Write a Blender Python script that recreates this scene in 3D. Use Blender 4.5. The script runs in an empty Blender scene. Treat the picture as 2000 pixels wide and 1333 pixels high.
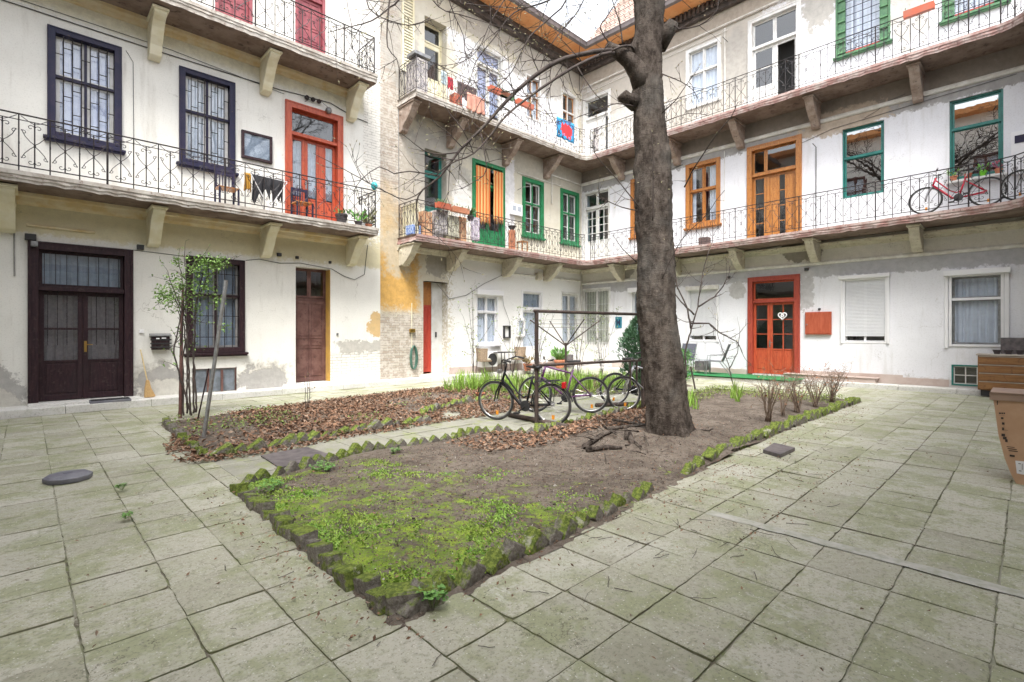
import bpy, bmesh, math, random
from mathutils import Vector, Matrix, noise as mnoise
R = math.radians
scene = bpy.context.scene
col = scene.collection

# ---------------- camera, sky, sun, exposure ----------------
F_PX, Y0, XU = 979.0, 650.0, 2010.0
_h = math.hypot(F_PX, XU - 1000)
CU, SU = F_PX / _h, (XU - 1000) / _h        # world X: depth CU, right SU
CV, SV = SU, CU                             # world Y: depth CV, right -SV
EYE = 1.5
YA, XC = 13.16, 16.85                       # plane of the long wall and plane of the wall at its end
cam_d = bpy.data.cameras.new('camera'); cam = bpy.data.objects.new('camera', cam_d); col.objects.link(cam)
cam.location = (0, 0, EYE); cam.rotation_euler = (R(90), 0, math.atan2(-CU, CV))
cam_d.lens = F_PX / 2000 * 36; cam_d.sensor_width = 36; cam_d.shift_y = -(666.5 - Y0) / 2000
cam_d.clip_start = 0.02; cam_d.clip_end = 500
scene.camera = cam
scene.view_settings.view_transform = 'Standard'; scene.view_settings.look = 'None'
scene.view_settings.exposure = 1.95; scene.view_settings.gamma = 1
SUN_EL, SUN_AZ = 58, 226
w = bpy.data.worlds.new('World'); scene.world = w; w.use_nodes = True
nt = w.node_tree; bg = nt.nodes['Background']
sky = nt.nodes.new('ShaderNodeTexSky'); sky.sky_type = 'NISHITA'; sky.sun_disc = False
sky.sun_elevation = R(SUN_EL); sky.sun_rotation = R(SUN_AZ); sky.dust_density = 3.0; sky.air_density = 1.2
hs = nt.nodes.new('ShaderNodeHueSaturation'); hs.inputs['Saturation'].default_value = 0.22
nt.links.new(sky.outputs[0], hs.inputs['Color']); nt.links.new(hs.outputs[0], bg.inputs[0]); bg.inputs[1].default_value = 0.15
sd = bpy.data.lights.new('sun', 'SUN'); sd.energy = 1.25; sd.angle = R(18); sd.color = (1, .97, .92)
sun = bpy.data.objects.new('sun', sd); col.objects.link(sun)
# sky rotation is clockwise from +Y
_az = R(SUN_AZ); _sv = Vector((math.sin(_az) * math.cos(R(SUN_EL)), math.cos(_az) * math.cos(R(SUN_EL)), math.sin(R(SUN_EL))))
sun.rotation_euler = _sv.to_track_quat('Z', 'Y').to_euler()
scene.cycles.max_bounces = 8; scene.cycles.diffuse_bounces = 5; scene.cycles.glossy_bounces = 3; scene.cycles.transparent_max_bounces = 12
scene.cycles.caustics_reflective = False; scene.cycles.caustics_refractive = False

# ---------------- survey helpers: a sight line cut with a real plane ----------------
def G(px, py, z=0.0):
    d = F_PX * (EYE - z) / (py - Y0); r = (px - 1000) / F_PX * d
    return (CU * d + SU * r, CV * d - SV * r)
def A(px, py=650, o=0.0):
    k = (px - 1000) / F_PX; Y = YA - o
    X = (k * CV * Y + SV * Y) / (SU - k * CU); d = CU * X + CV * Y
    return (X, EYE + (Y0 - py) * d / F_PX)
def C(px, py=650, o=0.0):
    k = (px - 1000) / F_PX; X = XC - o
    Y = (SU * X - k * CU * X) / (SV + k * CV); d = CU * X + CV * Y
    return (-Y, EYE + (Y0 - py) * d / F_PX)
def D(px, py, d):
    r = (px - 1000) / F_PX * d
    return Vector((CU * d + SU * r, CV * d - SV * r, EYE + (Y0 - py) * d / F_PX))
def TA(a, o, z): return (a, YA - o, z)      # wall coordinates: along, out of the wall, up
def TC(a, o, z): return (XC - o, -a, z)

# ---------------- mesh builder ----------------
LOC = {}
class MB:
    def __init__(s, T=None): s.v = []; s.f = []; s.T = T; s.k = 1.0
    def P(s, p):
        s.v.append(tuple(s.T(*p)) if s.T else tuple(p)); return len(s.v) - 1
    def face(s, pts):
        s.f.append([s.P(p) for p in pts]); return s
    def box(s, a0, a1, b0, b1, c0, c1):
        i = [s.P(p) for p in ((a0,b0,c0),(a1,b0,c0),(a1,b1,c0),(a0,b1,c0),(a0,b0,c1),(a1,b0,c1),(a1,b1,c1),(a0,b1,c1))]
        for q in ((0,1,2,3),(4,5,6,7),(0,1,5,4),(1,2,6,5),(2,3,7,6),(3,0,4,7)): s.f.append([i[k] for k in q])
        return s
    def obox(s, c, x, y, z):
        c, x, y, z = Vector(c), Vector(x), Vector(y), Vector(z); i = []
        for sx, sy, sz in ((-1,-1,-1),(1,-1,-1),(1,1,-1),(-1,1,-1),(-1,-1,1),(1,-1,1),(1,1,1),(-1,1,1)):
            i.append(s.P(c + sx*x + sy*y + sz*z))
        for q in ((0,1,2,3),(4,5,6,7),(0,1,5,4),(1,2,6,5),(2,3,7,6),(3,0,4,7)): s.f.append([i[k] for k in q])
        return s
    def tube(s, pts, r, n=6, cap=True, wob=0):
        pts = [Vector(s.T(*p)) if s.T else Vector(p) for p in pts]
        m = len(pts); rr = [q*s.k for q in (r if isinstance(r, (list, tuple)) else [r] * m)]
        up = None; rings = []
        for k in range(m):
            t = (pts[min(k+1, m-1)] - pts[max(k-1, 0)])
            if t.length < 1e-9: t = Vector((0,0,1))
            t.normalize()
            if up is None:
                up = Vector((0,0,1)) if abs(t.z) < .9 else Vector((1,0,0))
            x = (up - t * up.dot(t))
            if x.length < 1e-5: x = t.orthogonal()
            x.normalize(); up = x; y = t.cross(x)
            ring = []
            for j in range(n):
                an = 2*math.pi*j/n; q = rr[k] * (1 + (wob*random.uniform(-1,1) if wob else 0))
                s.v.append(tuple(pts[k] + x*math.cos(an)*q + y*math.sin(an)*q)); ring.append(len(s.v)-1)
            rings.append(ring)
        for k in range(m-1):
            for j in range(n):
                s.f.append([rings[k][j], rings[k][(j+1)%n], rings[k+1][(j+1)%n], rings[k+1][j]])
        if cap: s.f.append(rings[0][::-1]); s.f.append(rings[-1])
        return s
    def lathe(s, c, prof, n=20, ax='z'):
        rings = []
        for (r, h) in prof:
            ring = []
            for j in range(n):
                an = 2*math.pi*j/n; p = (r*math.cos(an), r*math.sin(an), h)
                if ax == 'y': p = (p[0], p[2], p[1])
                if ax == 'x': p = (p[2], p[0], p[1])
                ring.append(s.P((c[0]+p[0], c[1]+p[1], c[2]+p[2])))
            rings.append(ring)
        for k in range(len(rings)-1):
            for j in range(n): s.f.append([rings[k][j], rings[k][(j+1)%n], rings[k+1][(j+1)%n], rings[k+1][j]])
        s.f.append(rings[0][::-1]); s.f.append(rings[-1]); return s
    def prism(s, pts, ax, lo, hi):
        # pts in the two other axes, extruded along ax (0,1,2)
        def mk(p, h):
            q = list(p); q.insert(ax, h); return q
        i = [s.P(mk(p, lo)) for p in pts]; j = [s.P(mk(p, hi)) for p in pts]; n = len(pts)
        s.f.append(i[::-1]); s.f.append(j)
        for k in range(n): s.f.append([i[k], i[(k+1)%n], j[(k+1)%n], j[k]])
        return s
    def build(s, name, mat, parent=None, smooth=False, bevel=0, recalc=True, attr=None, loc=None, **kw):
        base = LOC.get(parent.name, Vector((0,0,0))) if parent else Vector(loc or (0,0,0))
        me = bpy.data.meshes.new(name)
        me.from_pydata([(v[0]-base.x, v[1]-base.y, v[2]-base.z) for v in s.v], [], s.f)
        if attr:
            la = me.color_attributes.new('tint', 'FLOAT_COLOR', 'CORNER'); buf = []
            for p, cc in zip(s.f, attr): buf += list(cc) * len(p)
            la.data.foreach_set('color', buf)
        if recalc:
            bm = bmesh.new(); bm.from_mesh(me); bmesh.ops.recalc_face_normals(bm, faces=bm.faces); bm.to_mesh(me); bm.free()
        me.materials.append(mat)
        if smooth: me.polygons.foreach_set('use_smooth', [True]*len(me.polygons))
        o = bpy.data.objects.new(name, me); col.objects.link(o)
        if smooth == 'auto':
            pass
        if parent: o.parent = parent
        else: o.location = base
        LOC[o.name] = base
        if bevel:
            b = o.modifiers.new('edge', 'BEVEL'); b.width = bevel; b.segments = 2; b.limit_method = 'ANGLE'
        for k, v in kw.items(): o[k] = v
        return o

def tag(o, label=None, cat=None, group=None, kind=None):
    if label: o['label'] = label
    if cat: o['category'] = cat
    if group: o['group'] = group
    if kind: o['kind'] = kind
    return o
def empty(name, loc=(0,0,0), label=None, cat=None, group=None):
    o = bpy.data.objects.new(name, None); col.objects.link(o); o.location = loc; o.empty_display_size = .1
    LOC[o.name] = Vector(loc); return tag(o, label, cat, group)
def copy_tree(o, parent=None, kids=None):
    if kids is None:
        kids = {}
        for q in list(bpy.data.objects):
            if q.parent: kids.setdefault(q.parent.name, []).append(q)
    c = o.copy(); col.objects.link(c)
    if parent: c.parent = parent
    for ch in kids.get(o.name, []): copy_tree(ch, c, kids)
    return c

# ---------------- materials ----------------
class NT:
    def __init__(s, name, rough=.8, color=(.5,.5,.5), metal=0, spec=.5):
        s.m = bpy.data.materials.new(name); s.m.use_nodes = True; s.t = s.m.node_tree; s.b = s.t.nodes['Principled BSDF']
        s.b.inputs['Roughness'].default_value = rough; s.b.inputs['Base Color'].default_value = (*color, 1)
        s.b.inputs['Metallic'].default_value = metal; s.b.inputs['Specular IOR Level'].default_value = spec
        s._p = None
    def n(s, t, **k):
        q = s.t.nodes.new(t)
        for a, b in k.items(): setattr(q, a, b)
        return q
    def set(s, sock, v):
        if isinstance(v, bpy.types.NodeSocket): s.t.links.new(v, sock)
        elif isinstance(v, (tuple, list)) and len(v) == 3 and sock.type == 'RGBA': sock.default_value = (*v, 1)
        else: sock.default_value = v
    def math(s, op, a, b=0, c=None, clamp=False):
        q = s.n('ShaderNodeMath', operation=op, use_clamp=clamp); s.set(q.inputs[0], a); s.set(q.inputs[1], b)
        if c is not None: s.set(q.inputs[2], c)
        return q.outputs[0]
    def pos(s, obj=False):
        if s._p is None:
            s._p = s.n('ShaderNodeTexCoord').outputs['Object'] if obj else s.n('ShaderNodeNewGeometry').outputs['Position']
        return s._p
    def noise(s, scale, detail=4, rough=.6, vec=None, out=0, stretch=None):
        q = s.n('ShaderNodeTexNoise'); v = vec or s.pos()
        if stretch:
            m = s.n('ShaderNodeVectorMath', operation='MULTIPLY'); s.set(m.inputs[0], v); m.inputs[1].default_value = stretch; v = m.outputs[0]
        s.set(q.inputs['Vector'], v); q.inputs['Scale'].default_value = scale; q.inputs['Detail'].default_value = detail; q.inputs['Roughness'].default_value = rough
        return q.outputs[out]
    def ramp(s, v, lo, hi, a=0., b=1.):
        q = s.n('ShaderNodeMapRange'); q.clamp = True; q.interpolation_type = 'SMOOTHSTEP'
        s.set(q.inputs[0], v); q.inputs[1].default_value = lo; q.inputs[2].default_value = hi; q.inputs[3].default_value = a; q.inputs[4].default_value = b
        return q.outputs[0]
    def mix(s, f, a, b, mode='MIX'):
        q = s.n('ShaderNodeMix', data_type='RGBA', blend_type=mode, clamp_factor=True)
        s.set(q.inputs[0], f); s.set(q.inputs[6], a); s.set(q.inputs[7], b); return q.outputs[2]
    def bump(s, h, strength=.3, dist=.01):
        q = s.n('ShaderNodeBump'); q.inputs['Strength'].default_value = strength; q.inputs['Distance'].default_value = dist
        s.set(q.inputs['Height'], h); s.set(s.b.inputs['Normal'], q.outputs[0])
    def color(s, c): s.set(s.b.inputs['Base Color'], c)

def vary(name, c1, c2, scale=3, rough=.7, bump=.15, bscale=60, metal=0, spec=.5, obj=True, c3=None, stretch=None, bdist=.004, wear=None):
    m = NT(name, rough, c1, metal, spec); m.pos(obj)
    f = m.ramp(m.noise(scale, 6, .65, stretch=stretch), .35, .65)
    c = m.mix(f, c1, c2)
    if c3: c = m.mix(m.ramp(m.noise(scale*2.7, 5, .7), .55, .68), c, c3)
    if wear: c = m.mix(m.ramp(m.noise(17, 7, .78), .60, .66, 0, .8), c, wear); c = m.mix(m.ramp(m.noise(2.5, 5, .7, stretch=(1,1,.4)), .52, .75, 0, .4), c, tuple(x*.45+.02 for x in c1))
    m.color(c)
    if bump: m.bump(m.noise(bscale, 4, .6, stretch=stretch), bump, bdist)
    return m.m

def glass_mat(name, tint=(.75,.8,.85), refl=1.0, rough=.01):
    m = bpy.data.materials.new(name); m.use_nodes = True; t = m.node_tree; t.nodes.clear()
    o = t.nodes.new('ShaderNodeOutputMaterial'); mx = t.nodes.new('ShaderNodeMixShader'); tr = t.nodes.new('ShaderNodeBsdfTransparent')
    gl = t.nodes.new('ShaderNodeBsdfGlossy'); fr = t.nodes.new('ShaderNodeFresnel'); fr.inputs[0].default_value = 1.6
    mu = t.nodes.new('ShaderNodeMath'); mu.operation = 'MULTIPLY_ADD'; mu.inputs[1].default_value = refl; mu.inputs[2].default_value = .10*refl; mu.use_clamp = True
    tr.inputs[0].default_value = (*tint, 1); gl.inputs[1].default_value = rough
    nz = t.nodes.new('ShaderNodeTexNoise'); nz.inputs['Scale'].default_value = 2.2; bp = t.nodes.new('ShaderNodeBump'); bp.inputs['Strength'].default_value = .06; bp.inputs['Distance'].default_value = .02
    t.links.new(nz.outputs[0], bp.inputs['Height']); t.links.new(bp.outputs[0], gl.inputs['Normal'])
    ge = t.nodes.new('ShaderNodeNewGeometry'); bf = t.nodes.new('ShaderNodeMath'); bf.operation = 'SUBTRACT'; bf.inputs[0].default_value = 1; bk = t.nodes.new('ShaderNodeMath'); bk.operation = 'MULTIPLY'
    t.links.new(ge.outputs['Backfacing'], bf.inputs[1]); t.links.new(fr.outputs[0], mu.inputs[0]); t.links.new(mu.outputs[0], bk.inputs[0]); t.links.new(bf.outputs[0], bk.inputs[1]); t.links.new(bk.outputs[0], mx.inputs[0])
    t.links.new(tr.outputs[0], mx.inputs[1]); t.links.new(gl.outputs[0], mx.inputs[2]); t.links.new(mx.outputs[0], o.inputs[0])
    return m

# plaster with layers: each layer = (colour, mask spec); masks are shapes of the wall itself (peeling, repairs, paint bands)
def wall_mat(name, base, base2, along, layers, dirt=(.45,.42,.36)):
    m = NT(name, .92, base, spec=.2)
    sp = m.n('ShaderNodeSeparateXYZ'); m.set(sp.inputs[0], m.pos())
    a = sp.outputs[0] if along == 'X' else m.math('MULTIPLY', sp.outputs[1], -1)
    z = sp.outputs[2]
    big = m.noise(1.3, 6, .65); mid = m.noise(4.5, 7, .68); fine = m.noise(38, 4, .6)
    streak = m.noise(2.2, 5, .6, stretch=(1.6, 1.6, .22))
    c = m.mix(m.ramp(big, .35, .7), base, base2)
    c = m.mix(m.ramp(streak, .54, .74, 0, .42), c, dirt); c = m.mix(m.ramp(m.noise(7, 5, .7, stretch=(1.5,1.5,.12)), .58, .72, 0, .22), c, dirt)
    h = m.math('MULTIPLY', fine, .12)
    h = m.math('ADD', h, m.math('MULTIPLY', mid, .25))
    brick = None
    for L in layers:
        kind, (a0, a1, z0, z1) = L['k'], L['r']
        ca, cz, ra, rz = (a0+a1)/2, (z0+z1)/2, (a1-a0)/2, (z1-z0)/2
        da = m.math('ABSOLUTE', m.math('MULTIPLY', m.math('SUBTRACT', a, ca), 1/ra)); dz = m.math('ABSOLUTE', m.math('MULTIPLY', m.math('SUBTRACT', z, cz), 1/rz))
        if kind == 'ell': q = m.math('SQRT', m.math('ADD', m.math('MULTIPLY', da, da), m.math('MULTIPLY', dz, dz)))
        elif kind == 'band': q = dz
        else: q = m.math('MAXIMUM', da, dz)
        sgn = m.math('SUBTRACT', 1, q)
        nz = mid if L.get('n', 'mid') == 'mid' else big
        am = L.get('amp', 1.2)
        sgn = m.math('ADD', sgn, m.math('MULTIPLY', m.math('SUBTRACT', nz, .5), am))
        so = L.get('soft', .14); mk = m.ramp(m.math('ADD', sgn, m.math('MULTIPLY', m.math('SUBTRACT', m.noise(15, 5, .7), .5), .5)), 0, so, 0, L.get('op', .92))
        if L.get('c') == 'brick' or L.get('c') == 'wbrick':
            b = m.n('ShaderNodeTexBrick'); cv = m.n('ShaderNodeCombineXYZ'); m.set(cv.inputs[0], a); m.set(cv.inputs[1], z)
            dv = m.n('ShaderNodeVectorMath', operation='ADD'); sc = m.n('ShaderNodeVectorMath', operation='SCALE'); m.set(sc.inputs[0], m.noise(7, 3, .6, out=1)); sc.inputs['Scale'].default_value = .025
            m.set(dv.inputs[0], cv.outputs[0]); m.set(dv.inputs[1], sc.outputs[0]); m.set(b.inputs['Vector'], dv.outputs[0])
            b.inputs['Scale'].default_value = 1; b.inputs['Brick Width'].default_value = .26; b.inputs['Row Height'].default_value = .075; b.inputs['Mortar Size'].default_value = .007
            b.inputs['Mortar Smooth'].default_value = .3; b.offset = .5
            if L['c'] == 'brick':
                m.set(b.inputs['Color1'], (.40,.33,.27)); m.set(b.inputs['Color2'], (.54,.49,.42)); m.set(b.inputs['Mortar'], (.27,.25,.22))
            else:
                m.set(b.inputs['Color1'], (.80,.78,.73)); m.set(b.inputs['Color2'], (.74,.72,.67)); m.set(b.inputs['Mortar'], (.36,.34,.31))
            lc = m.mix(m.ramp(m.noise(9, 6, .7), .48, .60, 0, .8), b.outputs[0], (.62,.58,.53) if L['c'] == 'brick' else (.80,.78,.73))
            bh = m.math('MULTIPLY', m.math('MULTIPLY', b.outputs['Fac'], -1.6), mk)
            h = m.math('ADD', h, bh)
        else:
            cc = L['c']; lc = m.mix(m.ramp(m.noise(6, 6, .7), .35, .7), cc, tuple(x*L.get('v', .78) for x in cc))
        c = m.mix(mk, c, lc)
        if L.get('d', 0): h = m.math('SUBTRACT', h, m.math('MULTIPLY', mk, L['d']))
    # fine hair cracks
    vo = m.n('ShaderNodeTexVoronoi', feature='DISTANCE_TO_EDGE'); wv = m.n('ShaderNodeVectorMath', operation='ADD'); ws = m.n('ShaderNodeVectorMath', operation='SCALE')
    m.set(ws.inputs[0], m.noise(3, 4, .6, out=1)); ws.inputs['Scale'].default_value = .8; m.set(wv.inputs[0], m.pos()); m.set(wv.inputs[1], ws.outputs[0]); m.set(vo.inputs['Vector'], wv.outputs[0]); vo.inputs['Scale'].default_value = .7
    ck = m.math('MULTIPLY', m.ramp(vo.outputs[0], 0, .006, 1, 0), m.ramp(big, .52, .6, 0, .6))
    c = m.mix(ck, c, (.3,.28,.24))
    c = m.mix(m.ramp(fine, .5, .7, 0, .16), c, (.30,.28,.25)); c = m.mix(m.ramp(mid, .60, .72, 0, .16), c, dirt)
    m.color(c); m.bump(h, .55, .02)
    return m.m
# ---------------- shared materials ----------------
M = {}
M['iron'] = vary('iron', (.018,.017,.021), (.045,.036,.034), 9, .6, .2, spec=.3)
M['plum'] = vary('plum_paint', (.020,.009,.014), (.042,.020,.024), 5, .45, .12, spec=.3, c3=(.06,.04,.04), stretch=(8,8,1), wear=(0.09, 0.06, 0.055))
M['navy'] = vary('navy_paint', (.012,.013,.045), (.028,.022,.052), 4, .48, .15, spec=.3, wear=(0.1, 0.07, 0.06))
M['red_door'] = vary('red_door_paint', (.40,.062,.028), (.50,.10,.042), 4, .42, .12, c3=(.33,.04,.02), stretch=(6,6,1), wear=(0.26, 0.16, 0.11))
M['brick_red'] = vary('brick_red_paint', (.42,.045,.03), (.50,.075,.045), 4, .4, .12, stretch=(5,5,1), wear=(0.25, 0.14, 0.1))
M['maroon'] = vary('maroon_paint', (.22,.045,.06), (.32,.08,.09), 5, .5, .15, wear=(0.12, 0.05, 0.05))
M['brown_door'] = vary('old_brown_paint', (.115,.05,.042), (.19,.10,.085), 4, .55, .2, c3=(.09,.04,.035), wear=(0.22, 0.15, 0.12))
M['oak'] = vary('oak_varnish', (.36,.135,.035), (.50,.22,.06), 7, .35, .15, stretch=(7,7,.6), c3=(.25,.085,.025), wear=(0.2, 0.09, 0.035))
M['white'] = vary('white_paint', (.74,.74,.73), (.62,.61,.58), 3, .45, .1, wear=(0.5, 0.46, 0.38))
M['pvc'] = vary('white_plastic', (.80,.80,.81), (.76,.76,.78), 2, .3, 0)
M['green'] = vary('green_paint', (.012,.16,.055), (.025,.22,.09), 5, .4, .15, wear=(0.1, 0.16, 0.1))
M['teal'] = vary('teal_paint', (.015,.15,.13), (.03,.21,.18), 5, .35, .1, wear=(0.1, 0.15, 0.13))
M['sage'] = vary('sage_paint', (.035,.12,.055), (.08,.19,.085), 6, .5, .15, wear=(0.28, 0.28, 0.2))
M['steel'] = vary('grey_metal', (.30,.31,.32), (.2,.2,.2), 8, .45, .1, metal=.6)
M['galv'] = vary('galvanised_metal', (.36,.37,.38), (.24,.24,.24), 14, .5, .15, metal=.5)
M['dark'] = vary('dark_plastic', (.02,.02,.022), (.03,.03,.032), 5, .5, 0)
M['brass'] = vary('brass', (.65,.42,.12), (.5,.33,.1), 9, .3, 0, metal=1)
M['room'] = NT('room_shade', .9, (.16,.15,.14)).m
M['cellar_glass'] = vary('dusty_pane', (.22,.25,.29), (.14,.16,.18), 5, .25, .1)
M['shutter'] = vary('roller_shutter', (.66,.67,.70), (.70,.71,.73), 3, .4, 0)
M['glass'] = glass_mat('window_glass', (.90,.93,.96), .9)
M['mirror_glass'] = glass_mat('reflecting_glass', (.25,.27,.3), 2.6, .004)
M['clear'] = glass_mat('clear_glass', (.85,.88,.92), .8)
def cloth(name, c1, c2, rough=.9, scale=6): return vary(name, c1, c2, scale, rough, .3, 140)
M['curtain'] = cloth('white_curtain', (.85,.86,.90), (.76,.77,.81))
M['lilac'] = cloth('lilac_curtain', (.55,.58,.76), (.72,.74,.86))
M['grey_curtain'] = cloth('grey_net_curtain', (.42,.46,.52), (.32,.36,.41))
M['brown_net'] = cloth('brown_net_curtain', (.20,.16,.15), (.13,.10,.10), scale=14)
def _stripe():
    m = NT('orange_striped_curtain', .9); sp = m.n('ShaderNodeSeparateXYZ'); m.set(sp.inputs[0], m.pos())
    wv = m.math('FRACT', m.math('MULTIPLY', sp.outputs[0], 7.0)); m.color(m.mix(m.ramp(wv, .35, .45), (.55,.13,.03), m.mix(m.ramp(wv,.7,.75), (.66,.42,.17), (.60,.24,.07)))); return m.m
M['orange_stripe'] = _stripe()
M['slab_edge'] = vary('flaking_red_edge', (.30,.17,.15), (.44,.36,.33), 4, .8, .5, 30, c3=(.16,.08,.07), obj=False)
M['slab_edge_grey'] = vary('worn_concrete_edge', (.50,.47,.43), (.33,.29,.25), 5, .85, .5, 30, c3=(.24,.18,.15), obj=False)
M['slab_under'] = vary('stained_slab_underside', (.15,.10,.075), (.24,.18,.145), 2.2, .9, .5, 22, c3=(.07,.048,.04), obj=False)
M['slab_top'] = vary('slab_top', (.42,.40,.38), (.5,.48,.45), 3, .85, .2)
M['cream'] = vary('cream_render', (.68,.62,.42), (.76,.72,.56), 3, .9, .3, 40)
M['stone_bracket'] = vary('weathered_bracket', (.50,.46,.36), (.62,.58,.47), 5, .9, .4, 30, c3=(.30,.25,.19))
M['brown_bracket'] = vary('brown_bracket', (.26,.19,.15), (.38,.31,.26), 5, .9, .4, 30, c3=(.15,.11,.09))
M['mould'] = vary('pale_moulding', (.74,.73,.69), (.58,.56,.51), 4, .9, .25, 30)
M['mould_y'] = vary('ochre_moulding', (.60,.46,.24), (.68,.60,.42), 3, .9, .25, 30)
M['plinth'] = vary('plinth_tile', (.42,.33,.29), (.50,.42,.38), 2, .6, .1)
M['gutter'] = vary('gutter_metal', (.13,.11,.11), (.20,.17,.17), 4, .5, .1)
M['soffit'] = vary('orange_soffit_boards', (.66,.27,.09), (.74,.36,.15), 1.6, .75, .3, 30, c3=(.34,.15,.07), obj=False)
M['beam'] = vary('dark_eave_beam', (.05,.04,.035), (.10,.08,.07), 5, .8, .2)
M['pipe'] = vary('cable_grey', (.34,.33,.32), (.2,.2,.2), 3, .6, 0)
M['cable'] = vary('black_cable', (.05,.05,.05), (.1,.1,.1), 3, .6, 0)

def rooftile():
    m = NT('roof_tiles', .85); b = m.n('ShaderNodeTexBrick'); b.inputs['Scale'].default_value = 1; b.inputs['Brick Width'].default_value = .22; b.inputs['Row Height'].default_value = .3
    sp = m.n('ShaderNodeSeparateXYZ'); m.set(sp.inputs[0], m.pos()); cv = m.n('ShaderNodeCombineXYZ'); m.set(cv.inputs[0], sp.outputs[1]); m.set(cv.inputs[1], m.math('MULTIPLY', sp.outputs[2], 1.3)); m.set(b.inputs['Vector'], cv.outputs[0])
    m.set(b.inputs['Color1'], (.50,.36,.31)); m.set(b.inputs['Color2'], (.60,.48,.42)); m.set(b.inputs['Mortar'], (.22,.17,.15)); b.inputs['Mortar Size'].default_value = .02
    m.color(b.outputs[0]); m.bump(m.math('MULTIPLY', b.outputs['Fac'], -1), .8, .03); return m.m
M['rooftile'] = rooftile()

# ---------------- wings ----------------
class Wing:
    def __init__(s, name, T, loc, label, cat='building'):
        s.T = T; s.e = empty(name, loc, label, cat); s.ops = []
cream_wing = Wing('apartment_wing', TA, (0, YA, 0), 'cream plastered courtyard wing on the left with dark grilled windows and two balconies')
grey_wing = Wing('apartment_wing', TA, (12, YA, 0), 'weathered middle wing with brick and ochre corner, green windows and orange eaves')
white_wing = Wing('apartment_wing', TC, (XC, 6, 0), 'white right-hand wing with varnished wood, green and red doors and windows')

def frame_ring(mb, a0, a1, z0, z1, w, o0, o1, bottom=True):
    mb.box(a0, a0+w, o0, o1, z0, z1); mb.box(a1-w, a1, o0, o1, z0, z1)
    mb.box(a0+w, a1-w, o0, o1-.002, z1-w, z1)
    if bottom: mb.box(a0+w, a1-w, o0, o1-.002, z0, z0+w)

def curtain_mb(T, a0, a1, z0, z1, o, amp=.025, gap=None):
    mb = MB(T); n = max(8, int((a1-a0)/.025)); ph = random.uniform(0, 6)
    for k in range(n):
        x0 = a0+(a1-a0)*k/n; x1 = a0+(a1-a0)*(k+1)/n
        if gap and gap[0] < (x0+x1)/2 < gap[1]: continue
        f = lambda x: o + amp*math.sin(x*46+ph) + amp*.5*math.sin(x*91+ph*2)
        mb.face([(x0,f(x0),z0),(x1,f(x1),z0),(x1,f(x1),z1),(x0,f(x0),z1)])
    return mb

def sash(mb, gl, a0, a1, z0, z1, o, w=.045, t=.04, nx=1, nz=1, mw=.022):
    frame_ring(mb, a0, a1, z0, z1, w, o-t/2, o+t/2)
    ia0, ia1, iz0, iz1 = a0+w, a1-w, z0+w, z1-w
    for k in range(1, nx):
        x = ia0+(ia1-ia0)*k/nx; mb.box(x-mw/2, x+mw/2, o-t/2+.004, o+t/2-.004, iz0, iz1)
    for k in range(1, nz):
        z = iz0+(iz1-iz0)*k/nz; mb.box(ia0, ia1, o-t/2+.007, o+t/2-.007, z-mw/2, z+mw/2)
    gl.box(ia0-.005, ia1+.005, o-.004, o+.004, iz0-.005, iz1+.005)

def add_room(T, par, a0, a1, z0, z1, d=1.3, o=-.38):
    mb = MB(T); b = o-d
    mb.face([(a0-.3,b,z0-.2),(a1+.3,b,z0-.2),(a1+.3,b,z1+.2),(a0-.3,b,z1+.2)])
    for q in (((a0-.3,b,z0-.2),(a0-.3,o,z0-.2),(a0-.3,o,z1+.2),(a0-.3,b,z1+.2)), ((a1+.3,b,z0-.2),(a1+.3,o,z0-.2),(a1+.3,o,z1+.2),(a1+.3,b,z1+.2)),
              ((a0-.3,b,z0-.2),(a1+.3,b,z0-.2),(a1+.3,o,z0-.2),(a0-.3,o,z0-.2)), ((a0-.3,b,z1+.2),(a1+.3,b,z1+.2),(a1+.3,o,z1+.2),(a0-.3,o,z1+.2))): mb.face(q)
    return mb.build('room', M['room'], par, recalc=False)

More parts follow.
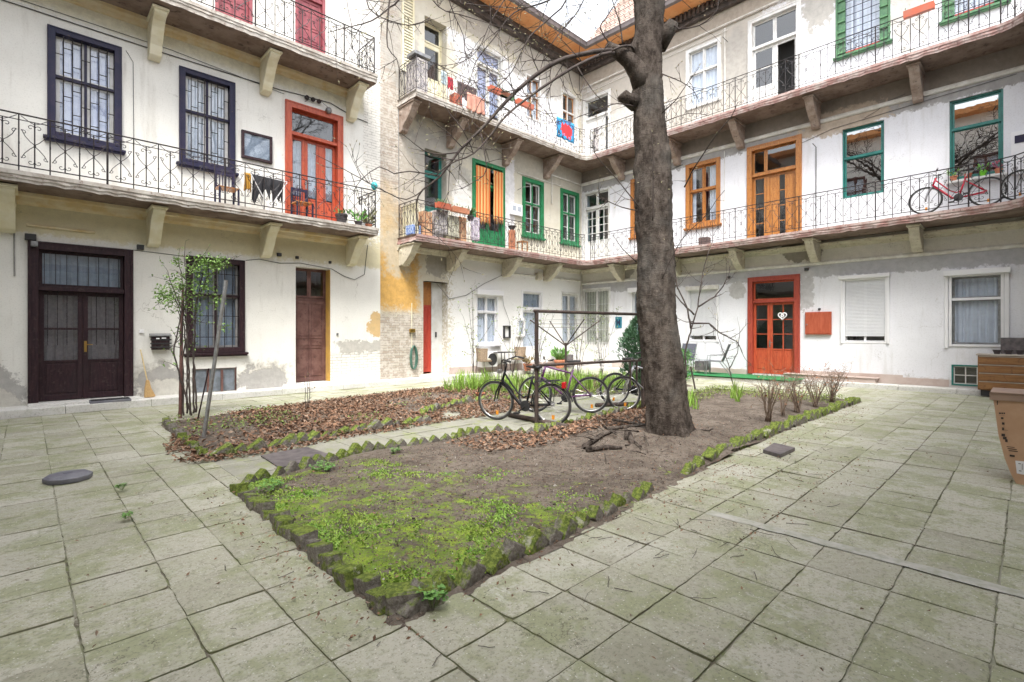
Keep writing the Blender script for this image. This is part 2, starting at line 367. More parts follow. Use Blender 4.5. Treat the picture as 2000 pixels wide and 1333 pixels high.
def window(W, a0, a1, z0, z1, cas, sashm, cw=.1, proj=.04, cols=2, top=.38, dep=-.14, curt=None, gap=None, sill=None, glass='glass', nz=(1,1), nx=1, bars=None, label=None, sw=.045, room=True):
    T = W.T; W.ops.append((a0+.02, a1-.02, z0+.02, z1-.02))
    mb = MB(T); frame_ring(mb, a0, a1, z0, z1, cw, dep, proj)
    if cw > .07: frame_ring(mb, a0+.012, a1-.012, z0+.012, z1-.012, .022, proj-.001, proj+.014)
    w = mb.build('window', cas, W.e, bevel=.004)
    if label: w['label'] = label
    ia0, ia1, iz0, iz1 = a0+cw, a1-cw, z0+cw, z1-cw; zt = iz1-(iz1-iz0)*top if top else iz1
    fr = MB(T)
    if top: fr.box(ia0, ia1, dep+.03, dep+.085, zt-.03, zt+.03)
    for k in range(1, cols):
        x = ia0+(ia1-ia0)*k/cols; fr.box(x-.022, x+.022, dep+.032, dep+.08, iz0, zt-.03)
        if top: fr.box(x-.022, x+.022, dep+.032, dep+.08, zt+.03, iz1)
    fr.build('mullion', cas, w) if fr.v else None
    sm, gl = MB(T), MB(T)
    for k in range(cols):
        x0 = ia0+(ia1-ia0)*k/cols+.006; x1 = ia0+(ia1-ia0)*(k+1)/cols-.006
        sash(sm, gl, x0, x1, iz0+.004, (zt-.012 if top else iz1-.004), dep+.02, sw, nx=nx, nz=nz[0])
        if top: sash(sm, gl, x0, x1, zt+.012, iz1-.004, dep+.02, sw, nx=nx, nz=nz[1])
    sm.build('sash', sashm, w, bevel=.003); gl.build('pane', M[glass], w)
    if curt: curtain_mb(T, ia0, ia1, iz0, iz1, dep-.055, gap=gap).build('curtain', curt, w, recalc=False)
    if sill: MB(T).box(a0-.06, a1+.06, 0, .11, z0-.05, z0+.0).box(a0-.04, a1+.04, 0, .085, z0-.085, z0-.051).build('sill', sill, w, bevel=.006)
    if bars:
        style, bm_, o = bars; g = MB(T); n = 8 if style == 'brick' else 7
        for k in range(n):
            x = ia0-.02+(ia1-ia0+.04)*k/(n-1); g.tube([(x,o,iz0-.0),(x,o,iz1)], .010, 5)
        if style == 'brick':
            H_ = iz1-iz0; rows = 12
            for k in range(n-1):
                x0 = ia0-.02+(ia1-ia0+.04)*k/(n-1); x1 = x0+(ia1-ia0+.04)/(n-1)
                for r in range(4):
                    z = iz0+H_*((r+(.25, .55, .85)[k % 3])/4.05)
                    if z < iz1: g.tube([(x0,o,z),(x1,o,z)], .009, 4)
        else:
            for r in range(style):
                z = iz0+(iz1-iz0)*(r+.5)/style; g.tube([(ia0-.03,o+.012,z),(ia1+.03,o+.012,z)], .009, 5)
        g.build('grille', bm_, w)
    if room: add_room(T, w, a0, a1, z0, z1)
    return w

def panel(mb, a0, a1, z0, z1, o):
    mb.box(a0, a1, o-.014, o-.004, z0, z1)
    i = .035 if min(a1-a0, z1-z0) > .12 else .02
    mb.box(a0+i, a1-i, o-.004, o+.008, z0+i, z1-i)

def leaf(mb, gl, a0, a1, z0, z1, o, cols, t=.045, st=.075, mw=.03):
    """cols = [(width share, [(height share from the top, kind g|p, panes)...])...]"""
    mb.box(a0, a0+st, o-t, o, z0, z1); mb.box(a1-st, a1, o-t, o, z0, z1)
    mb.box(a0+st, a1-st, o-t, o-.001, z0, z0+st*1.5); mb.box(a0+st, a1-st, o-t, o-.001, z1-st, z1)
    ia0, ia1, iz0, iz1 = a0+st, a1-st, z0+st*1.5, z1-st; W_ = ia1-ia0; x = ia0; tot = sum(c[0] for c in cols)
    for ci, (cw, rows) in enumerate(cols):
        x1 = x+W_*cw/tot; xa = x+(mw if ci else 0); xb = x1
        if ci: mb.box(x, x+mw, o-t+.002, o-.002, iz0, iz1)
        zt = iz1; th = sum(r[0] for r in rows)
        for ri, (hh, kind, nn) in enumerate(rows):
            zb = zt-(iz1-iz0)*hh/th; za = zt-(mw*1.3 if ri else 0)
            if ri: mb.box(xa, xb, o-t+.003, o-.003, za, zt)
            if kind == 'o': pass
            elif kind == 'p': panel(mb, xa, xb, zb, za, o-.012)
            else:
                gl.box(xa-.002, xb+.002, o-t/2-.003, o-t/2+.003, zb-.002, za+.002)
                for q in range(1, nn):
                    zz = zb+(za-zb)*q/nn; mb.box(xa, xb, o-t+.008, o-.008, zz-.013, zz+.013)
            zt = zb
        x = x1

def door(W, a0, a1, z0, z1, cas, leafm, leaves, cw=.12, proj=.05, dep=-.12, trans=None, tcols=1, curt=None, glass='glass', label=None, handle=None, tcurt=None, name='door', room=True, tbars=0, lbars=None, hm='steel'):
    """leaves = [(share, cols)], trans = height of the transom light"""
    T = W.T; W.ops.append((a0+.02, a1-.02, z0, z1-.02))
    mb = MB(T); frame_ring(mb, a0, a1, z0, z1, cw, dep-.02, proj, bottom=False)
    if cw > .07: frame_ring(mb, a0+.015, a1-.015, z0, z1-.015, .028, proj-.001, proj+.016, bottom=False)
    ia0, ia1, iz1 = a0+cw, a1-cw, z1-cw; zt = iz1
    if trans:
        zt = iz1-trans; mb.box(ia0, ia1, dep-.02, proj-.04, zt-.06, zt+.02); zt -= .06
    d = mb.build(name, cas, W.e, bevel=.004)
    if label: d['label'] = label
    lm, gl = MB(T), MB(T)
    if trans:
        tw = tcols if isinstance(tcols, (list, tuple)) else [1]*tcols; x = ia0; tt = sum(tw)
        for q in tw:
            x1 = x+(ia1-ia0)*q/tt; sash(lm, gl, x+.003, x1-.003, zt+.085, iz1-.004, dep+.03, .05); x = x1
    x = ia0; tot = sum(l[0] for l in leaves)
    for sh, cols in leaves:
        x1 = x+(ia1-ia0)*sh/tot
        leaf(lm, gl, x+.003, x1-.003, z0+.015, zt-.004, dep+.05, cols); x = x1
    lf = lm.build('door_leaf', leafm, d, bevel=.003)
    if gl.v: gl.build('pane', M[glass], d)
    if curt: curtain_mb(T, ia0, ia1, z0+.8, zt, dep-.06, .012).build('curtain', curt, d, recalc=False)
    if tcurt: curtain_mb(T, ia0, ia1, zt+.06, iz1, dep-.04, .012).build('curtain', tcurt, d, recalc=False)
    if tbars or lbars:
        g = MB(T)
        for k in range(tbars):
            x = ia0+(ia1-ia0)*(k+.5)/tbars; g.tube([(x,dep+.075,zt+.09),(x,dep+.075,iz1-.02)], .006, 5)
        for (x, zz0, zz1) in (lbars or []): g.tube([(x,dep+.07,zz0),(x,dep+.07,zz1)], .006, 5)
        g.build('grille', M['iron'], d)
    if handle is not None:
        hx, hz = handle; h = MB(T); h.box(hx-.02, hx+.02, dep+.05, dep+.06, hz-.11, hz+.11); h.tube([(hx,dep+.05,hz+.04),(hx,dep+.11,hz+.04),(hx+.11,dep+.11,hz+.035)], .009, 6)
        h.build('handle', M[hm], d)
    if room: add_room(T, d, a0, a1, z0, z1)
    return d

def wall_mesh(W, a0, a1, z0, z1, mat, name='wall', rev=.4, cut=None):
    T = W.T; xs = sorted({a0, a1} | {x for o in W.ops for x in o[:2]}); zs = sorted({z0, z1} | {z for o in W.ops for z in o[2:]})
    mb = MB(T)
    for i in range(len(xs)-1):
        for j in range(len(zs)-1):
            cx, cz = (xs[i]+xs[i+1])/2, (zs[j]+zs[j+1])/2
            if any(o[0] < cx < o[1] and o[2] < cz < o[3] for o in W.ops): continue
            mb.face([(xs[i],0,zs[j]),(xs[i+1],0,zs[j]),(xs[i+1],0,zs[j+1]),(xs[i],0,zs[j+1])])
    for (p, q, r, s_) in W.ops:
        mb.face([(p,0,r),(p,-rev,r),(p,-rev,s_),(p,0,s_)]); mb.face([(q,0,r),(q,-rev,r),(q,-rev,s_),(q,0,s_)])
        mb.face([(p,0,s_),(q,0,s_),(q,-rev,s_),(p,-rev,s_)]); mb.face([(p,0,r),(q,0,r),(q,-rev,r),(p,-rev,r)])
    # the back of the wall keeps daylight out of the rooms
    mb.face([(a0,-1.9,z0),(a1,-1.9,z0),(a1,-1.9,z1),(a0,-1.9,z1)]); mb.face([(a0,-1.9,z1),(a1,-1.9,z1),(a1,0,z1),(a0,0,z1)])
    return mb.build(name, mat, W.e, recalc=False)

def slab(W, path, zf, depth_pt, th=.19, edge=None, seed=1, skip=()):
    """path: outer outline points (a,o) in order; closes back at the wall (o=0); zf(a) top height"""
    T = W.T; pts = path; bot = MB(T); top = MB(T); rim = MB(T)
    n = len(pts)
    top.f.append([top.P((a,o,zf(a))) for a, o in pts]); bot.f.append([bot.P((a,o,zf(a)-th)) for a, o in pts])
    for k in range(n-1):
        (a0,o0),(a1,o1) = pts[k], pts[k+1]
        if (o0 == 0 and o1 == 0) or k in skip: continue
        L = math.hypot(a1-a0, o1-o0); m = max(1, int(L/.12)); rnd = random.Random(seed+k)
        dl = [rnd.uniform(-.012,.012) for _ in range(m+1)]; db = [rnd.uniform(-.018,.012) for _ in range(m+1)]
        for i in range(m):
            t0, t1 = i/m, (i+1)/m; p0 = (a0+(a1-a0)*t0, o0+(o1-o0)*t0); p1 = (a0+(a1-a0)*t1, o0+(o1-o0)*t1)
            za, zb = zf(p0[0]), zf(p1[0]); nx, no = (o1-o0)/L, -(a1-a0)/L
            if no < 0 or (no == 0 and nx < 0): nx, no = -nx, -no
            ex = .035
            q0 = (p0[0]+nx*ex, p0[1]+no*ex); q1 = (p1[0]+nx*ex, p1[1]+no*ex)
            prof = [(0,.004),(1,.0),(1,-.07),(.55,-.085),(.55,-.13),(.1,-.15),(0,-th)]
            for (e0,h0),(e1,h1) in zip(prof, prof[1:]):
                s0 = dl[i] if h0 < -.1 else 0; s1 = dl[i] if h1 < -.1 else 0; u0 = dl[i+1] if h0 < -.1 else 0; u1 = dl[i+1] if h1 < -.1 else 0
                v0 = db[i] if h0 < -.12 else 0; v1 = db[i] if h1 < -.12 else 0; w0 = db[i+1] if h0 < -.12 else 0; w1 = db[i+1] if h1 < -.12 else 0
                f = lambda p, q, e, s_: (p[0]+(q[0]-p[0])*e+nx*s_, p[1]+(q[1]-p[1])*e+no*s_)
                A0 = f(p0,q0,e0,s0); A1 = f(p0,q0,e1,s1); B0 = f(p1,q1,e0,u0); B1 = f(p1,q1,e1,u1)
                rim.face([(*A0,za+h0+v0),(*B0,zb+h0+w0),(*B1,zb+h1+w1),(*A1,za+h1+v1)])
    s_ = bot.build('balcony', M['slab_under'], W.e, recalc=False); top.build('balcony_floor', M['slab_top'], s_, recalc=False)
    rim.build('balcony_edge', edge or M['slab_edge'], s_, recalc=True)
    return s_

def spiral(cx, cz, r0, r1, a0, a1, n=7):
    return [(cx+(r0+(r1-r0)*k/n)*math.cos(a0+(a1-a0)*k/n), cz+(r0+(r1-r0)*k/n)*math.sin(a0+(a1-a0)*k/n)) for k in range(n+1)]
def railing(W, path, zf, pitch=.21, th=1.0, name='railing', mat=None, par=None):
    mb = MB(); mb.k = th; T = W.T; cnt = 0
    for (a0,o0),(a1,o1) in zip(path, path[1:]):
        L = math.hypot(a1-a0, o1-o0); n = max(2, round(L/pitch)); p = L/n
        S = lambda s_, h: T(a0+(a1-a0)*s_/L, o0+(o1-o0)*s_/L, zf(a0+(a1-a0)*s_/L)+h)
        mb.tube([S(0,1.0), S(L,1.0)], .017, 4); mb.tube([S(0,.10), S(L,.10)], .013, 4); mb.tube([S(0,.90), S(L,.90)], .009, 4)
        for k in range(n+1):
            s0 = k*p; last = k == n
            if last and (a1,o1) != path[-1]: break
            cnt += 1
            if k % 2 == 0:
                post = (k % 10 == 0); mb.tube([S(s0,0), S(s0,1.0)], .020 if post else .0115, 4)
                for zz in (.5,): mb.tube([S(s0,zz-.02), S(s0,zz+.02)], .015, 5)
            else:
                mb.tube([S(s0,.10), S(s0,.90)], .0115, 4); mb.tube([S(s0,.47), S(s0,.51)], .020, 5)
                for sg in (-1, 1):
                    for cz_, fl in ((.80, 1), (.19, -1)):
                        pts = spiral(sg*.05, cz_, .048, .013, math.pi if sg > 0 else 0, (math.pi if sg > 0 else 0) - sg*fl*5.6, 8)
                        mb.tube([S(min(max(s0+x,0),L),z) for x, z in pts], .0085, 3, cap=False)
                    q = p*.98
                    up = [(0,.50),(.3*q,.55),(.62*q,.63),(.86*q,.74)]; dn = [(0,.48),(.3*q,.42),(.62*q,.34),(.86*q,.24)]
                    for cv_ in (up, dn): mb.tube([S(min(max(s0+sg*x,0),L),z) for x, z in cv_], .0088, 3, cap=False)
                    for cz_, st in ((.70, 1), (.28, -1)):
                        pts = spiral(.72*q, cz_, .04, .012, st*.6, st*(.6+5), 6)
                        mb.tube([S(min(max(s0+sg*x,0),L),z) for x, z in pts], .008, 3, cap=False)
                    mb.tube([S(s0,.86), S(min(max(s0+sg*.4*q,0),L),.90), S(min(max(s0+sg*.9*q,0),L),.975)], .0085, 3, cap=False)
    return mb.build(name, mat or M['iron'], par or W.e, recalc=False)

def bracket(W, a, zt, mat, w=.22, reach=.78, drop=.72, style=0):
    if style == 0: pr = [(0,0),(reach,0),(reach,-.10),(reach-.06,-.15),(reach*.80,-.20),(reach*.66,-.30),(reach*.55,-.44),(reach*.40,-.58),(reach*.30,-drop+.02),(reach*.24,-drop),(.0,-drop-.03)]
    else: pr = [(0,0),(reach,0),(reach,-.09),(reach-.04,-.13),(reach*.90,-.16),(reach*.78,-.30),(reach*.56,-.46),(reach*.36,-.56),(reach*.26,-.64),(reach*.22,-drop+.03),(reach*.12,-drop),(0,-drop)]
    mb = MB(W.T); mb.prism([(o, zt+z) for o, z in pr], 0, a-w/2, a+w/2)
    mb.box(a-w/2-.035, a+w/2+.035, 0, reach+.05, zt-.055, zt-.004)
    # scroll bead on the flank
    mb.tube([(a-w/2-.012, reach*.12, zt-.2), (a+w/2+.012, reach*.12, zt-.2)], .07, 10)
    return mb.build('bracket', mat, W.e, bevel=.012)
random.seed(7)
M['red_frame'] = vary('red_frame_paint', (.30,.045,.03), (.38,.07,.04), 6, .45, .15, c3=(.22,.035,.025), stretch=(5,5,1))
M['cream_curtain'] = cloth('cream_curtain', (.80,.76,.60), (.70,.66,.50))
# ---- cream wing (left) ----
W = cream_wing
zA1 = lambda a: 4.30
zA2 = lambda a: 8.40
AEND = A(737.5, 0, 1.0)[0]
for (a0, a1, op) in ((.29, 1.43, True), (2.44, 3.57, False)):
    window(W, a0, a1, 5.28, 7.43, M['navy'], M['white'], sw=.06, cw=.12, proj=.05, cols=2, top=.42, curt=M['lilac'] if op else M['curtain'], gap=None, sill=M['navy'],
           bars=('brick', M['iron'], .0), label='dark purple framed window with lilac curtain and a brick-pattern grille' if op else 'dark purple framed window with white curtain and a brick-pattern grille')
gp = [(1, [(1, 'g', 1), (.55, 'p', 1)])]
door(W, 4.72, 6.26, 4.30, 7.43, M['red_door'], M['red_door'], [(.24, [(1, [(1,'g',1),(.42,'p',1)])]), (.52, [(.9, [(1,'g',1),(.42,'p',1)]),(.9, [(1,'p',1),(.42,'p',1)]),(.9, [(1,'g',1),(.42,'p',1)])])], cw=.16, proj=.05, dep=-.16, trans=.62, curt=M['grey_curtain'],
     label='orange red balcony door with three narrow frosted panes under a wide transom', handle=(5.3, 5.4))
door(W, 3.15, 3.95, 8.40, 10.9, M['maroon'], M['maroon'], [(1, [(1, [(1,'p',1),(1,'p',1)]), (1, [(1,'p',1),(1,'p',1)])])], cw=.07, proj=.03, trans=.5, label='faded maroon upper balcony door, the nearer one')
door(W, 4.98, 5.76, 8.40, 10.9, M['maroon'], M['maroon'], [(1, [(1, [(1,'p',1),(.5,'p',1),(1,'p',1)]), (1, [(1,'p',1),(.5,'p',1),(1,'p',1)])])], cw=.07, proj=.03, trans=.5, label='faded maroon panelled upper balcony door beside the end of the balcony')
# ground floor
gl3 = [(1, [(.95,'g',1),(.95,'g',1),(1.0,'p',1)])]
door(W, .02, 1.62, .16, 3.24, M['plum'], M['plum'], [(1, gl3), (1, gl3)], cw=.15, proj=.06, dep=-.14, trans=.72, curt=M['brown_net'], tcurt=M['grey_curtain'], tbars=8,
     lbars=[(x, 1.25, 2.32) for x in (.30,.44,.58,1.03,1.18,1.32)], label='dark plum double house door with barred glass and brass handle', handle=(.86, 1.22), hm='brass' if 'brass' in M else 'steel')
window(W, 2.58, 3.78, 1.03, 3.23, M['plum'], M['pipe'], cw=.12, proj=.05, cols=2, top=.38, curt=M['grey_curtain'], sill=M['plum'], bars=(4, M['iron'], .0), label='plum framed ground floor window behind bars and rose leaves')
window(W, 2.69, 3.61, .09, .69, M['brown_door'], M['steel'], cw=.03, proj=.0, cols=3, top=0, dep=-.06, glass='cellar_glass', label='low three-pane cellar window under the barred window', sw=.02)
dd = [(1, [(1.05,'p',1),(.34,'p',1),(1.0,'p',1)])]
door(W, 4.97, 5.93, .18, 3.23, M['brown_door'], M['brown_door'], [(1, [(1, [(1.15,'p',1),(.34,'p',1),(1.05,'p',1)]), (1, [(1.15,'p',1),(.34,'p',1),(1.05,'p',1)])])], cw=.04, proj=-.28, dep=-.34, trans=.78, tcols=2, label='old brown panelled door deep in its ochre reveal')

mb = MB(TA); mb.box(5.905, 5.913, -.30, -.004, .95, 3.2); mb.box(5.905,5.912,-.30,-.004,.18,.949); mb.build('reveal', vary('ochre_reveal', (.60,.36,.07), (.50,.30,.09), 3, .9, .3, 40), W.e)
GREY, OCH = (.36,.35,.335), (.62,.38,.10)
lay_A = [
 dict(k='band', r=(-9,9,7.62,8.5), c=(.70,.66,.50), amp=.5, soft=.5),
 dict(k='band', r=(-9,9,3.30,4.4), c=(.66,.60,.40), amp=.35, soft=.25, v=.9),
 dict(k='band', r=(-9,9,-.6,.30), c=(.62,.60,.55), amp=1.2, soft=.8, op=.7),
 dict(k='ell', r=(-1.3,.05,-.2,.95), c=GREY, amp=1.0, d=.5, v=1.2),
 dict(k='ell', r=(-1.2,.0,-.3,.52), c=(.62,.60,.54), amp=1.1, d=.3),
 dict(k='ell', r=(1.4,2.8,.0,.95), c=(.55,.53,.48), amp=1.9, d=.2, soft=.4),
 dict(k='ell', r=(1.6,2.7,.0,.8), c=GREY, amp=2.2, d=.6, v=1.25),
 dict(k='ell', r=(1.75,2.75,-.1,.5), c=(.66,.64,.58), amp=1.1, d=.4),
 dict(k='ell', r=(3.5,5.0,-.1,.85), c=(.58,.55,.49), amp=1.9, d=.2, soft=.4),
 dict(k='ell', r=(3.6,4.8,-.1,.68), c=GREY, amp=2.6, d=.6, v=1.3),
 dict(k='rect', r=(6.05,7.6,.6,1.28), c=(.50,.48,.44), amp=1.5, d=.5),
 dict(k='rect', r=(5.75,7.9,-.4,1.0), c='wbrick', amp=.7, d=.6),
 dict(k='ell', r=(7.0,7.6,1.35,2.1), c=OCH, amp=1.6, op=.8),
 dict(k='rect', r=(6.85,7.9,4.0,13), c='wbrick', amp=.45, d=.5),
 dict(k='ell', r=(3.2,4.4,4.0,5.6), c=(.60,.58,.50), amp=1.0, op=.25, soft=.5),
]
M['wall_cream'] = wall_mat('cream_plaster', (.81,.80,.755), (.755,.745,.70), 'X', lay_A)
wall_mesh(W, -6, 7.41, 0, 13.2, M['wall_cream'])
slab(W, [(-6,0),(-6,1.0),(AEND,1.0),(AEND,0)], zA1, 1, edge=M['slab_edge_grey'], seed=3)
slab(W, [(-6,0),(-6,1.0),(AEND-.03,1.0),(AEND-.03,0)], zA2, 1, th=.22, edge=M['slab_edge_grey'], seed=4)
railing(W, [(-2.9,.95),(AEND-.04,.95),(AEND-.04,.03)], zA1, pitch=.20, th=.86)
railing(W, [(-.5,.95),(AEND-.07,.95),(AEND-.07,.03)], zA2)
for px in (12, 311, 537, 708): bracket(W, A(px, 0, .75)[0], 4.09, M['cream'], reach=.80, drop=.72)
for px in (-60, 313, 537, 708): bracket(W, A(px, 0, .75)[0], 8.16, M['cream'], reach=.80, drop=.78)
mb = MB(TA); mb.prism([(0,4.108),(.20,4.108),(.19,4.05),(.13,4.03),(.10,3.95),(.05,3.93),(0,3.90)], 0, -5.9, AEND); mb.build('moulding', M['mould_y'], W.e)
mb = MB(TA); mb.prism([(0,8.178),(.16,8.178),(.14,8.12),(.08,8.08),(.05,8.02),(0,8.0)], 0, -5.9, AEND); mb.build('moulding', M['mould_y'], W.e)
mb = MB(TA); mb.tube([(-5,.02,7.66),(2,.02,7.60),(4.6,.02,7.62),(5.1,.02,7.66),(5.9,.03,7.70),(6.6,.02,7.52),(7.0,.02,7.50)], .011, 5); mb.tube([(-5,.02,7.75),(2.3,.02,7.72),(4.7,.02,7.55)], .006, 4)
mb.tube([(1.5,.015,7.4),(1.62,.015,7.2),(1.63,.015,5.5)], .005, 4); mb.build('wall_cable', M['cable'], W.e)
mb = MB(TA); pts = [(1.62,.02,3.24),(2.2,.015,3.22),(2.6,.015,3.2)]; mb.tube(pts, .006, 4)
mb.tube([(3.8,.015,3.24),(4.1,.015,3.30),(4.6,.015,3.25),(5.1,.015,3.30),(5.95,.015,3.22),(6.3,.02,3.05),(6.6,.02,2.98),(6.9,.02,3.15),(6.95,.02,3.6),(7.0,.02,4.0)], .008, 5); mb.build('wall_cable', M['cable'], W.e)
# ---- grey wing (middle) ----
W = grey_wing
zB1 = lambda a: 4.32
zB2 = lambda a: 8.44
B0 = A(812, 0, 1.0)[0]
# ground
door(W, 8.9, 9.40, .22, 2.38, M['brick_red'], M['brick_red'], [(1, [(1, [(1.2,'p',1),(.35,'p',1),(1.0,'p',1)])])], cw=.03, proj=-.3, dep=-.36, label='narrow brick red door at the foot of the ochre wall')
W.ops[-1] = (8.9, 9.84, .18, 3.12)
mb = MB(TA); mb.box(8.9, 9.42, -.37, -.33, 2.38, 3.12); mb.build('door_boarding', M['oak'], W.e)
mb = MB(TA); mb.box(9.42, 9.84, -.41, -.30, .18, 3.12); mb.build('side_wall', M['white'], W.e)
window(W, 11.05, 12.08, 1.08, 2.80, M['pvc'], M['pvc'], cw=.05, proj=.01, cols=2, top=.33, dep=-.12, curt=M['curtain'], sill=M['pvc'], label='white plastic window under a roller shutter box, beside the small table')
MB(TA).box(10.97, 12.2, 0, .17, 2.80, 2.97).build('shutter_box', M['pvc'], W.e, bevel=.01)
door(W, 13.24, 14.42, .14, 3.10, M['pvc'], M['pvc'], [(1, [(1, [(1.6,'g',1),(.9,'p',1)])])], cw=.08, proj=.02, trans=.62, curt=M['curtain'], tcurt=M['grey_curtain'], label='white plastic terrace door with grey pane above')
door(W, 15.50, 16.66, .14, 3.16, M['white'], M['white'], [(1, [(1,[(1.7,'g',3),(.8,'p',1)])]), (1, [(1,[(1.7,'g',3),(.8,'p',1)])])], cw=.08, proj=.02, trans=.0, curt=M['curtain'], lbars=[(15.62+k*.13, 1.1, 2.95) for k in range(8)], label='white double glazed door behind bars next to the corner')
# first floor
door(W, 8.93, 9.82, 4.32, 7.3, M['teal'], M['teal'], [(1, [(1, [(1,'g',1),(1.2,'p',1)])])], cw=.05, proj=-.28, dep=-.35, trans=.62, label='faded teal door in a deep recess on the first floor')
door(W, 10.87, 12.37, 4.32, 7.42, M['green'], M['green'], [(1, [(1,[(1.5,'g',1),(.7,'p',1)])]), (1, [(1,[(1.5,'g',1),(.7,'p',1)])])], cw=.13, proj=.05, dep=-.1, trans=.66, label='bright green double door hung with orange striped curtains')
for (a0, a1) in ((13.28, 14.44), (15.46, 16.63)):
    window(W, a0, a1, 5.14, 7.33, M['green'], M['white'], cw=.14, proj=.05, cols=2, top=.42, dep=-.10, sill=M['green'], curt=None, sw=.055, nz=(2,1), label='green framed window with white sashes' + (' nearer the green door' if a0 < 14 else ' nearer the corner'))
# second floor
door(W, 8.93, 9.82, 8.44, 11.45, M['cream'], M['cream'], [(1, [(1, [(1,'g',1),(1.2,'p',1)])])], cw=.05, proj=-.28, dep=-.35, trans=.6, label='dull olive door in a deep recess on the top floor')
door(W, 11.0, 12.27, 8.44, 11.4, M['white'], M['white'], [(1, [(1,[(1.8,'g',1),(.5,'p',1)])]), (1, [(1,[(1.8,'g',1),(.5,'p',1)])])], cw=.08, proj=.03, trans=.5, curt=M['lilac'], tcurt=M['lilac'], label='white double door with lilac curtains on the top balcony')
window(W, 13.45, 14.3, 9.6, 11.25, M['white'], M['oak'], cw=.06, proj=.03, cols=2, top=.42, curt=M['curtain'], label='white framed window with yellow sashes on the top floor')
window(W, 15.50, 16.50, 9.55, 11.33, M['white'], M['oak'], cw=.09, proj=.04, cols=2, top=.42, curt=None, label='white window with yellow wooden sashes by the corner')
BEI = (.56,.52,.42)
lay_B = [
 dict(k='rect', r=(9.86,20,-1,4.15), c=(.82,.82,.81), amp=.02, soft=.01, v=.97),
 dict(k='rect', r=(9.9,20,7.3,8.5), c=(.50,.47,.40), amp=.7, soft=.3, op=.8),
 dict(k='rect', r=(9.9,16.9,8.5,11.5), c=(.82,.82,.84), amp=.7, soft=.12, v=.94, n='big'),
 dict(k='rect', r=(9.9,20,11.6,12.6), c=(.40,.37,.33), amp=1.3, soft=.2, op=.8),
 dict(k='ell', r=(7.8,10.9,5.1,8.2), c=(.40,.38,.34), amp=1.5, n='big', soft=.25),
 dict(k='ell', r=(10.0,10.9,4.6,6.6), c=(.78,.76,.72), amp=1.5, soft=.1),
 dict(k='rect', r=(12.4,12.9,4.4,8.2), c=(.74,.73,.74), amp=1.3, soft=.2),
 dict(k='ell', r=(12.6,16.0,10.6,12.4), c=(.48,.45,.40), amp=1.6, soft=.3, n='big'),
 dict(k='ell', r=(7.0,8.9,4.2,8.0), c=(.44,.40,.34), amp=1.6, soft=.4),
 dict(k='rect', r=(7.1,8.15,4.1,14), c='brick', amp=1.3, soft=.3, d=.4),
 dict(k='ell', r=(6.9,8.3,3.9,6.3), c=(.60,.42,.20), amp=1.8, soft=.8, op=.5),
 dict(k='ell', r=(7.2,9.0,8.6,11.5), c=(.42,.40,.36), amp=2.0, soft=.5, op=.7),
 dict(k='rect', r=(7.0,8.9,1.9,5.6), c=(.60,.40,.16), amp=1.3, soft=1.1, v=.7, op=.75),
 dict(k='rect', r=(7.0,8.88,1.98,4.2), c=(.64,.38,.11), amp=.6, soft=.35, v=.74, op=.97),
 dict(k='ell', r=(7.3,8.7,3.0,4.7), c=(.55,.48,.36), amp=1.9, soft=.5),
 dict(k='rect', r=(7.0,8.95,-.5,2.12), c='brick', amp=.45, soft=.12, d=.8),
 dict(k='ell', r=(9.0,9.9,3.2,4.1), c=(.32,.30,.27), amp=1.6, soft=.1, op=.8),
]
M['wall_grey'] = wall_mat('weathered_plaster', BEI, (.63,.60,.51), 'X', lay_B, dirt=(.34,.31,.26))
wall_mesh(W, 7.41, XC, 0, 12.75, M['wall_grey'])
MB(TA).box(9.0, 9.84, -.3, -.002, 3.12, 3.125).build('lintel', M['cream'], W.e)
# ---- white wing (right) ----
W = white_wing
zC1 = lambda a: 4.32 + .13*min(1, max(0, (a+12.2)/12.2))
zC2 = lambda a: 8.44 + .05*min(1, max(0, (a+12.2)/12.2))
g2r = [(1.1,'g',3),(.55,'p',1)]
door(W, -13.10, -11.70, .14, 3.34, M['white'], M['white'], [(1, [(1,[(2.0,'g',4),(.8,'p',1)])]), (1, [(1,[(2.0,'g',4),(.8,'p',1)])])], cw=.07, proj=.02, trans=0, curt=M['cream_curtain'], lbars=[(-12.98+k*.13, 1.0, 3.2) for k in range(9)], label='white lattice door in the corner on the ground floor')
window(W, -10.75, -9.6, 1.2, 3.1, M['pvc'], M['pvc'], cw=.05, proj=.01, cols=2, top=0, curt=M['grey_curtain'], label='white ground floor window hidden behind the big trunk')
MB(TC).box(-10.82, -9.52, 0, .15, 3.05, 3.22).build('shutter_box', M['pvc'], W.e, bevel=.01)
def shutter_window(a0, a1, z0, z1, zs, label):
    w_ = window(W, a0, a1, z0, z1, M['pvc'], M['pvc'], cw=.05, proj=.012, cols=2, top=0, dep=-.13, curt=None, label=label, sw=.025)
    s_ = MB(TC); z = zs; k = 0
    while z < z1-.02:
        s_.prism([(-.035,z),(-.018,z+.004),(-.013,z+.02),(-.018,z+.036),(-.035,z+.038)], 0, a0+.055, a1-.055); z += .04
    s_.build('roller_shutter', M['shutter'], w_)
    MB(TC).box(a0-.05, a0-.0, .013, .04, z0, z1).box(a1, a1+.05, .013, .04, z0, z1).build('guide_rail', M['pvc'], w_)
shutter_window(-8.40, -7.36, 1.18, 3.02, 1.385, 'white window with its roller shutter almost down, behind the bare shrubs')
MB(TC).box(-8.46, -7.30, 0, .12, 2.98, 3.12).build('shutter_box', M['mould'], W.e, bevel=.01)
shutter_window(-3.72, -2.69, 1.20, 3.02, 1.395, 'white window with its roller shutter almost down, beside the red cupboard')
MB(TC).box(-3.82, -2.62, 0, .09, 3.02, 3.12).build('shutter_box', M['pvc'], W.e, bevel=.01)
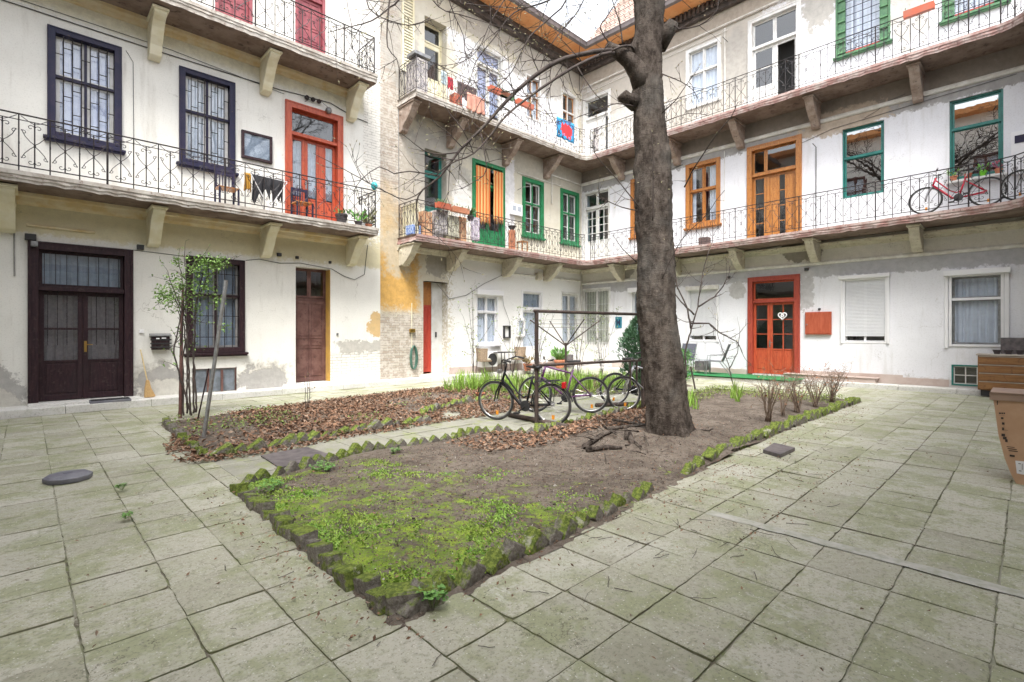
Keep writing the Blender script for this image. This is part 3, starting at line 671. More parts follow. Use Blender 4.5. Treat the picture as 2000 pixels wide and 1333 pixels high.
window(W, -1.42, -.42, 1.15, 2.95, M['pvc'], M['steel'], cw=.055, proj=.03, cols=1, top=.33, dep=-.10, curt=M['curtain'], label='grey framed window with drawn net curtain above the cellar window')
MB(TC).box(-1.52, -.30, 0, .15, 2.93, 3.06).box(-1.50,-1.43,.001,.05,1.1,2.93).box(-.41,-.33,.001,.05,1.1,2.93).build('shutter_box', M['pvc'], W.e, bevel=.01)
window(W, -1.37, -.84, .17, .69, M['teal'], M['white'], cw=.035, proj=.02, cols=1, top=0, dep=-.05, nx=2, nz=(2,1), label='small green framed cellar window with four dirty panes', sw=.02)
arch = [(.62, [(1.25,'g',3),(.62,'p',1)])]
door(W, -6.36, -4.83, .18, 3.28, M['red_frame'], M['red_door'], [(.42, [(1,[(1.25,'g',3),(.62,'p',1)])]), (.62, [(1,[(1.25,'g',3),(.62,'p',1)]),(1,[(1.25,'g',3),(.62,'p',1)])])], cw=.15, proj=.05, dep=-.12, trans=.62, label='orange red ground floor door with small glass squares', handle=(-5.72, 1.15), hm='steel')
# first floor
door(W, -13.06, -11.72, 4.33, 7.36, M['white'], M['white'], [(1, [(1,[(1.3,'g',4),(.9,'p',1)]),(1,[(1.3,'g',4),(.9,'p',1)])]), (1, [(1,[(1.3,'g',4),(.9,'p',1)]),(1,[(1.3,'g',4),(.9,'p',1)])])], cw=.08, proj=.03, trans=.6, tcols=2, label='white many-paned corner door on the first floor')
window(W, -10.75, -9.55, 5.17, 7.42, M['oak'], M['oak'], cw=.13, proj=.05, cols=2, top=.42, curt=M['curtain'], sill=M['oak'], label='varnished wooden window half hidden by the trunk')
window(W, -8.49, -7.26, 5.19, 7.44, M['oak'], M['oak'], cw=.13, proj=.05, cols=2, top=.42, dep=-.12, curt=M['curtain'], gap=(-8.2,-7.7), sill=M['oak'], sw=.055, label='varnished wooden window beside the carved wooden door')
door(W, -6.38, -4.78, 4.40, 7.50, M['oak'], M['oak'], [(.32, [(1,[(1,'g',4)])]), (.68, [(1,[(1,'p',1),(.15,'p',1)]),(.7,[(1,'g',4)]),(1,[(1,'p',1),(.15,'p',1)])])], cw=.15, proj=.06, dep=-.12, trans=.78, tcols=[.3,.7], label='varnished wooden first floor door with dark glass strips')
for (a0, a1, tr, dl) in ((-3.76, -2.74, .42, 5.32), (-1.43, -.41, .36, 4.45)):
    if dl > 5: window(W, a0, a1, dl, 7.35, M['teal'], M['teal'], cw=.055, proj=-.06, cols=1, top=tr, dep=-.14, glass='mirror_glass', label='teal framed window mirroring the bare tree')
    else: window(W, a0, a1, 5.34, 7.40, M['teal'], M['teal'], cw=.06, proj=-.06, cols=1, top=tr, dep=-.14, glass='mirror_glass', label='teal framed window mirroring the roofs, behind the red bicycle')
# second floor
door(W, -13.06, -11.68, 8.46, 11.3, M['white'], M['white'], [(1.6, [(1,[(1,'p',1),(1,'p',1)])]), (.5, [(1,[(1.6,'g',1),(.4,'p',1)])])], cw=.12, proj=.04, trans=.75, label='white corner door with grey transom on the top balcony')
window(W, -8.49, -7.23, 9.36, 11.5, M['white'], M['white'], cw=.12, proj=.04, cols=2, top=.40, dep=-.12, curt=M['curtain'], sw=.05, label='white top floor window with pale curtains')
W_open = door(W, -6.36, -4.80, 8.48, 11.6, M['white'], M['white'], [(1, [(1,[(1.3,'g',2),(.9,'p',1)])]), (.98, [(1,[(1,'o',1)])])], cw=.13, proj=.04, dep=-.14, trans=.8, tcols=2, label='white top balcony door with its right leaf standing open')
def green_win(a0, a1, lab):
    w_ = window(W, a0, a1, 9.43, 11.5, M['sage'], M['brick_red'], cw=.05, proj=.03, cols=1, top=0, dep=-.12, nx=1, label=lab, sw=.09, bars=(10, M['navy'], -.03), sill=M['sage'], curt=M['curtain'])
    s_ = MB(TC)
    for (x0, x1) in ((a0+.06, a0+.24), (a1-.24, a1-.06)):
        z = 9.5
        while z < 11.4: s_.prism([(.0,z),(.05,z+.01),(.05,z+.03),(.0,z+.085)], 0, x0, x1); z += .30
        s_.box(x0, x1, -.01, .012, 9.48, 11.44)
    s_.build('shutter', M['sage'], w_)
green_win(-3.90, -2.62, 'green shuttered top floor window with red frame above the wooden door')
green_win(-1.55, -.35, 'green shuttered top floor window with red frame nearest the frame edge')
lay_C = [
 dict(k='rect', r=(-14,-4.7,8.4,12.9), c=(.47,.43,.37), amp=.9, soft=.3, n='big', v=.9),
 dict(k='ell', r=(-12,-9,8.2,10.9), c=(.62,.60,.56), amp=1.6, soft=.2),
 dict(k='ell', r=(-7.4,-6.2,9.2,11.6), c=(.40,.38,.35), amp=1.5, soft=.4, n='big', op=.7),
 dict(k='ell', r=(-4.9,-3.7,10.4,13.0), c=(.46,.44,.40), amp=1.5, soft=.15),
 dict(k='ell', r=(-2.7,-1.7,8.9,11.8), c=(.52,.50,.46), amp=1.9, soft=.2),
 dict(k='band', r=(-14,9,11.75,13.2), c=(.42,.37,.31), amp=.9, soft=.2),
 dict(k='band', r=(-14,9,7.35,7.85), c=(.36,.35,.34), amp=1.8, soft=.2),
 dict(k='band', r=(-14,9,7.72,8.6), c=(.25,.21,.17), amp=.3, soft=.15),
 dict(k='ell', r=(-5.0,-2.4,7.2,8.0), c=(.52,.43,.34), amp=1.4, soft=.15),
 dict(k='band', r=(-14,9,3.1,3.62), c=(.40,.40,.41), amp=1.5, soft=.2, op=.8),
 dict(k='band', r=(-14,9,3.56,4.6), c=(.70,.68,.61), amp=.2, soft=.1, v=.9),
 dict(k='ell', r=(-5.4,-4.2,3.6,4.5), c=(.28,.26,.22), amp=.9, soft=.1),
 dict(k='ell', r=(-11.6,-10.6,3.5,4.4), c=(.34,.33,.30), amp=.9, soft=.1),
 dict(k='rect', r=(-4.85,-4.45,2.1,3.4), c=(.52,.51,.51), amp=1.9, soft=.15),
 dict(k='ell', r=(-7.0,-6.4,2.6,3.2), c=(.52,.51,.50), amp=1.2, soft=.15),
 dict(k='band', r=(-14,9,-.2,.35), c=(.52,.46,.42), amp=1.2, soft=.4, op=.7),
]
M['wall_white'] = wall_mat('white_plaster', (.76,.765,.80), (.71,.715,.75), 'Y', lay_C, dirt=(.50,.49,.47))
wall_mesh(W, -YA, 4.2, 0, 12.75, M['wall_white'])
# corner-wrapping balconies of the middle and right wings
cc = -(YA-1.0)                              # wall coordinate of the inner corner on the right wing
for (zf_b, zf_c, ed, sd_) in ((zB1, zC1, 'slab_edge', 11), (zB2, zC2, 'slab_edge_grey', 21)):
    ch = .32
    outline = [(B0,0),(B0,1.0),(XC-1.0-ch,1.0),(XC-1.0-ch*.35,1.0+ch*.35),(XC-1.0,1.0+ch),(XC,1.0+ch),(XC,0)]
    slab(grey_wing, outline, zf_b, 1, edge=M[ed], seed=sd_, skip=(4,5))
    oc = [(cc+ch, .0), (cc+ch,1.0),(-.45,1.0),(-.25,1.06),(-.08,1.22),(0,1.45),(.0,2.6),(3,2.6),(3,0)]
    slab(white_wing, oc, zf_c, 1, edge=M['slab_edge'], seed=sd_+3, skip=(0,))
    railing(grey_wing, [(B0+.05,.03),(B0+.05,.95),(XC-1.05-ch,.95),(XC-1.05-ch*.35,.95+ch*.35)], zf_b, pitch=.16, th=.74)
    railing(white_wing, [(cc+ch*.65,.98),(cc+ch+.05,.95),(-.45,.95),(-.22,1.02),(-.03,1.2),(.05,1.45),(.05,2.5)], zf_c, pitch=.18, th=.76)
for px in (790, 905, 1013, 1093):
    a = B0+.16 if px == 790 else A(px, 0, .75)[0]
    bracket(grey_wing, a, 4.32-.20, M['stone_bracket'], reach=.82, drop=.62, style=1); bracket(grey_wing, a, 8.44-.20, M['brown_bracket'], reach=.82, drop=.75, style=1)
for px in (1195, 1305, 1430, 1580, 1785, 2040):
    a = C(px, 0, .75)[0]
    bracket(white_wing, a, zC1(a)-.20, M['stone_bracket'], reach=.82, drop=.62, style=1); bracket(white_wing, a, zC2(a)-.20, M['brown_bracket'], reach=.82, drop=.75, style=1)
# mouldings, conduits
for W_, T, a0, a1, zf, th in ((grey_wing, TA, B0, XC, zB1, .2), (white_wing, TC, -YA, 3, zC1, .2)):
    mb = MB(T); mb.prism([(0,4.115),(.16,4.115),(.14,4.06),(.08,4.03),(.05,3.97),(0,3.95)], 0, a0, a1-(.0 if T is TC else .17)); mb.build('moulding', M['stone_bracket'], W_.e)
mb = MB(TC)
mb.prism([(0,7.66),(.05,7.67),(.07,7.73),(.05,7.78),(0,7.79)], 0, -YA, 3.5)
mb.prism([(0,3.50),(.04,3.51),(.06,3.56),(.04,3.60),(0,3.61)], 0, -YA, 3.5); mb.build('moulding', M['mould'], white_wing.e)
mb = MB(TA); mb.tube([(14.9,.05,7.72),(16.8,.05,7.70)], .03, 6); mb.tube([(14.9,.05,7.72),(14.9,.05,6.6)], .02, 6); mb.tube([(13.0,.04,7.40),(15.45,.04,7.4)], .015, 5); mb.tube([(16.78,.06,.2),(16.78,.06,7.7)], .025, 6)
mb.prism([(0,3.62),(.03,3.63),(.04,3.67),(0,3.69)], 0, 12.5, XC-.1)
mb.build('conduit', M['mould'], grey_wing.e)
mb = MB(TA); mb.tube([(12.6,.03,.2),(12.6,.03,1.9),(12.3,.03,2.5),(12.25,.03,2.9)], .008, 4); mb.tube([(9.4,.03,3.05),(9.9,.02,2.6),(10.6,.02,2.75),(11.4,.02,3.2),(12.0,.02,3.45),(12.5,.02,3.66)], .01, 5)
mb.tube([(8.0,.02,8.3),(8.03,.02,4.4)], .012, 4); mb.tube([(8.2,.02,12.2),(8.2,.02,8.5)], .012, 4); mb.tube([(14.6,.03,9.2),(14.6,.03,12)], .012, 4)
mb.build('wall_cable', M['pipe'], grey_wing.e)
mb = MB(TC)
mb.tube([(-YA+.1,.08,11.75),(-8.6,.08,11.78),(-7.0,.08,11.8),(3,.08,11.9)], .028, 6); mb.tube([(-7.1,.03,8.5),(-7.1,.03,11.7)], .02, 5); mb.tube([(-YA+.1,.04,11.5),(-7.0,.04,11.6)], .01, 4)
mb.tube([(-7.12,.02,4.4),(-7.12,.02,7.6)], .01, 4); mb.build('conduit', M['mould'], white_wing.e)
mb = MB(TC)
for (pts) in ([(-4.9,.02,7.2),(-4.0,.02,7.42),(-2.6,.02,7.5),(-1.5,.02,7.56),(-.2,.02,7.62)], [(-3.2,.02,7.5),(-2.9,.02,7.62),(-2.7,.03,7.78),(-2.3,.03,7.86)], [(-12,.02,7.0),(-10,.02,7.28),(-8.6,.02,7.5)]): mb.tube(pts, .007, 4)
mb.tube([(-4.4,.03,4.5),(-4.4,.03,7.0),(-4.4,.35,7.02)], .012, 5); mb.tube([(-7.0,.03,11.2),(-7.0,.45,11.2)], .012, 4)
mb.build('wall_cable', M['cable'], white_wing.e)
# plinth tiles and step stones on the ground floor
mb = MB(TA); mb.box(9.9, XC-.03, 0, .03, .12, .36); mb.build('plinth', M['plinth'], grey_wing.e)
mb = MB(TC); mb.box(-4.8, -2.35, 0, .03, .12, .36); mb.box(-2.35, -1.42, 0, .022, .12, .30); mb.box(-11.6, -6.4, 0, .025, .12, .30); mb.build('plinth', M['plinth'], white_wing.e)
# eaves and roofs
def eaves(W_, T, a0, a1, zt, mitre):
    mb = MB(T); mb.box(a0, a1, 0, .16, zt-.42, zt-.02); mb.box(a0, a1, .16, .24, zt-.24, zt-.02)
    x = a0+.3
    mb.build('eave_beam', M['beam'], W_.e)
    if mitre:
        nc = MB(T); x = a0+.1
        while x < a1-.2: nc.box(x, x+.08, .24, .30, zt-.30, zt-.03); x += .16
        nc.build('dentil', M['beam'], W_.e)
    mb = MB(T); 
    if T is TA: mb.prism([(a0,0),(a1,0),(a1-.93,.93),(a0,.93)], 2, zt-.02, zt+.03)
    else: mb.prism([(a0,0),(a1,0),(a1,.93),(a0+.93,.93)], 2, zt-.02, zt+.03)
    r_ = mb.build('roof', M['soffit'], W_.e)
    mb = MB(T); n = int((a1-a0)/.9)
    for k in range(n):
        x = a0+.5+k*.9
        if T is TA and x > a1-.9: continue
        if T is TC and x < a0+.9: continue
        mb.box(x, x+.016, .02, .92, zt-.026, zt-.0195)
    mb.build('board_joint', M['beam'], r_)
    e0, e1 = (a0, a1-.93) if T is TA else (a0+.93, a1)
    mb = MB(T)
    mb.prism([(.93,zt-.03),(1.07,zt-.02),(1.10,zt+.10),(1.08,zt+.14),(.93,zt+.14)], 0, e0, e1); mb.tube([(e0,1.10,zt+.12),(e1,1.10,zt+.12)], .022, 6)
    mb.build('gutter', M['gutter'], r_)
    return r_
rA = eaves(grey_wing, TA, 7.41, XC, 12.75, False)
rC = eaves(white_wing, TC, -YA, 4.2, 12.75, True)
mb = MB(TA); mb.face([(7.41,.95,12.9),(XC-.93,.95,12.9),(XC+3,-3,15.2),(7.41,-3,15.2)]); mb.build('roof_tiles', M['rooftile'], rA, recalc=False)
mb = MB(TC); mb.face([(-YA+.93,.95,12.92),(4.2,.95,12.92),(4.2,-5,21.5),(-YA+3.6,-5,21.5)]); mb.face([(-YA+.93,.95,12.92),(-YA+3.6,-5,21.5),(-YA+3.6,-5.1,12.8)]); mb.build('roof_tiles', M['rooftile'], rC, recalc=False)
mb = MB(TC)
for k in range(60):
    z = 12.92+k*.145; o = .95-k*.1
    if o < -5: break
    a = -YA+.93+k*.045
    mb.box(a, 4.2, o-.02, o+.02, z, z+.03)
mb.build('tile_course', M['rooftile'], rC)
rAA = eaves(cream_wing, TA, -6, 7.41+.93, 13.2, False)
# ---------------- ground ----------------
random.seed(11)
BED1 = [(1.41,2.30),(4.2,2.48),(5.7,2.60),(7.3,2.66),(10.5,2.62),(12.96,2.59),(13.35,3.3),(13.3,5.9),(11.5,5.75),(10.2,5.35),(8.54,5.36),(7.2,5.28),(5.99,5.22),(5.38,5.05),(4.88,5.72),(4.25,5.62),(2.97,5.80),(2.24,5.55),(1.48,5.32)]
BED2 = [(1.53,6.86),(2.2,6.78),(3.09,6.98),(4.89,7.02),(5.81,8.0),(7.05,8.31),(8.4,7.95),(9.9,7.15),(11.2,6.7),(13.4,6.6),(14.1,7.4),(14.0,10.4),(10.5,11.2),(7.0,11.0),(4.2,10.6),(2.4,10.15),(1.66,10.05)]
def inside(p, poly):
    x, y = p; c = False; j = len(poly)-1
    for i in range(len(poly)):
        xi, yi = poly[i]; xj, yj = poly[j]
        if (yi > y) != (yj > y) and x < (xj-xi)*(y-yi)/(yj-yi)+xi: c = not c
        j = i
    return c
def edge_dist(p, poly):
    best = 9; x, y = p
    for i in range(len(poly)):
        (x0,y0),(x1,y1) = poly[i-1], poly[i]; dx, dy = x1-x0, y1-y0
        t = max(0, min(1, ((x-x0)*dx+(y-y0)*dy)/(dx*dx+dy*dy))); best = min(best, math.hypot(x-x0-t*dx, y-y0-t*dy))
    return best

def paving_mat():
    m = NT('mossy_concrete_slabs', .88, spec=.25)
    at = m.n('ShaderNodeAttribute', attribute_name='tint').outputs[0]; sp = m.n('ShaderNodeSeparateColor'); m.set(sp.inputs[0], at)
    r, edge = sp.outputs[0], sp.outputs[1]
    big = m.noise(.75, 6, .65); mid = m.noise(3.2, 7, .7); fine = m.noise(26, 5, .7)
    vor = m.n('ShaderNodeTexVoronoi'); vor.inputs['Scale'].default_value = 75; m.set(vor.inputs['Vector'], m.pos())
    base = m.mix(r, (.31,.30,.235), (.48,.465,.395))
    c = m.mix(m.ramp(mid, .35, .7, 0, .6), base, (.40,.405,.30))
    c = m.mix(m.ramp(m.noise(1.9, 8, .74), .46, .58, 0, .8), c, (.285,.305,.18)); c = m.mix(m.ramp(m.noise(5.5, 7, .75), .56, .66, 0, .7), c, (.235,.235,.165))
    c = m.mix(m.ramp(big, .50, .66, 0, .6), c, (.50,.49,.43))
    c = m.mix(m.ramp(m.noise(4.3, 6, .75, stretch=(1,.35,1)), .60, .72, 0, .5), c, (.62,.61,.57))
    c = m.mix(m.ramp(fine, .50, .64, 0, .5), c, (.21,.215,.15)); c = m.mix(m.ramp(m.noise(11, 6, .75), .56, .66, 0, .45), c, (.54,.53,.47))
    c = m.mix(m.ramp(m.noise(60, 4, .7), .56, .64, 0, .6), c, (.15,.145,.11))
    sc = m.n('ShaderNodeSeparateColor'); m.set(sc.inputs[0], vor.outputs['Color'])
    fl = m.math('MULTIPLY', m.ramp(vor.outputs['Distance'], .22, .30, 1, 0), m.ramp(sc.outputs[0], .86, .9))
    c = m.mix(m.math('MULTIPLY', fl, .75), c, (.66,.65,.58))
    ed = m.ramp(m.math('ADD', edge, m.math('MULTIPLY', m.math('SUBTRACT', m.noise(6, 7, .75), .5), 2.4)), .5, .95, 0, .75)
    c = m.mix(ed, c, m.mix(m.ramp(big, .4, .6), (.20,.215,.10), (.20,.175,.13)))
    vo = m.n('ShaderNodeTexVoronoi', feature='DISTANCE_TO_EDGE'); wv = m.n('ShaderNodeVectorMath', operation='ADD'); ws = m.n('ShaderNodeVectorMath', operation='SCALE')
    m.set(ws.inputs[0], m.noise(2.5, 6, .7, out=1)); ws.inputs['Scale'].default_value = 1.1; m.set(wv.inputs[0], m.pos()); m.set(wv.inputs[1], ws.outputs[0]); m.set(vo.inputs['Vector'], wv.outputs[0]); vo.inputs['Scale'].default_value = .55
    crk = m.math('MULTIPLY', m.ramp(vo.outputs[0], .0, .005, 1, 0), m.ramp(m.noise(.9, 2, .5), .48, .54, 0, .9)); c = m.mix(crk, c, (.09,.085,.06))
    m.color(c)
    h = m.math('ADD', m.math('MULTIPLY', fine, .5), m.math('MULTIPLY', m.noise(90, 3, .6), .5)); m.bump(h, .6, .006)
    return m.m
def joint_mat():
    m = NT('mossy_joint_earth', .95, spec=.15); n1 = m.noise(5, 6, .7)
    c = m.mix(m.ramp(n1, .42, .58), (.15,.135,.10), (.20,.225,.11)); c = m.mix(m.ramp(m.noise(40, 4, .7), .5, .65), c, (.28,.26,.21)); c = m.mix(m.ramp(m.noise(1.3, 4, .6), .44, .56, 0, .85), c, (.37,.365,.29)); m.color(c); m.bump(m.noise(60, 4, .6), .8, .01); return m.m
M['paving'] = paving_mat(); M['joint'] = joint_mat()
mb = MB(); n = 0
mb.face([(-60,-60,-.012),(80,-60,-.012),(80,80,-.012),(-60,80,-.012)])
tag(mb.build('ground', M['joint'], recalc=False), kind='structure')
mb = MB(); att = []; rnd = random.Random(5)
xs = [-2.25,-1.85,-1.45,-1.05,-.63,-.22,.19,.61,1.0,1.40,1.82]; x = 2.25
while x < 16.3: xs.append(x); x += .452
ry = -1.4; row = 0
ys = []; y = -1.64+.08
while y < 12.9: ys.append(y); y += .44
for i in range(len(xs)-1):
    off = rnd.uniform(-.02,.02) if i < 9 else rnd.uniform(-.006,.006)
    if i < 9: off -= .11
    if i < 5: off += .12*((i*3) % 4)/4
    for j in range(len(ys)-1):
        x0, x1, y0_, y1 = xs[i], xs[i+1], ys[j]+off-.08, ys[j+1]+off-.08
        cx, cy = (x0+x1)/2, (y0_+y1)/2
        if (inside((cx,cy), BED1) and edge_dist((cx,cy), BED1) > .3) or (inside((cx,cy), BED2) and edge_dist((cx,cy), BED2) > .3): continue
        if 1.65 < cx < 11 and 5.25 < cy < 8.2: continue       # the concrete path has a slab of its own
        g = rnd.choice([rnd.uniform(.0003,.002), rnd.uniform(.001,.005)]); tint = rnd.random(); 
        if 3.3 < cx < 10 and -1 < cy < 1.6 and rnd.random() < .4: tint += .6
        lift = rnd.gauss(0,.0014); zz = [lift+rnd.gauss(0,.0018) for _ in range(4)]
        c4 = [(x0+g+rnd.uniform(-.004,.004), y0_+g+rnd.uniform(-.004,.004)), (x1-g+rnd.uniform(-.004,.004), y0_+g+rnd.uniform(-.004,.004)), (x1-g+rnd.uniform(-.004,.004), y1-g+rnd.uniform(-.004,.004)), (x0+g+rnd.uniform(-.004,.004), y1-g+rnd.uniform(-.004,.004))]
        # irregular outline: subdivide each side and nibble it
        near = cx < 7 and cy < 7; ns = 9 if near else 3
        ring = []; nib = .0035 if near else .002; corner = rnd.choice([-1,-1,-1,0,1,2,3]) if near else -1
        for k in range(4):
            p, q = c4[k], c4[(k+1)%4]
            for t in range(ns):
                u = t/ns; X = p[0]+(q[0]-p[0])*u; Y = p[1]+(q[1]-p[1])*u; Z = zz[k]+(zz[(k+1)%4]-zz[k])*u
                nb = abs(rnd.gauss(0, nib)) if near else 0
                if t == 0 and k == corner: nb = rnd.uniform(.004,.02)
                dx, dy = cx-X, cy-Y; L = math.hypot(dx,dy); ring.append((X+dx/L*nb, Y+dy/L*nb, Z))
        m_ = len(ring); base = len(mb.v)
        for e, dz in ((0,-.014),(0,-.0025),(.008,0),(.055,.0006)):
            for (X,Y,Z) in ring: mb.v.append((X+(cx-X)*e/.25, Y+(cy-Y)*e/.25, Z+dz))
        for r_ in range(3):
            for t in range(m_):
                mb.f.append([base+r_*m_+t, base+r_*m_+(t+1)%m_, base+(r_+1)*m_+(t+1)%m_, base+(r_+1)*m_+t]); att.append((tint, (.9,.5,.2)[r_], 0, 1))
        mb.f.append([base+3*m_+t for t in range(m_)]); att.append((tint, 0, 0, 1)); n += 1
tag(mb.build('paving', M['paving'], attr=att, recalc=False), kind='structure')
# pale mortar strip in the paving
mb = MB(); yy = -.9
prev = [(4.02,yy),(4.14,yy)]
while yy < 1.78:
    yy += .12; nx_ = [(4.03+rnd.uniform(-.012,.012),yy),(4.145+rnd.uniform(-.015,.015),yy)]
    mb.face([(*prev[0],.0048),(*prev[1],.0048),(*nx_[1],.0048),(*nx_[0],.0048)]); prev = nx_
M['mortar'] = vary('pale_mortar', (.46,.45,.41), (.33,.335,.27), 9, .9, .4, 50, obj=False)
tag(mb.build('mortar_strip', M['mortar'], recalc=False), kind='structure')
# concrete path
def conc_mat(name, c1, c2, moss=.6, flag=None):
    m = NT(name, .88, spec=.25); c = m.mix(m.ramp(m.noise(1.6, 7, .7), .35, .65), c1, c2); c = m.mix(m.ramp(m.noise(2.4, 8, .72), .5, .62, 0, moss), c, (.27,.30,.14))
    c = m.mix(m.ramp(m.noise(30, 5, .7), .5, .72, 0, .55), c, (.19,.19,.14)); c = m.mix(m.ramp(m.noise(9, 5, .7), .62, .72, 0, .4), c, (.55,.54,.5)); m.color(c); m.bump(m.noise(45, 5, .65), .6, .008); return m.m
M['path'] = conc_mat('path_concrete', (.27,.265,.22), (.34,.335,.28), .8)
mb = MB(); rnd = random.Random(9)
xx = [1.55]
while xx[-1] < 10.9: xx.append(xx[-1]+rnd.uniform(.45,.62))
for i in range(len(xx)-1):
    yb = [5.1, 5.72, 6.33, 6.95, 7.6, 8.25]
    for j in range(5):
        o = rnd.uniform(-.05,.05); mb.box(xx[i]+.006, xx[i+1]-.006, yb[j]+.006+(o if j else 0), yb[j+1]-.006+o*0, -.02, .003+rnd.uniform(-.002,.004))
tag(mb.build('path', M['path'], bevel=.006), kind='structure')
# pavement along the walls
M['walk'] = conc_mat('pale_pavement', (.62,.61,.58), (.70,.69,.67), .15)
mb = MB(); p1 = [(-6,12.25),(-.8,12.42),(4.5,12.72),(7.7,12.80),(16.35,12.80)]
for (x0,y0_),(x1,y1) in zip(p1, p1[1:]):
    n_ = max(1, int((x1-x0)/1.1))
    for k in range(n_):
        a, b = k/n_, (k+1)/n_; xa, xb = x0+(x1-x0)*a, x0+(x1-x0)*b; ya, yb_ = y0_+(y1-y0_)*a, y0_+(y1-y0_)*b
        mb.prism([(xa+.003,ya),(xb-.003,yb_),(xb-.003,YA+.02),(xa+.003,YA+.02)], 2, -.05, .125+rnd.uniform(-.004,.004))
tag(mb.build('pavement', M['walk'], bevel=.012), kind='structure')
mb = MB(); y = 12.78
while y > -4: mb.box(16.36, XC+.02, y-1.15, y-.005, -.05, .115+rnd.uniform(-.004,.004)); y -= 1.155
tag(mb.build('pavement', M['walk'], bevel=.012), kind='structure')
# door steps
mb = MB(TA); mb.box(.02, 1.72, 0, .42, .10, .165); tag(mb.build('doorstep', M['walk'], bevel=.01), 'pale stone doorstep under the dark plum double door', 'step')
mb = MB(TA); mb.box(8.75, 9.55, .0, .35, .10, .19); tag(mb.build('doorstep', M['walk'], bevel=.012), 'rough stone doorstep under the narrow brick red door', 'step')
mb = MB(TC); mb.box(-5.2, -2.9, .02, .30, .10, .24).box(-5.2,-2.85,.02,.33,.24,.27); tag(mb.build('stone_step', M['plinth'], bevel=.012), 'low tiled stone step at the wall below the shuttered window', 'step')

# ---------------- soil beds ----------------
def soil_mat(name, moss):
    m = NT(name, .97, spec=.1); m.pos()
    n1 = m.noise(2.2, 8, .7); n2 = m.noise(14, 6, .7); n3 = m.noise(70, 4, .7)
    c = m.mix(m.ramp(n1, .35, .65), (.118,.098,.080), (.205,.175,.145)); c = m.mix(m.ramp(n2, .5, .62, 0, .75), c, (.07,.052,.043)); c = m.mix(m.ramp(n3, .58, .66, 0, .6), c, (.33,.29,.25)); c = m.mix(m.ramp(m.noise(30, 5, .75), .56, .64, 0, .6), c, (.16,.085,.055))
    if moss:
        sp = m.n('ShaderNodeSeparateXYZ'); m.set(sp.inputs[0], m.pos())
        g = m.math('SUBTRACT', 1.0, m.math('MULTIPLY', m.math('ADD', m.math('MULTIPLY', sp.outputs[0], .62), m.math('MULTIPLY', sp.outputs[1], .28)), .325))
        g = m.math('ADD', g, m.math('MULTIPLY', m.math('SUBTRACT', m.noise(2.4, 9, .8), .5), 2.6))
        g = m.math('ADD', g, m.math('MULTIPLY', m.math('SUBTRACT', m.noise(16, 6, .75), .5), 1.6))
        mk = m.ramp(g, .10, .40); mk = m.math('MULTIPLY', mk, m.ramp(n3, .40, .5, .3, 1)); mk = m.math('MULTIPLY', mk, m.math('MULTIPLY', m.ramp(sp.outputs[0], 1.42, 1.5), m.ramp(sp.outputs[1], 2.36, 2.48)))
        gc = m.mix(m.ramp(m.noise(7, 5, .7), .4, .62), (.15,.24,.03), (.29,.40,.05)); c = m.mix(m.math('MULTIPLY', mk, .92), c, gc)
    m.color(c); m.bump(m.math('ADD', m.math('MULTIPLY', n2, 1.2), n3), .9, .014); return m.m
M['soil_moss'] = soil_mat('mossy_soil', True); M['soil'] = soil_mat('bare_soil', False)
def soil_h(x, y, poly, trunk=False):
    d = edge_dist((x,y), poly); ins = inside((x,y), poly)
    h = .035+.03*mnoise.noise(Vector((x*.9,y*.9,3)))+.014*mnoise.noise(Vector((x*5,y*5,1)))+.007*mnoise.noise(Vector((x*17,y*17,1)))
    if ins: h = h*min(1, .35+d*2.2)
    else: h = .012-d*.16+.012*mnoise.noise(Vector((x*9,y*9,7)))
    if trunk:
        r = math.hypot(x-6.3, y-3.3); h += .16*math.exp(-(r/.75)**2)
    return h
def soil_bed(name, poly, mat, step, trunk=False, spill=.12):
    x0, x1 = min(p[0] for p in poly)-.25, max(p[0] for p in poly)+.25; y0_, y1 = min(p[1] for p in poly)-.25, max(p[1] for p in poly)+.25
    nx, ny = int((x1-x0)/step), int((y1-y0_)/step); mb = MB(); idx = {}
    for i in range(nx+1):
        for j in range(ny+1):
            x, y = x0+i*step, y0_+j*step
            if inside((x,y), poly) or edge_dist((x,y), poly) < spill:
                idx[i,j] = len(mb.v); mb.v.append((x, y, soil_h(x,y,poly,trunk)))
    for (i,j), k in idx.items():
        if (i+1,j) in idx and (i,j+1) in idx and (i+1,j+1) in idx: mb.f.append([k, idx[i+1,j], idx[i+1,j+1], idx[i,j+1]])
    return tag(mb.build(name, mat, smooth=True, recalc=False), kind='structure')
soil_bed('soil_bed', BED1, M['soil_moss'], .045, True)
soil_bed('soil_bed', BED2, M['soil'], .09)

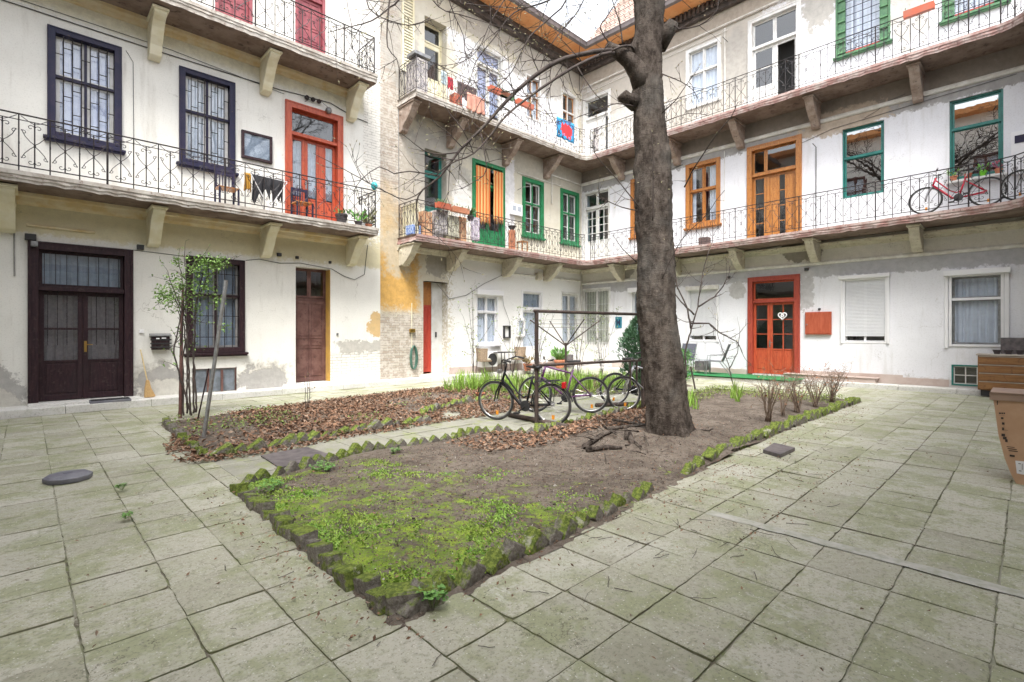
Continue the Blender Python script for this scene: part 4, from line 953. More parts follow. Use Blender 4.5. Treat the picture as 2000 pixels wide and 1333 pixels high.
# edging stones, each leaning on the next
def stone_mat():
    m = NT('mossy_edging_stone', .95, spec=.15); m.pos(True)
    g = m.n('ShaderNodeNewGeometry'); sp = m.n('ShaderNodeSeparateXYZ'); m.set(sp.inputs[0], g.outputs['Normal']); oi = m.n('ShaderNodeObjectInfo').outputs['Random']
    nz = m.noise(7, 6, .7, vec=g.outputs['Position']); n2 = m.noise(34, 5, .7)
    c = m.mix(m.ramp(n2, .35, .65), (.13,.115,.10), (.25,.23,.21))
    t = m.math('ADD', m.math('MULTIPLY', sp.outputs[2], .45), m.math('ADD', m.math('MULTIPLY', m.math('SUBTRACT', nz, .5), 1.8), m.math('MULTIPLY', m.math('SUBTRACT', oi, .5), .5)))
    c = m.mix(m.ramp(t, .0, .24, 0, .92), c, m.mix(m.ramp(n2, .4, .62), (.085,.12,.022), (.21,.265,.045))); c = m.mix(m.math('MULTIPLY', m.ramp(nz, .58, .66, 0, .7), m.ramp(oi,.4,.6)), c, (.42,.40,.36))
    m.color(c); m.bump(m.math('ADD', n2, m.noise(90, 3, .6)), .9, .008); return m.m
M['stone'] = stone_mat()
def stone_mesh(seed):
    r = random.Random(seed); mb = MB(); L, W_, H_ = r.uniform(.085,.11), r.uniform(.045,.065), r.uniform(.06,.085)
    mb.box(-L, L, -W_, W_, -H_, H_)
    me = bpy.data.meshes.new('edging_stone'); me.from_pydata(mb.v, [], mb.f); bm = bmesh.new(); bm.from_mesh(me)
    bmesh.ops.recalc_face_normals(bm, faces=bm.faces); bmesh.ops.bevel(bm, geom=bm.edges[:], offset=.008, segments=1, affect='EDGES'); bmesh.ops.subdivide_edges(bm, edges=bm.edges[:], cuts=2, use_grid_fill=True)
    for v in bm.verts:
        q = Vector(v.co*12)+Vector((seed*7,0,0)); v.co += v.co.normalized()*(.010*mnoise.noise(q)+.009*mnoise.noise(q*3))
    bm.to_mesh(me); bm.free(); me.materials.append(M['stone']); return me
SM = [stone_mesh(k) for k in range(7)]
def stones(path, sp_, tilt, label, group, jit=.02, sink=.02, scale=1.0, gaps=()):
    seg = 0; cnt = 0
    for (x0,y0_),(x1,y1) in zip(path, path[1:]):
        L = math.hypot(x1-x0, y1-y0_); n_ = max(1, round(L/sp_)); an = math.atan2(y1-y0_, x1-x0)
        for k in range(n_):
            t = (k+.5)/n_; x = x0+(x1-x0)*t+random.uniform(-jit,jit); y = y0_+(y1-y0_)*t+random.uniform(-jit,jit)
            if any(math.hypot(x-gx, y-gy) < gr for gx, gy, gr in gaps): continue
            o = bpy.data.objects.new('edging_stone', random.choice(SM)); col.objects.link(o); cnt += 1
            s_ = scale*random.uniform(.78,1.22); o.scale = (s_*random.uniform(.9,1.1), s_, s_)
            rot = Matrix.Rotation(an+random.uniform(-.16,.16), 4, 'Z') @ Matrix.Rotation(R(random.uniform(-7,7)), 4, 'X') @ Matrix.Rotation(-R(tilt+random.uniform(-9,9)), 4, 'Y')
            o.rotation_euler = rot.to_euler(); o.location = (x, y, .045-sink+random.uniform(-.012,.012)+.035*(s_-.9)); tag(o, label, 'edging stone', group)
    return cnt
ns = 0
ns += stones([(1.44,5.25),(1.42,4.2),(1.40,3.2),(1.41,2.42)], .17, 14, 'weathered block edging the short left end of the mossy bed, leaning on its neighbour', 'edging stones at the short left end of the mossy bed', scale=.90, sink=.03)
ns += stones([(1.45,2.34),(3.0,2.42),(4.28,2.50)], .185, 46, 'dark tilted block with mossy inner face along the near paving side of the mossy bed', 'edging stones between the mossy bed and the near paving', scale=.88, sink=.022)
ns += stones([(4.98,2.52),(5.45,2.58)], .17, 35, 'one of the few mossy blocks left between two gaps, near the trunk', 'edging stones between two gaps near the trunk', scale=.85, sink=.03)
ns += stones([(5.66,2.60),(7.3,2.66),(10.5,2.62),(12.96,2.59)], .115, 26, 'small upright mossy block in the tight row right of the trunk', 'tight row of edging stones right of the trunk', scale=.86, sink=.012)
ns += stones([(1.48,5.36),(2.3,5.60),(2.97,5.80),(4.25,5.64),(4.88,5.74),(5.2,5.35),(5.4,5.06),(5.99,5.20),(7.2,5.28),(8.54,5.36),(10.2,5.35)], .165, 46, 'grey green tilted block between the mossy bed and the path with the bicycles', 'edging stones along the path side of the mossy bed', scale=.78, sink=.022)
ns += stones([(1.68,10.0),(1.58,8.7),(1.53,7.0)], .18, 20, 'bright mossy block edging the left end of the leaf covered bed', 'edging stones at the left end of the leaf bed', scale=.82, sink=.03)
ns += stones([(1.6,6.84),(2.2,6.78),(3.09,6.98),(3.6,7.02),(4.9,7.02)], .20, 30, 'chunky broken block along the path side of the leaf covered bed', 'edging stones along the path side of the leaf bed', scale=.98, jit=.04, sink=.03)
ns += stones([(5.1,7.6),(5.81,8.0),(7.05,8.31),(8.4,7.95),(9.9,7.15),(11.2,6.7)], .17, 38, 'tilted block beyond the leaf strewn gap, behind the bicycles', 'edging stones behind the bicycles', scale=.85, sink=.015)
ns += stones([(1.40,2.44),(1.62,2.30)], .2, 8, 'one of the biggest blocks, at the nearest corner of the mossy bed', 'big blocks at the nearest corner of the mossy bed', scale=1.25, sink=.02, jit=.01)
print('stones', ns)
# ---------------- the other two sides of the courtyard ----------------
def TL(a, o, z): return (-4.2+o, a, z)
def TF(a, o, z): return (-a, -2.3+o, z)
left_wing = Wing('apartment_wing', TL, (-4.2, 5, 0), 'cream wing closing the courtyard behind the viewer, mirrored in the teal windows')
front_wing = Wing('apartment_wing', TF, (5, -2.3, 0), 'pale wing closing the courtyard on the side of the camera')
for k in range(4):
    a = 1.0+k*3.1
    for z in (5.2, 9.3): window(left_wing, a, a+1.2, z, z+2.1, M['brown_door'], M['brown_door'], cols=2, top=.4, curt=M['curtain'], room=False)
wall_mesh(left_wing, -2.3, YA, 0, 13.7, M['wall_cream'])
front_wing.T = TF
wall_mesh(front_wing, -XC, 4.2, 0, 9.2, M['wall_white'])
for W_, T, a0, a1 in ((left_wing, TL, -2.3, YA), (front_wing, TF, -XC, 4.2)):
    for z in (4.3, 8.4): MB(T).box(a0, a1, 0, .9, z-.2, z).build('balcony', M['slab_under'], W_.e)
    MB(T).box(a0, a1, -.5, .7, *((13.7, 14.0) if T is TL else (9.2, 9.5))).build('roof', M['soffit'], W_.e)

# ---------------- the big tree ----------------
random.seed(23)
def bark_mat(name, c1, c2, c3, s=1.0):
    m = NT(name, .93, spec=.15); m.pos()
    rid = m.noise(9*s, 8, .72, stretch=(1,1,.55)); wr = m.noise(22*s, 6, .7, stretch=(.7,.7,3.0)); fl = m.noise(60*s, 4, .7); big = m.noise(1.1, 4, .6)
    c = m.mix(m.ramp(rid, .35, .65), c1, c2); c = m.mix(m.ramp(wr, .55, .72, 0, .7), c, c3); c = m.mix(m.ramp(fl, .62, .72, 0, .4), c, (.32,.30,.26)); c = m.mix(m.ramp(big, .5, .65, 0, .35), c, (.15,.15,.14))
    m.color(c); m.bump(m.math('ADD', m.math('MULTIPLY', rid, 1.6), m.math('ADD', wr, m.math('MULTIPLY', fl, .5))), 1.0, .028*s**-.5); return m.m
M['bark'] = bark_mat('bark', (.048,.037,.031), (.165,.138,.118), (.018,.014,.011))
M['twig'] = vary('twig_bark', (.045,.033,.030), (.085,.067,.058), 6, .85, .2)
M['twig_pale'] = vary('pale_twig', (.30,.25,.17), (.40,.34,.24), 6, .8, .2)
M['bud'] = vary('bud', (.42,.36,.24), (.36,.36,.20), 20, .7, 0)
DT = 6.75
tree = empty('bare_tree', (6.25, 3.3, .1), 'big bare tree with a thick dark trunk rising from the mossy bed', 'tree')
ctr = [(1313,905,.34),(1313,880,.335),(1311,860,.305),(1304,800,.278),(1294,700,.262),(1285,640,.254),(1281,600,.250),(1280,500,.236),(1277,440,.238),(1276,400,.250),(1276,350,.238),(1275,300,.224),(1269,250,.211),(1268,200,.190),(1265,150,.186),(1265,100,.185),(1267,50,.182),(1269,0,.205),(1268,-80,.205),(1262,-200,.19),(1255,-330,.16)]
def interp(tbl, y):
    for (x0,y0_,r0),(x1,y1,r1) in zip(tbl, tbl[1:]):
        if y1 <= y <= y0_:
            t = (y0_-y)/(y0_-y1); return x0+(x1-x0)*t, r0+(r1-r0)*t
    return tbl[-1][0], tbl[-1][2]
knobs = [(1335,365,.16,.09),(1243,330,.05,.10),(1300,300,.05,.08),(1255,270,.035,.07),(1325,310,.05,.07),(1245,100,.14,.13),(1310,50,.10,.10),(1290,180,.04,.06),(1265,430,.04,.07),(1250,440,.05,.12),(1262,520,.03,.08),(1300,600,.02,.1),(1240,185,.08,.07)]
mb = MB(); NS = 72; ys_ = [905-k*4 for k in range(311)]; rings = []
for y in ys_:
    px, r = interp(ctr, y); c = D(px, y, DT); ring = []
    for j in range(NS):
        an = 2*math.pi*j/NS; dr = Vector((math.cos(an), math.sin(an), 0))
        q = r*(1+.05*mnoise.noise(Vector((dr.x*1.5, dr.y*1.5, c.z*1.2)))+.035*mnoise.noise(Vector((dr.x*4, dr.y*4, c.z*3)))) + .013*mnoise.noise(Vector((dr.x*9, dr.y*9, c.z*11)))+.009*mnoise.noise(Vector((dr.x*16, dr.y*16, c.z*34)))+.006*mnoise.noise(Vector((dr.x*34, dr.y*34, c.z*50)))
        if y > 770:                       # root flare
            f = ((y-770)/120.)**2.4; q += .19*f*max(0, .2+.8*math.cos(4*(an-5.6)+.6*math.sin(an)))*(1.35 if math.cos(an+.75) > 0 else .7)
        p = c+dr*q
        for kx, ky, kr, ks in knobs:
            kp = D(kx, ky, DT-.12 if 1250 < kx < 1305 else DT); dd = (p-kp).length
            if dd < ks*3: p = p+dr*kr*.55*math.exp(-(dd/ks)**2)
        ring.append(len(mb.v)); mb.v.append(tuple(p))
    rings.append(ring)
for a, b in zip(rings, rings[1:]):
    for j in range(NS): mb.f.append([a[j], a[(j+1)%NS], b[(j+1)%NS], b[j]])
mb.build('trunk', M['bark'], tree, smooth=True)
# sawn stump of a limb, and the living limbs
mb = MB(); p0 = D(1240,200,DT); mb.tube([p0, D(1228,196,DT-.1), D(1217,188,DT-.14), D(1214,184,DT-.15)], [.12,.085,.085,.075], 12, wob=.05); mb.build('limb_stump', M['bark'], tree, smooth=True)
TW = MB(); BR = MB(); BUD = MB()
def rv0(): return Vector((random.gauss(0,1), random.gauss(0,1), random.gauss(0,1))).normalized()
def bud(p, d, s):
    d = d.normalized(); x = d.orthogonal().normalized(); y = d.cross(x); k = len(BUD.v)
    for t, r in ((0,.35),(.45,1),(1.3,.15)):
        for j in range(4):
            an = math.pi*j/2; BUD.v.append(tuple(p+d*t*s*2.2+(x*math.cos(an)+y*math.sin(an))*r*s*.6))
    for r_ in range(2):
        for j in range(4): BUD.f.append([k+r_*4+j, k+r_*4+(j+1)%4, k+(r_+1)*4+(j+1)%4, k+(r_+1)*4+j])
def twig(p, d, L, r, lvl, up=.25, tgt=None):
    """a wandering twig with side shoots; buds at the tips"""
    tgt = tgt or TW; n_ = max(3, int(L/.07)); pts = [p.copy()]; rr = [r]; d = d.normalized(); side = 1
    for k in range(n_):
        d = (d+Vector((random.gauss(0,.13), random.gauss(0,.13), random.gauss(0,.11)+up*.09))).normalized()
        p = p+d*(L/n_); pts.append(p.copy()); rr.append(r*(1-.75*(k+1)/n_))
        if lvl > 0 and random.random() < .42:
            side = -side; o = d.orthogonal().normalized(); o.rotate(Matrix.Rotation(random.uniform(0,6.28), 3, d))
            nd = (d*.65+o*.75); twig(p, nd, L*random.uniform(.3,.6)*(1-.4*k/n_), max(.0034, r*.6), lvl-1, up)
        elif random.random() < .04: bud(p, (d+d.orthogonal()*.7), .008)
    tgt.tube(pts, rr, 4, cap=False); bud(p, d, .0105)
def limb(pts, r0, r1, dens=2.2, L=.8, lvl=1, up=.2, tgt=None, spread=1.0):
    P3 = [D(*q) for q in pts]; fine = []
    for k in range(len(P3)-1):
        a = P3[max(0,k-1)]; b = P3[k]; c = P3[k+1]; e = P3[min(len(P3)-1,k+2)]; m_ = max(2, int((c-b).length/.09))
        for q in range(m_):
            t = q/m_; fine.append(.5*((2*b)+(-a+c)*t+(2*a-5*b+4*c-e)*t*t+(-a+3*b-3*c+e)*t**3)+Vector((random.gauss(0,.004),)*3))
    fine.append(P3[-1]); m_ = len(fine); f_ = 1.15 if r0 < .03 else 1.05; r0 *= f_; r1 *= f_; rr = [r0+(r1-r0)*(k/(m_-1))**.8 for k in range(m_)]
    (tgt or BR).tube(fine, rr, 8 if r0 > .02 else 5, wob=.03)
    tot = sum((fine[k+1]-fine[k]).length for k in range(m_-1)); cnt = int(tot*dens*1.9)
    for _ in range(cnt):
        k = random.randrange(int(m_*.12), m_-1); d = (fine[k+1]-fine[k]).normalized(); o = Vector((random.uniform(-1,1), random.uniform(-1,1), random.uniform(-.8,1))).normalized()
        twig(fine[k], d*.7+o*spread, L*random.uniform(.35,1), max(.0045, rr[k]*.5) if rr[k] < .02 else .009, lvl, up)
    return fine
d0 = DT
mb = MB(); mb.tube([D(1262,175,d0), D(1246,140,d0-.05), D(1228,118,d0-.1), D(1207,103,d0-.15), D(1185,88,d0-.2)], [.17,.135,.105,.085,.05], 14, wob=.03); mb.build('limb', M['bark'], tree, smooth=True)
mb = MB(); mb.tube([D(1285,90,d0), D(1306,60,d0-.05), D(1316,42,d0-.1)], [.13,.10,.07], 12, wob=.04); mb.build('limb', M['bark'], tree, smooth=True)
limb([(1195,100,d0-.2),(1172,100,d0-.3),(1130,108,d0-.4),(1090,120,d0-.5),(1040,152,d0-.6),(990,197,d0-.7),(952,240,d0-.8),(920,272,d0-.9),(895,298,d0-.95),(860,345,d0-1.0),(825,372,d0-1.05),(813,400,d0-1.05),(818,448,d0-1.1)], .036, .006, 2.2, .75)
limb([(1200,104,d0-.2),(1175,107,d0-.35),(1115,135,d0-.6),(1040,185,d0-.8),(990,225,d0-.95),(960,262,d0-1.0),(925,300,d0-1.1),(880,320,d0-1.1),(850,345,d0-1.1)], .022, .005, 2.2, .7)
limb([(1238,100,d0-.1),(1232,90,d0-.2),(1212,92,d0-.3),(1195,100,d0-.3)], .016, .012, 0)
limb([(1090,-60,6.3),(1106,0,6.2),(1080,30,6.2),(1035,72,6.1),(1015,110,6.1),(1000,140,6.0),(977,165,6.0),(940,195,5.9),(918,250,5.8)], .011, .003, 3.4, .7)
limb([(1140,-40,6.4),(1070,2,6.2),(1005,25,6.1),(965,75,6.0),(930,120,6.0),(917,160,5.9),(890,200,5.9)], .012, .003, 3.4, .7)
limb([(800,-60,5.2),(779,0,5.2),(762,14,5.2),(726,41,5.1),(670,56,5.1),(640,64,5.0)], .011, .003, 4.2, .6)
limb([(765,-30,5.6),(758,30,5.5),(757,92,5.5),(775,115,5.4),(782,150,5.4)], .012, .003, 3.6, .6)
limb([(830,-50,6),(845,0,6),(870,22,6),(895,28,6),(1000,60,6)], .008, .003, 4, .6)
limb([(960,-60,6.2),(900,0,6.1),(915,8,6.1),(990,15,6.0),(1060,14,6)], .007, .003, 4, .5)
limb([(1015,-60,6.4),(985,0,6.3),(960,40,6.2),(935,95,6.1),(905,120,6.1),(860,130,6.0)], .008, .003, 4, .55)
limb([(870,-50,5.9),(880,10,5.9),(905,70,5.9),(912,110,5.8),(960,150,5.8)], .007, .003, 4, .5)
limb([(1160,-50,6.5),(1130,20,6.4),(1085,75,6.3),(1060,120,6.3),(1050,175,6.2),(1030,215,6.2)], .009, .003, 3.6, .5)
limb([(1020,170,6.1),(985,180,6.0),(955,150,6.0),(930,160,6.0)], .006, .003, 4, .4)
limb([(722,-40,5.0),(716,0,5.0),(735,30,5.0),(800,50,5.0),(840,35,5.0)], .007, .003, 4, .5)
limb([(905,290,5.8),(870,255,5.7),(845,235,5.7),(838,200,5.6)], .006, .004, 2.5, .35)
limb([(925,300,5.9),(905,255,5.8),(880,225,5.8),(868,205,5.8)], .006, .004, 2.5, .35)
limb([(1100,125,6.3),(1070,185,6.2),(1085,240,6.1),(1095,262,6.1)], .006, .003, 3, .4)
limb([(940,262,5.9),(950,330,5.8),(935,350,5.8),(900,370,5.7)], .007, .003, 4.5, .4)
limb([(895,298,5.8),(840,300,5.7),(785,262,5.6)], .008, .003, 3.2, .5)
limb([(860,345,5.75),(800,335,5.6),(770,340,5.6),(741,326,5.5),(705,352,5.4),(690,375,5.4)], .008, .003, 3.2, .5)
limb([(840,360,5.75),(794,390,5.6),(737,367,5.5),(670,330,5.4),(612,300,5.3)], .007, .003, 2.4, .45)
limb([(1337,366,d0-.1),(1352,335,d0-.3),(1375,300,d0-.5),(1400,262,d0-.7),(1428,230,d0-.8),(1441,200,d0-.9)], .009, .004, 3.0, .3, lvl=0)
limb([(1316,42,d0-.1),(1325,57,d0-.2),(1365,50,d0-.3),(1395,28,d0-.4),(1404,0,d0-.4),(1400,-60,d0-.4)], .010, .004, 2.2, .5)
limb([(1293,145,d0-.25),(1330,160,d0-.4),(1355,178,d0-.5),(1365,200,d0-.5)], .008, .003, 3, .5)
limb([(1293,222,d0-.25),(1320,195,d0-.4),(1345,160,d0-.5),(1365,132,d0-.5)], .007, .003, 3, .5)
limb([(1300,238,d0-.25),(1345,222,d0-.4),(1385,226,d0-.5)], .006, .003, 3, .4)
limb([(1243,512,d0-.1),(1215,485,d0-.2),(1197,460,d0-.3)], .007, .003, 2, .4)
limb([(1246,412,d0-.1),(1215,405,d0-.2),(1188,394,d0-.3),(1160,380,d0-.4)], .008, .003, 3, .5)
limb([(1246,402,d0-.1),(1200,345,d0-.2),(1165,305,d0-.3),(1150,262,d0-.3)], .008, .003, 3, .5)
limb([(1240,208,d0-.1),(1205,203,d0-.3),(1170,215,d0-.5),(1130,228,d0-.6)], .008, .003, 4, .5)
limb([(1190,85,d0-.2),(1172,55,d0-.2),(1182,38,d0-.2),(1205,0,d0-.2),(1215,-40,d0-.2)], .009, .004, 3.2, .4)
limb([(1216,88,d0-.2),(1210,45,d0-.2),(1196,0,d0-.2),(1190,-60,d0-.2)], .009, .004, 3.0, .4)
limb([(1275,432,d0-.33),(1276,350,d0-.36),(1276,300,d0-.36),(1272,256,d0-.36)], .009, .005, 3.4, .22, lvl=0)
limb([(1293,545,d0-.3),(1330,470,d0-.5),(1370,430,d0-.7),(1400,392,d0-.8),(1415,372,d0-.8)], .006, .003, 2, .3, lvl=0)
for k, (px, py) in enumerate(((900,-160),(1100,-220),(1300,-260),(1500,-180),(700,-200),(1180,-320),(1420,-300))):
    c = interp(ctr, -220)[0]; limb([(1262,-200-20*k,d0),((1262+px)/2,-240-12*k,d0-.1*k),(px,py,d0-.5+.25*k)], .06, .015, 1.6, 1.1)
for k in range(10):
    an = R(36*k+12); z0 = 6.6+.17*k if k % 2 else 7.4; rr_ = 3.2+.5*(k % 3); q0 = D(1266, -120, DT); q0.z = z0
    pts = [q0+Vector((math.cos(an)*rr_*t, math.sin(an)*rr_*t, (3.4*t**.8 if math.cos(an)*CU+math.sin(an)*CV > -.2 else 2.2*t)))+Vector((random.gauss(0,.12),random.gauss(0,.12),0))*(t > 0) for t in (0,.25,.5,.75,1)]
    BR.tube(pts, [.085,.065,.045,.03,.012], 7)
    for i in range(1, 5):
        for _ in range(5): twig(pts[i].lerp(pts[i-1], random.random()), (pts[i]-pts[i-1]).normalized()*.7+rv0()+Vector((0,0,.4)), random.uniform(.6,1.6), .016, 2, .5)
BR.build('branch', M['twig'], tree, smooth=True, recalc=False); TW.build('twigs', M['twig'], tree, smooth=True, recalc=False); BUD.build('buds', M['bud'], tree, recalc=False)

# ---------------- leaves, litter, moss, plants ----------------
def leaf_mat(name, rough=.6, trans=.15):
    m = NT(name, rough, spec=.3); at = m.n('ShaderNodeAttribute', attribute_name='tint').outputs[0]; m.color(at)
    return m.m
M['leaf'] = leaf_mat('leaf'); M['litter'] = leaf_mat('dry_leaf', .85)
def put_leaf(mb, att, p, n, t, L, W_, colr, fold=.25):
    """leaf blade: two folded halves; n = normal, t = direction of the midrib"""
    s = n.cross(t).normalized(); k = len(mb.v)
    mb.v += [tuple(p), tuple(p+t*L*.5+s*W_*.5+n*fold*W_), tuple(p+t*L), tuple(p+t*L*.5-s*W_*.5+n*fold*W_), tuple(p+t*L*.5)]
    mb.f += [[k,k+1,k+2,k+4],[k,k+4,k+2,k+3]]; att += [colr, colr]
def rv(): return Vector((random.gauss(0,1), random.gauss(0,1), random.gauss(0,1))).normalized()
def litter(name, poly_fn, n, size, label=None):
    mb = MB(); att = []
    for _ in range(n):
        q = poly_fn()
        if q is None: continue
        x, y, z = q; nn = Vector((random.gauss(0,.45), random.gauss(0,.45), 1)).normalized(); t = nn.orthogonal(); t.rotate(Matrix.Rotation(random.uniform(0,6.28), 3, nn))
        b = random.random(); colr = (.24*(.4+b), .135*(.4+b*1.05), .088*(.4+b), 1) if random.random() < .8 else (.36*(.5+b*.5), .26*(.5+b*.5), .19*(.5+b*.5), 1)
        L = size*random.uniform(.6,1.4); put_leaf(mb, att, Vector((x,y,z+random.uniform(.0,.035))), nn, t.normalized(), L, L*random.uniform(.35,.6), colr, random.uniform(-.3,.5))
    o = mb.build(name, M['litter'], attr=att, recalc=False); tag(o, label, kind='stuff'); return o
def in2():
    for _ in range(20):
        x, y = random.uniform(1.5,14), random.uniform(6.8,11.2)
        if not inside((x,y), BED2): continue
        dens = 1.0 if x < 9 else .45
        if x < 2.6 and y > 8.2: dens = .18
        if mnoise.noise(Vector((x*.8,y*.8,5))) < -.32: dens *= .25
        if random.random() < dens: return x, y, soil_h(x,y,BED2)+.004
def in_gap():
    for _ in range(20):
        x, y = random.uniform(1.0,8.6), random.uniform(5.9,8.6); v = mnoise.noise(Vector((x*1.3,y*1.3,2)))
        e = edge_dist((x,y), BED2)
        if inside((x,y), BED2): continue
        if x > 4.4 and y > 6.75 and y < 8.2 and v > -.25 and x < 7.6: return x, y, .008
        if e < .28 and v > -.1: return x, y, .008
        if e < .14: return x, y, .008
def in_bed1():
    for _ in range(20):
        x, y = random.uniform(4.0,9), random.uniform(3.2,5.4)
        if inside((x,y), BED1) and (y > 4.45+.25*mnoise.noise(Vector((x,y,9))) or (x > 6.8 and y > 3.7 and x < 7.6)): return x, y, soil_h(x,y,BED1,True)+.003
litter('leaf_litter', in2, 24000, .062, 'brown fallen leaves covering the far bed'); litter('leaf_litter', in_gap, 5200, .06, 'brown fallen leaves blown over the path edge'); litter('leaf_litter', in_bed1, 3800, .06, 'brown fallen leaves behind the trunk')
def crumbs():
    r = random.random()
    if random.random() < .35:
        x, y = random.uniform(1.6,8), random.uniform(2.5,5.2); return (x, y, soil_h(x,y,BED1,True)+.003) if inside((x,y), BED1) else None
    if r < .45: x, y = random.uniform(1.3,12), random.uniform(2.0,2.65)
    elif r < .6: x, y = random.uniform(1.05,1.45), random.uniform(2.2,5.3)
    elif r < .8: x, y = random.uniform(3.5,7), random.uniform(1.2,2.5)
    else:
        x, y = random.uniform(0,9), random.uniform(.3,6)
    if random.random() < .5 and mnoise.noise(Vector((x*2,y*2,4))) < .05: return None
    return x, y, .006 if not inside((x,y), BED1) else soil_h(x,y,BED1,True)
litter('crumbled_leaves', crumbs, 4200, .024, 'crumbled leaf bits strewn over the paving')
def clods():
    mb = MB(); att = []; n_ = 0
    while n_ < 9000:
        x, y = random.uniform(1.4,9.5), random.uniform(2.3,5.6)
        if not inside((x,y), BED1) and random.random() < .93: continue
        if x > 6 and random.random() < .5: continue
        n_ += 1; ins = inside((x,y), BED1); z = soil_h(x,y,BED1,True) if ins else .006
        if not ins and edge_dist((x,y), BED1) > .35: continue
        r = random.uniform(.003,.009)*(1.7 if random.random() < .05 else 1); b = random.random(); c = (.07+.12*b,.055+.095*b,.045+.08*b,1) if random.random() < .93 else (.45,.42,.38,1)
        ax = [rv()*r*random.uniform(.6,1.3) for _ in range(3)]; k = len(mb.v); p = Vector((x,y,z+r*.3))
        mb.v += [tuple(p+ax[0]), tuple(p-ax[0]), tuple(p+ax[1]), tuple(p-ax[1]), tuple(p+ax[2]), tuple(p-ax[2])]
        for q in ((0,2,4),(2,1,4),(1,3,4),(3,0,4),(0,2,5),(2,1,5),(1,3,5),(3,0,5)): mb.f.append([k+i for i in q]); att.append(c)
    tag(mb.build('soil_crumbs', M['litter'], attr=att, recalc=False), 'crumbs of dark soil and grit over the mossy bed', kind='stuff')
clods()
def twigs_ground():
    mb = MB()
    for k in range(190):
        x, y = random.uniform(2.6,8.5), random.choice([random.uniform(1.1,2.5), random.uniform(2.5,4.6)])
        if k < 40: x, y = random.uniform(.7,3), random.uniform(1.6,4)
        z = .008 if not inside((x,y), BED1) else soil_h(x,y,BED1,True)+.004
        an = random.uniform(0,6.28); L = random.uniform(.03,.17); p = Vector((x,y,z)); pts = [p]
        for q in range(3): an += random.gauss(0,.3); p = p+Vector((math.cos(an),math.sin(an),0))*L/3+Vector((0,0,random.uniform(0,.006))); pts.append(p)
        mb.tube(pts, random.uniform(.001,.0024), 4)
    tag(mb.build('fallen_twigs', M['twig'], recalc=False), 'thin fallen twigs scattered on soil and paving', kind='stuff')
twigs_ground()
def grass_cover():
    mb = MB(); att = []; n_ = 0
    while n_ < 30000:
        x, y = random.uniform(1.42,6.2), random.uniform(2.35,5.6)
        if not inside((x,y), BED1): continue
        g = 1-(x*.62+y*.28)*.325+(mnoise.fractal(Vector((x*1.6,y*1.6,0)), .6, 2.1, 6))*.6
        if g < .05 or random.random() > min(1,(g-.05)*1.2)**1.5: n_ += .25; continue
        n_ += 1; z = soil_h(x,y,BED1,True); h = random.uniform(.006,.022)*(.6+min(g,.8)); b = random.random(); y_ = mnoise.noise(Vector((x*3,y*3,8)))
        c = (.17+.19*b+.06*y_, .31+.20*b, .05+.05*b, 1)
        for q in range(2):
            d = Vector((random.gauss(0,1.4), random.gauss(0,1.4), 1)).normalized(); s = d.orthogonal().normalized(); s.rotate(Matrix.Rotation(random.uniform(0,6.28), 3, d)); k = len(mb.v); p = Vector((x+random.gauss(0,.008), y+random.gauss(0,.008), z))
            w_ = .0035; mb.v += [tuple(p-s*w_), tuple(p+s*w_), tuple(p+d*h+s*w_*1.6), tuple(p+d*h*1.1-s*w_*.8)]; mb.f.append([k,k+1,k+2,k+3]); att.append(c)
    tag(mb.build('moss_and_grass', M['leaf'], attr=att, recalc=False), 'bright moss and short grass on the near corner of the bed', kind='stuff')
grass_cover()
def ground_cover(name, fn, n, h, cbase, label):
    mb = MB(); att = []
    for _ in range(n):
        q = fn()
        if not q: continue
        x, y, z = q; b = random.random(); c = (cbase[0]*(.6+.8*b), cbase[1]*(.6+.8*b), cbase[2]*(.6+.8*b), 1)
        hh = h*random.uniform(.3,1); nn = Vector((random.gauss(0,.5), random.gauss(0,.5), 1)).normalized(); t = nn.orthogonal().normalized(); t.rotate(Matrix.Rotation(random.uniform(0,6.28), 3, nn)); put_leaf(mb, att, Vector((x,y,z+hh)), nn, t, .035, .028, c)
    tag(mb.build(name, M['leaf'], attr=att, recalc=False), label, kind='stuff')
def gc1():
    x, y = random.uniform(8.5,13.3), random.uniform(2.8,5.9)
    if inside((x,y), BED1) and (x > 11.6 and random.random() < .8 or y > 4.9-.3*mnoise.noise(Vector((x,y,1)))): return x, y, soil_h(x,y,BED1)
def gc2():
    x, y = random.uniform(1.6,14), random.uniform(6.9,11.2); v = mnoise.noise(Vector((x*1.1,y*1.1,33)))
    if inside((x,y), BED2) and ((x < 3.3 and y > 7.6 and v > -.1) or (x > 8.0 and v > -.25) or v > .42): return x, y, soil_h(x,y,BED2)
ground_cover('ground_cover', gc1, 8000, .09, (.20,.26,.06), 'low green weeds at the far end of the mossy bed'); ground_cover('ground_cover', gc2, 12000, .10, (.19,.27,.07), 'low green weeds among the fallen leaves')
